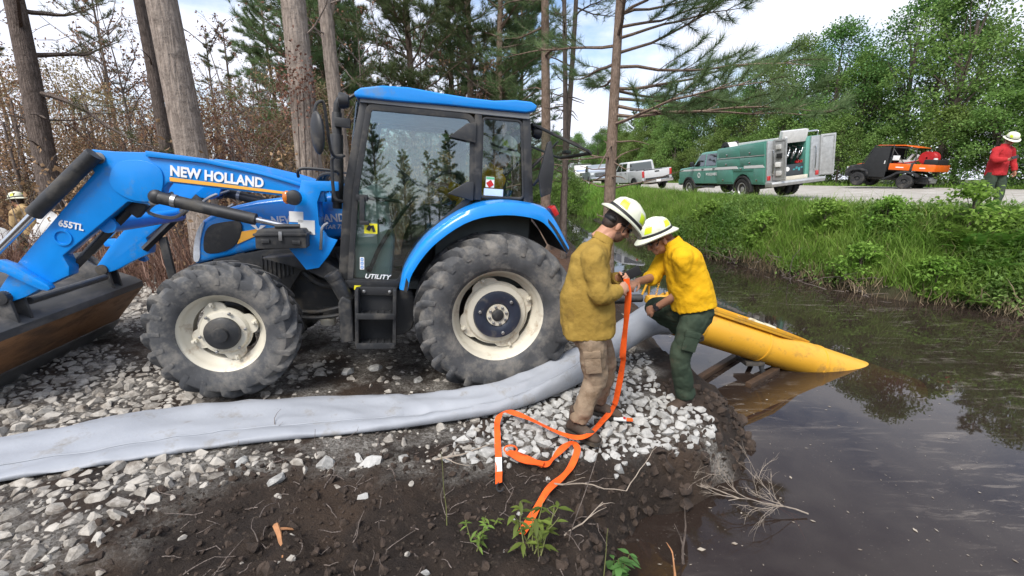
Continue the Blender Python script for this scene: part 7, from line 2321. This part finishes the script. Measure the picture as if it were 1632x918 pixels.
# tall thin dry stalks
for i, (x, y, h, lb) in enumerate([(.30, 1.95, .62, 'thin dry stalk crossing in front of the orange strap'), (-.36, 2.05, .50, 'green grass stalk standing left of the weeds'), (.47, 1.85, .34, 'thin green stalk right of the leafy weed'), (-1.32, 2.62, .22, 'bent brown twig standing against the hose')]):
    t = MB(); t.tube(wander((x, y, gz1(x, y) - .02), (rs.normal() * .08, .05, 1), h, 8, rs, .035), list(np.linspace(.0035, .0014, 9)), 5)
    tag(t.build('stalk', BARK_G if i in (0, 3) else MATS['weed_stem'], None, weld=False), lb, 'stalk')
# dead branches
def branch(label, p, d, ln, rr, nb, seed, m=BARK_G, grav=0, lev=2, name='dead_branch'):
    r_ = np.random.RandomState(seed); t = MB()
    def go(p, d, ln, rr, lev):
        b = wander(p, d, ln, 7, r_, .13, grav)
        t.tube(b, list(np.linspace(rr, rr * .35, 8)), 6)
        if lev:
            for k in range(nb):
                j = r_.randint(1, 8)
                dd = b[j] - b[j - 1]; dd = dd / np.linalg.norm(dd) + r_.normal(size=3) * np.array([.55, .55, .18])
                go(b[j], dd, ln * r_.uniform(.35, .7), rr * .55, lev - 1)
    go(p, d, ln, rr, lev)
    return tag(t.build(name, m, None, weld=False), label, 'branch')
PALE = mat('bleached_wood', (.30, .25, .20), rough=.85, var=.25, scale=14)
RAW = mat('raw_split_wood', (.40, .19, .085), rough=.8, var=.3, scale=12)
branch('bleached many-forked dead branch lying in the water', (2.02, 2.55, -.33), (-1, .12, .22), .55, .0055, 6, 3, PALE, -.015, 3)
branch('forked stick lying on soil below the coiled strap', (.25, 2.42, gz1(.25, 2.42) + .03), (.9, -.42, -.06), .52, .006, 2, 5, PALE, -.02, 1)
branch('grey root arching at the lower edge beside the water', (.28, 1.98, gz1(.28, 1.98) + .02), (.8, .35, .35), .28, .005, 2, 6, PALE, -.06, 1)
branch('reddish split root sticking up from the soil at lower left', (-1.26, 1.98, gz1(-1.26, 1.98) + .05), (.35, -.5, -.25), .22, .016, 1, 7, RAW, 0, 1)
branch('thin dark stick standing in the shallow water', (1.02, 2.12, -.42), (.05, .25, .5), .42, .010, 1, 8, BARK_D, 0, 1)
branch('split orange-brown stick poking out of the shallows', (.92, 2.02, -.36), (.1, .3, .55), .17, .009, 1, 9, RAW, 0, 1)
branch('brushy stick pile beside the gravel at centre', (-.52, 2.62, gz1(-.52, 2.62) + .04), (.8, .35, .18), .42, .008, 3, 10, PALE, -.03, 1)
branch('broken pale stick at the mud point by the water', (1.75, 2.82, gz1(1.75, 2.82) + .05), (.9, -.3, .1), .34, .009, 3, 11, RAW, -.02, 1)
t = MB()
for k in range(240):
    x, y = rs.uniform(-2.0, 1.7), rs.uniform(1.55, 2.95)
    if x > float(np.interp(y, NS_Y, NS_X)) - .05: continue
    t.tube(wander((x, y, gz1(x, y) + .004), (rs.normal(), rs.normal(), rs.uniform(0, .35)), rs.uniform(.05, .24), 5, rs, .3, -.03), list(np.linspace(.0035, .0012, 6)), 4, caps=False)
stuff('soil_twigs', t.mesh('soil_twigs', BARK_G, weld=False), 'small twigs and rootlets on the dark soil')

# mound of torn-up roots behind the rear wheel
RX_, RY_ = 1.02, 6.3
t = MB(); t.ball((0, 0, .18), (.50, .40, .42), 28, 18)
t.map(lambda p: p * (1 + .38 * mnoise.noise(p * 3.2) + .16 * mnoise.noise(p * 9)))
ML_ = thing('root_mound', 'dark mound of soil and torn roots behind the rear tyre', 'mound', (RX_, RY_, gz1(RX_, RY_)))
t.build('soil_lump', mat('root_soil', (.045, .026, .017), rough=.95, col2=(.11, .062, .04), scale=9, bump=1.0, bscale=30), ML_, smooth=80)
t = MB()
for k in range(46):
    p = Vector(rvec(1, rs)[0]); p.z = abs(p.z)
    t.tube(wander(Vector((p.x * .46, p.y * .36, .15 + p.z * .36)), (p.x + rs.normal() * .5, p.y + rs.normal() * .5, rs.normal() * .6), rs.uniform(.15, .5), 5, rs, .3), list(np.linspace(.008, .003, 6)), 4)
o = t.build('torn_roots', BARK_G, ML_, weld=False); o['kind'] = 'stuff'
# pale sacks on the ground beyond the loader
for i, (x, y, lb) in enumerate([(-8.15, 7.9, 'crumpled white sack behind the loader arm'), (-9.0, 7.5, 'pale grey sack lower beside the loader bucket')]):
    t = MB(); t.ball((0, 0, .22), (.42, .30, .26), 22, 14)
    t.map(lambda p: p * (1 + .22 * mnoise.noise(p * 4 + Vector((i * 3, 0, 0))) + .08 * mnoise.noise(p * 11)))
    o = t.build('sack', mat('white_sack_cloth', (.55, .55, .54), rough=.7, var=.1, bump=.4, bscale=18), None, smooth=80); o.location = (x, y, gz1(x, y)); o.scale = (1, 1, 1.9 - .5 * i); tag(o, lb, 'sack')

# flecks, leaves and scum floating near the bank
n = 420
Y = 2.0 + 5.5 * rs.rand(n) ** 1.4
X = np.interp(Y, NS_Y, NS_X) + .1 + 3.2 * rs.rand(n) ** 1.7
P = np.stack([X, Y, np.full(n, WATER_Z + .004)], 1)
D = np.stack([rs.normal(size=n), rs.normal(size=n), np.zeros(n)], 1)
sz = np.clip(rs.lognormal(math.log(.012), .7, n), .004, .06)
stuff('floating_debris', leaves_mesh('floating_debris', P, D, np.tile(np.array([[0, 0, 1.]]), (n, 1)), sz, sz * rs.uniform(.15, .6, n), mat('floating_scum', (.20, .16, .12), rough=.8, col2=(.42, .37, .30), scale=3, world=True), .02), 'flecks of debris floating on the water')
# ================================================================ crushed stone
def stonemat(name, lo, hi, dirt, amt):
    m, nt, N, L, b = _new(name)
    g = N.new('ShaderNodeNewGeometry'); oi = N.new('ShaderNodeObjectInfo')
    ad_ = N.new('ShaderNodeMath'); ad_.operation = 'ADD'; L.new(g.outputs['Random Per Island'], ad_.inputs[0]); L.new(oi.outputs['Random'], ad_.inputs[1])
    fr_ = N.new('ShaderNodeMath'); fr_.operation = 'FRACT'; L.new(ad_.outputs[0], fr_.inputs[0])
    r = _ramp(N, L, fr_.outputs[0], 0, 1, lo + (1,), hi + (1,))
    n = _noise(N, L, g.outputs['Position'], 22, 6, .7)
    c = _mix(N, L, _ramp(N, L, n.outputs['Fac'], .4, .7).outputs['Color'], r.outputs['Color'], tuple(x * 1.25 for x in hi))
    n2 = _noise(N, L, g.outputs['Position'], 6, 7, .7)
    c2 = _mix(N, L, _ramp(N, L, n2.outputs['Fac'], .62 - .25 * amt, .80 - .2 * amt).outputs['Color'], c.outputs[0], dirt)
    L.new(c2.outputs[0], b.inputs['Base Color']); b.inputs['Roughness'].default_value = .85; b.inputs['Specular IOR Level'].default_value = .25
    bn = _noise(N, L, g.outputs['Position'], 90, 5, .7); bp = N.new('ShaderNodeBump'); bp.inputs['Strength'].default_value = .5; bp.inputs['Distance'].default_value = .01
    L.new(bn.outputs['Fac'], bp.inputs['Height']); L.new(bp.outputs['Normal'], b.inputs['Normal'])
    return m
ST_C = stonemat('clean_limestone', (.23, .226, .214), (.40, .395, .375), (.22, .18, .14), .1)
ST_D = stonemat('dirty_limestone', (.19, .172, .148), (.38, .355, .315), (.10, .075, .055), .5)
rs = np.random.RandomState(123)
protos = []
for k in range(12):
    bm = bmesh.new()
    el = np.array([1.0, rs.uniform(.65, .95), rs.uniform(.45, .75)])
    for p in rvec(15, rs) * el:
        bm.verts.new(p)
    bmesh.ops.convex_hull(bm, input=bm.verts)
    bmesh.ops.delete(bm, geom=[v for v in bm.verts if not v.link_faces], context='VERTS')
    bmesh.ops.triangulate(bm, faces=bm.faces)
    bm.verts.index_update()
    protos.append((np.array([v.co[:] for v in bm.verts]), np.array([[v.index for v in f.verts] for f in bm.faces])))
    bm.free()
pm = {}
for nm, mt in (('c', ST_C), ('d', ST_D)):
    pm[nm] = []
    for v, f in protos:
        me = bpy.data.meshes.new('stone'); me.from_pydata(v.tolist(), [], f.tolist()); me.materials.append(mt); pm[nm].append(me)
# candidate places: dense near the firefighters, patchy elsewhere, a few strays in the soil
n = 95000
X, Y = rs.uniform(-7.0, 1.9, n), 1.3 + 5.6 * rs.rand(n) ** 1.35
gd = poly_dist(X, Y, GRAVEL)
white = sstep(-.15, .35, X + .45) * sstep(5.0, 4.0, Y)
patch = fbm(X, Y, 1.15, 3, 90)
dens = np.where(gd > 0, np.clip(.34 + 4.6 * (patch - .48), 0.03, 1) * (1 - white) + white * np.clip(.8 + 1.5 * (patch - .5), .4, 1), np.clip(.08 + gd * .8, .004, .1))
dens = dens * np.where((X > 1.0) & (Y > 3.55) & (gd < .25), .35, 1)
dens = dens + .45 * sstep(-1.5, -2.2, X) * sstep(2.9, 2.3, Y) * (gd > 0)
keep = rs.rand(n) < dens
X, Y, white, gd = X[keep], Y[keep], white[keep], gd[keep]
R0 = np.where(white > .5, rs.lognormal(math.log(.029), .38, len(X)), rs.lognormal(math.log(.024), .55, len(X)))
R0 = np.clip(R0, .010, np.where(gd < 0, .032, .075))
# strays placed one by one where the photograph shows them
extra = [(-1.78, 2.50, .075), (-1.42, 2.53, .065), (-1.46, 2.37, .07), (-1.24, 2.56, .075), (-.95, 2.59, .085), (-.89, 2.26, .058), (.74, 2.62, .05), (-.18, 2.77, .085), (-1.84, 2.38, .05), (-1.05, 2.62, .06), (-.75, 2.66, .05), (-1.33, 2.5, .055), (-1.62, 2.52, .05), (1.32, 2.86, .045), (1.40, 2.98, .05), (-1.6, 3.95, .10), (-1.35, 4.05, .08), (-.9, 3.85, .07)]
E_ = np.array(extra)
X, Y, R0 = np.concatenate([E_[:, 0], X]), np.concatenate([E_[:, 1], Y]), np.concatenate([E_[:, 2], R0])
white = np.concatenate([np.full(len(E_), 1.0), white])
# thin out overlaps on a grid, big ones first
order = np.argsort(-R0); cell = {}; sel = []
for i in order:
    cx_, cy_ = int(math.floor(X[i] / .12)), int(math.floor(Y[i] / .12)); ok = True
    for a in (-1, 0, 1):
        for b in (-1, 0, 1):
            for j in cell.get((cx_ + a, cy_ + b), ()):
                if (X[i] - X[j]) ** 2 + (Y[i] - Y[j]) ** 2 < (.66 * (R0[i] + R0[j])) ** 2:
                    ok = False; break
            if not ok: break
        if not ok: break
    if ok:
        cell.setdefault((cx_, cy_), []).append(i); sel.append(i)
sel = np.array(sel)
X, Y, R0, white = X[sel], Y[sel], R0[sel], white[sel]
# keep clear of the tyre contact patches
def clear(lx, ly, rx, ry):
    w = _M @ Vector((lx, ly, 0)); return ((X - w.x) / rx) ** 2 + ((Y - w.y) / ry) ** 2 > 1
ok = clear(0, .755, .26, .2) & clear(2.18, .74, .2, .15) & clear(0, -.755, .26, .2) & clear(2.18, -.74, .2, .15)
X, Y, R0, white = X[ok], Y[ok], R0[ok], white[ok]
flatk = np.where(white > .5, 0, 1)
Z = ground_z(X, Y) + R0 * (.06 - .20 * flatk)
size_px = R0 * 700 / (Y * .97 + 1.87 * .235)
px = 816 + 700 * X / (Y * .972 + (1.87 - Z) * .235)
vis = (px > -20) & (px < 1650)
X, Y, Z, R0, white, size_px = X[vis], Y[vis], Z[vis], R0[vis], white[vis], size_px[vis]
rk = np.argsort(-size_px)
eul = [(rs.uniform(-.4, .4), rs.uniform(-.4, .4), rs.uniform(0, 6.28)) for _ in range(len(X))]
for i in rk[:300]:
    inst('stone', pm['c' if white[i] > rs.rand() * .9 else 'd'][rs.randint(12)], GROUND, (X[i], Y[i], Z[i]), eul[i], float(R0[i]))
for nm, mt in (('c', ST_C), ('d', ST_D)):
    VV, FF, o_ = [], [], 0
    for i in rk[300:]:
        if ('c' if white[i] > ((i * 7919) % 1000) / 1100 else 'd') != nm: continue
        v, f = protos[i % 12]
        Mr = np.array(Euler(eul[i]).to_matrix()) * R0[i]
        VV.append(v @ Mr.T + np.array([X[i], Y[i], Z[i]])); FF.append(f + o_); o_ += len(v)
    me = bpy.data.meshes.new('small_stones'); me.from_pydata(np.concatenate(VV).tolist(), [], np.concatenate(FF).tolist()); me.materials.append(mt)
    o = struct(bpy.data.objects.new('small_stones', me), 'stuff'); COL.objects.link(o); o.parent = GROUND
    o['label'] = 'small pale crushed stones' if nm == 'c' else 'small soil-stained crushed stones'

# crumbs and clods of dark soil
n = 5200
X, Y = rs.uniform(-2.6, 2.2, n), 1.4 + 2.4 * rs.rand(n)
ok = (poly_dist(X, Y, GRAVEL) < .12) & (X < np.interp(Y, NS_Y, NS_X) + .02)
X, Y = X[ok], Y[ok]
edge = np.interp(Y, NS_Y, NS_X) - X
R1 = np.clip(rs.lognormal(math.log(.012), .55, len(X)), .004, .04) * np.where(edge < .5, 1.8, 1)
Z = ground_z(X, Y) + R1 * .1
VV, FF, o_ = [], [], 0
for i in range(len(X)):
    v, f = protos[i % 12]
    Mr = np.array(Euler((rs.uniform(0, 6), rs.uniform(0, 6), rs.uniform(0, 6))).to_matrix()) * R1[i]
    VV.append(v @ Mr.T + np.array([X[i], Y[i], Z[i]])); FF.append(f + o_); o_ += len(v)
me = bpy.data.meshes.new('soil_clods'); me.from_pydata(np.concatenate(VV).tolist(), [], np.concatenate(FF).tolist())
me.materials.append(mat('clod_soil', (.018, .012, .009), rough=.95, col2=(.075, .052, .038), scale=14, bump=.8, bscale=60, world=True))
o = struct(bpy.data.objects.new('soil_clods', me), 'stuff'); COL.objects.link(o); o['label'] = 'crumbs and clods of dark soil'
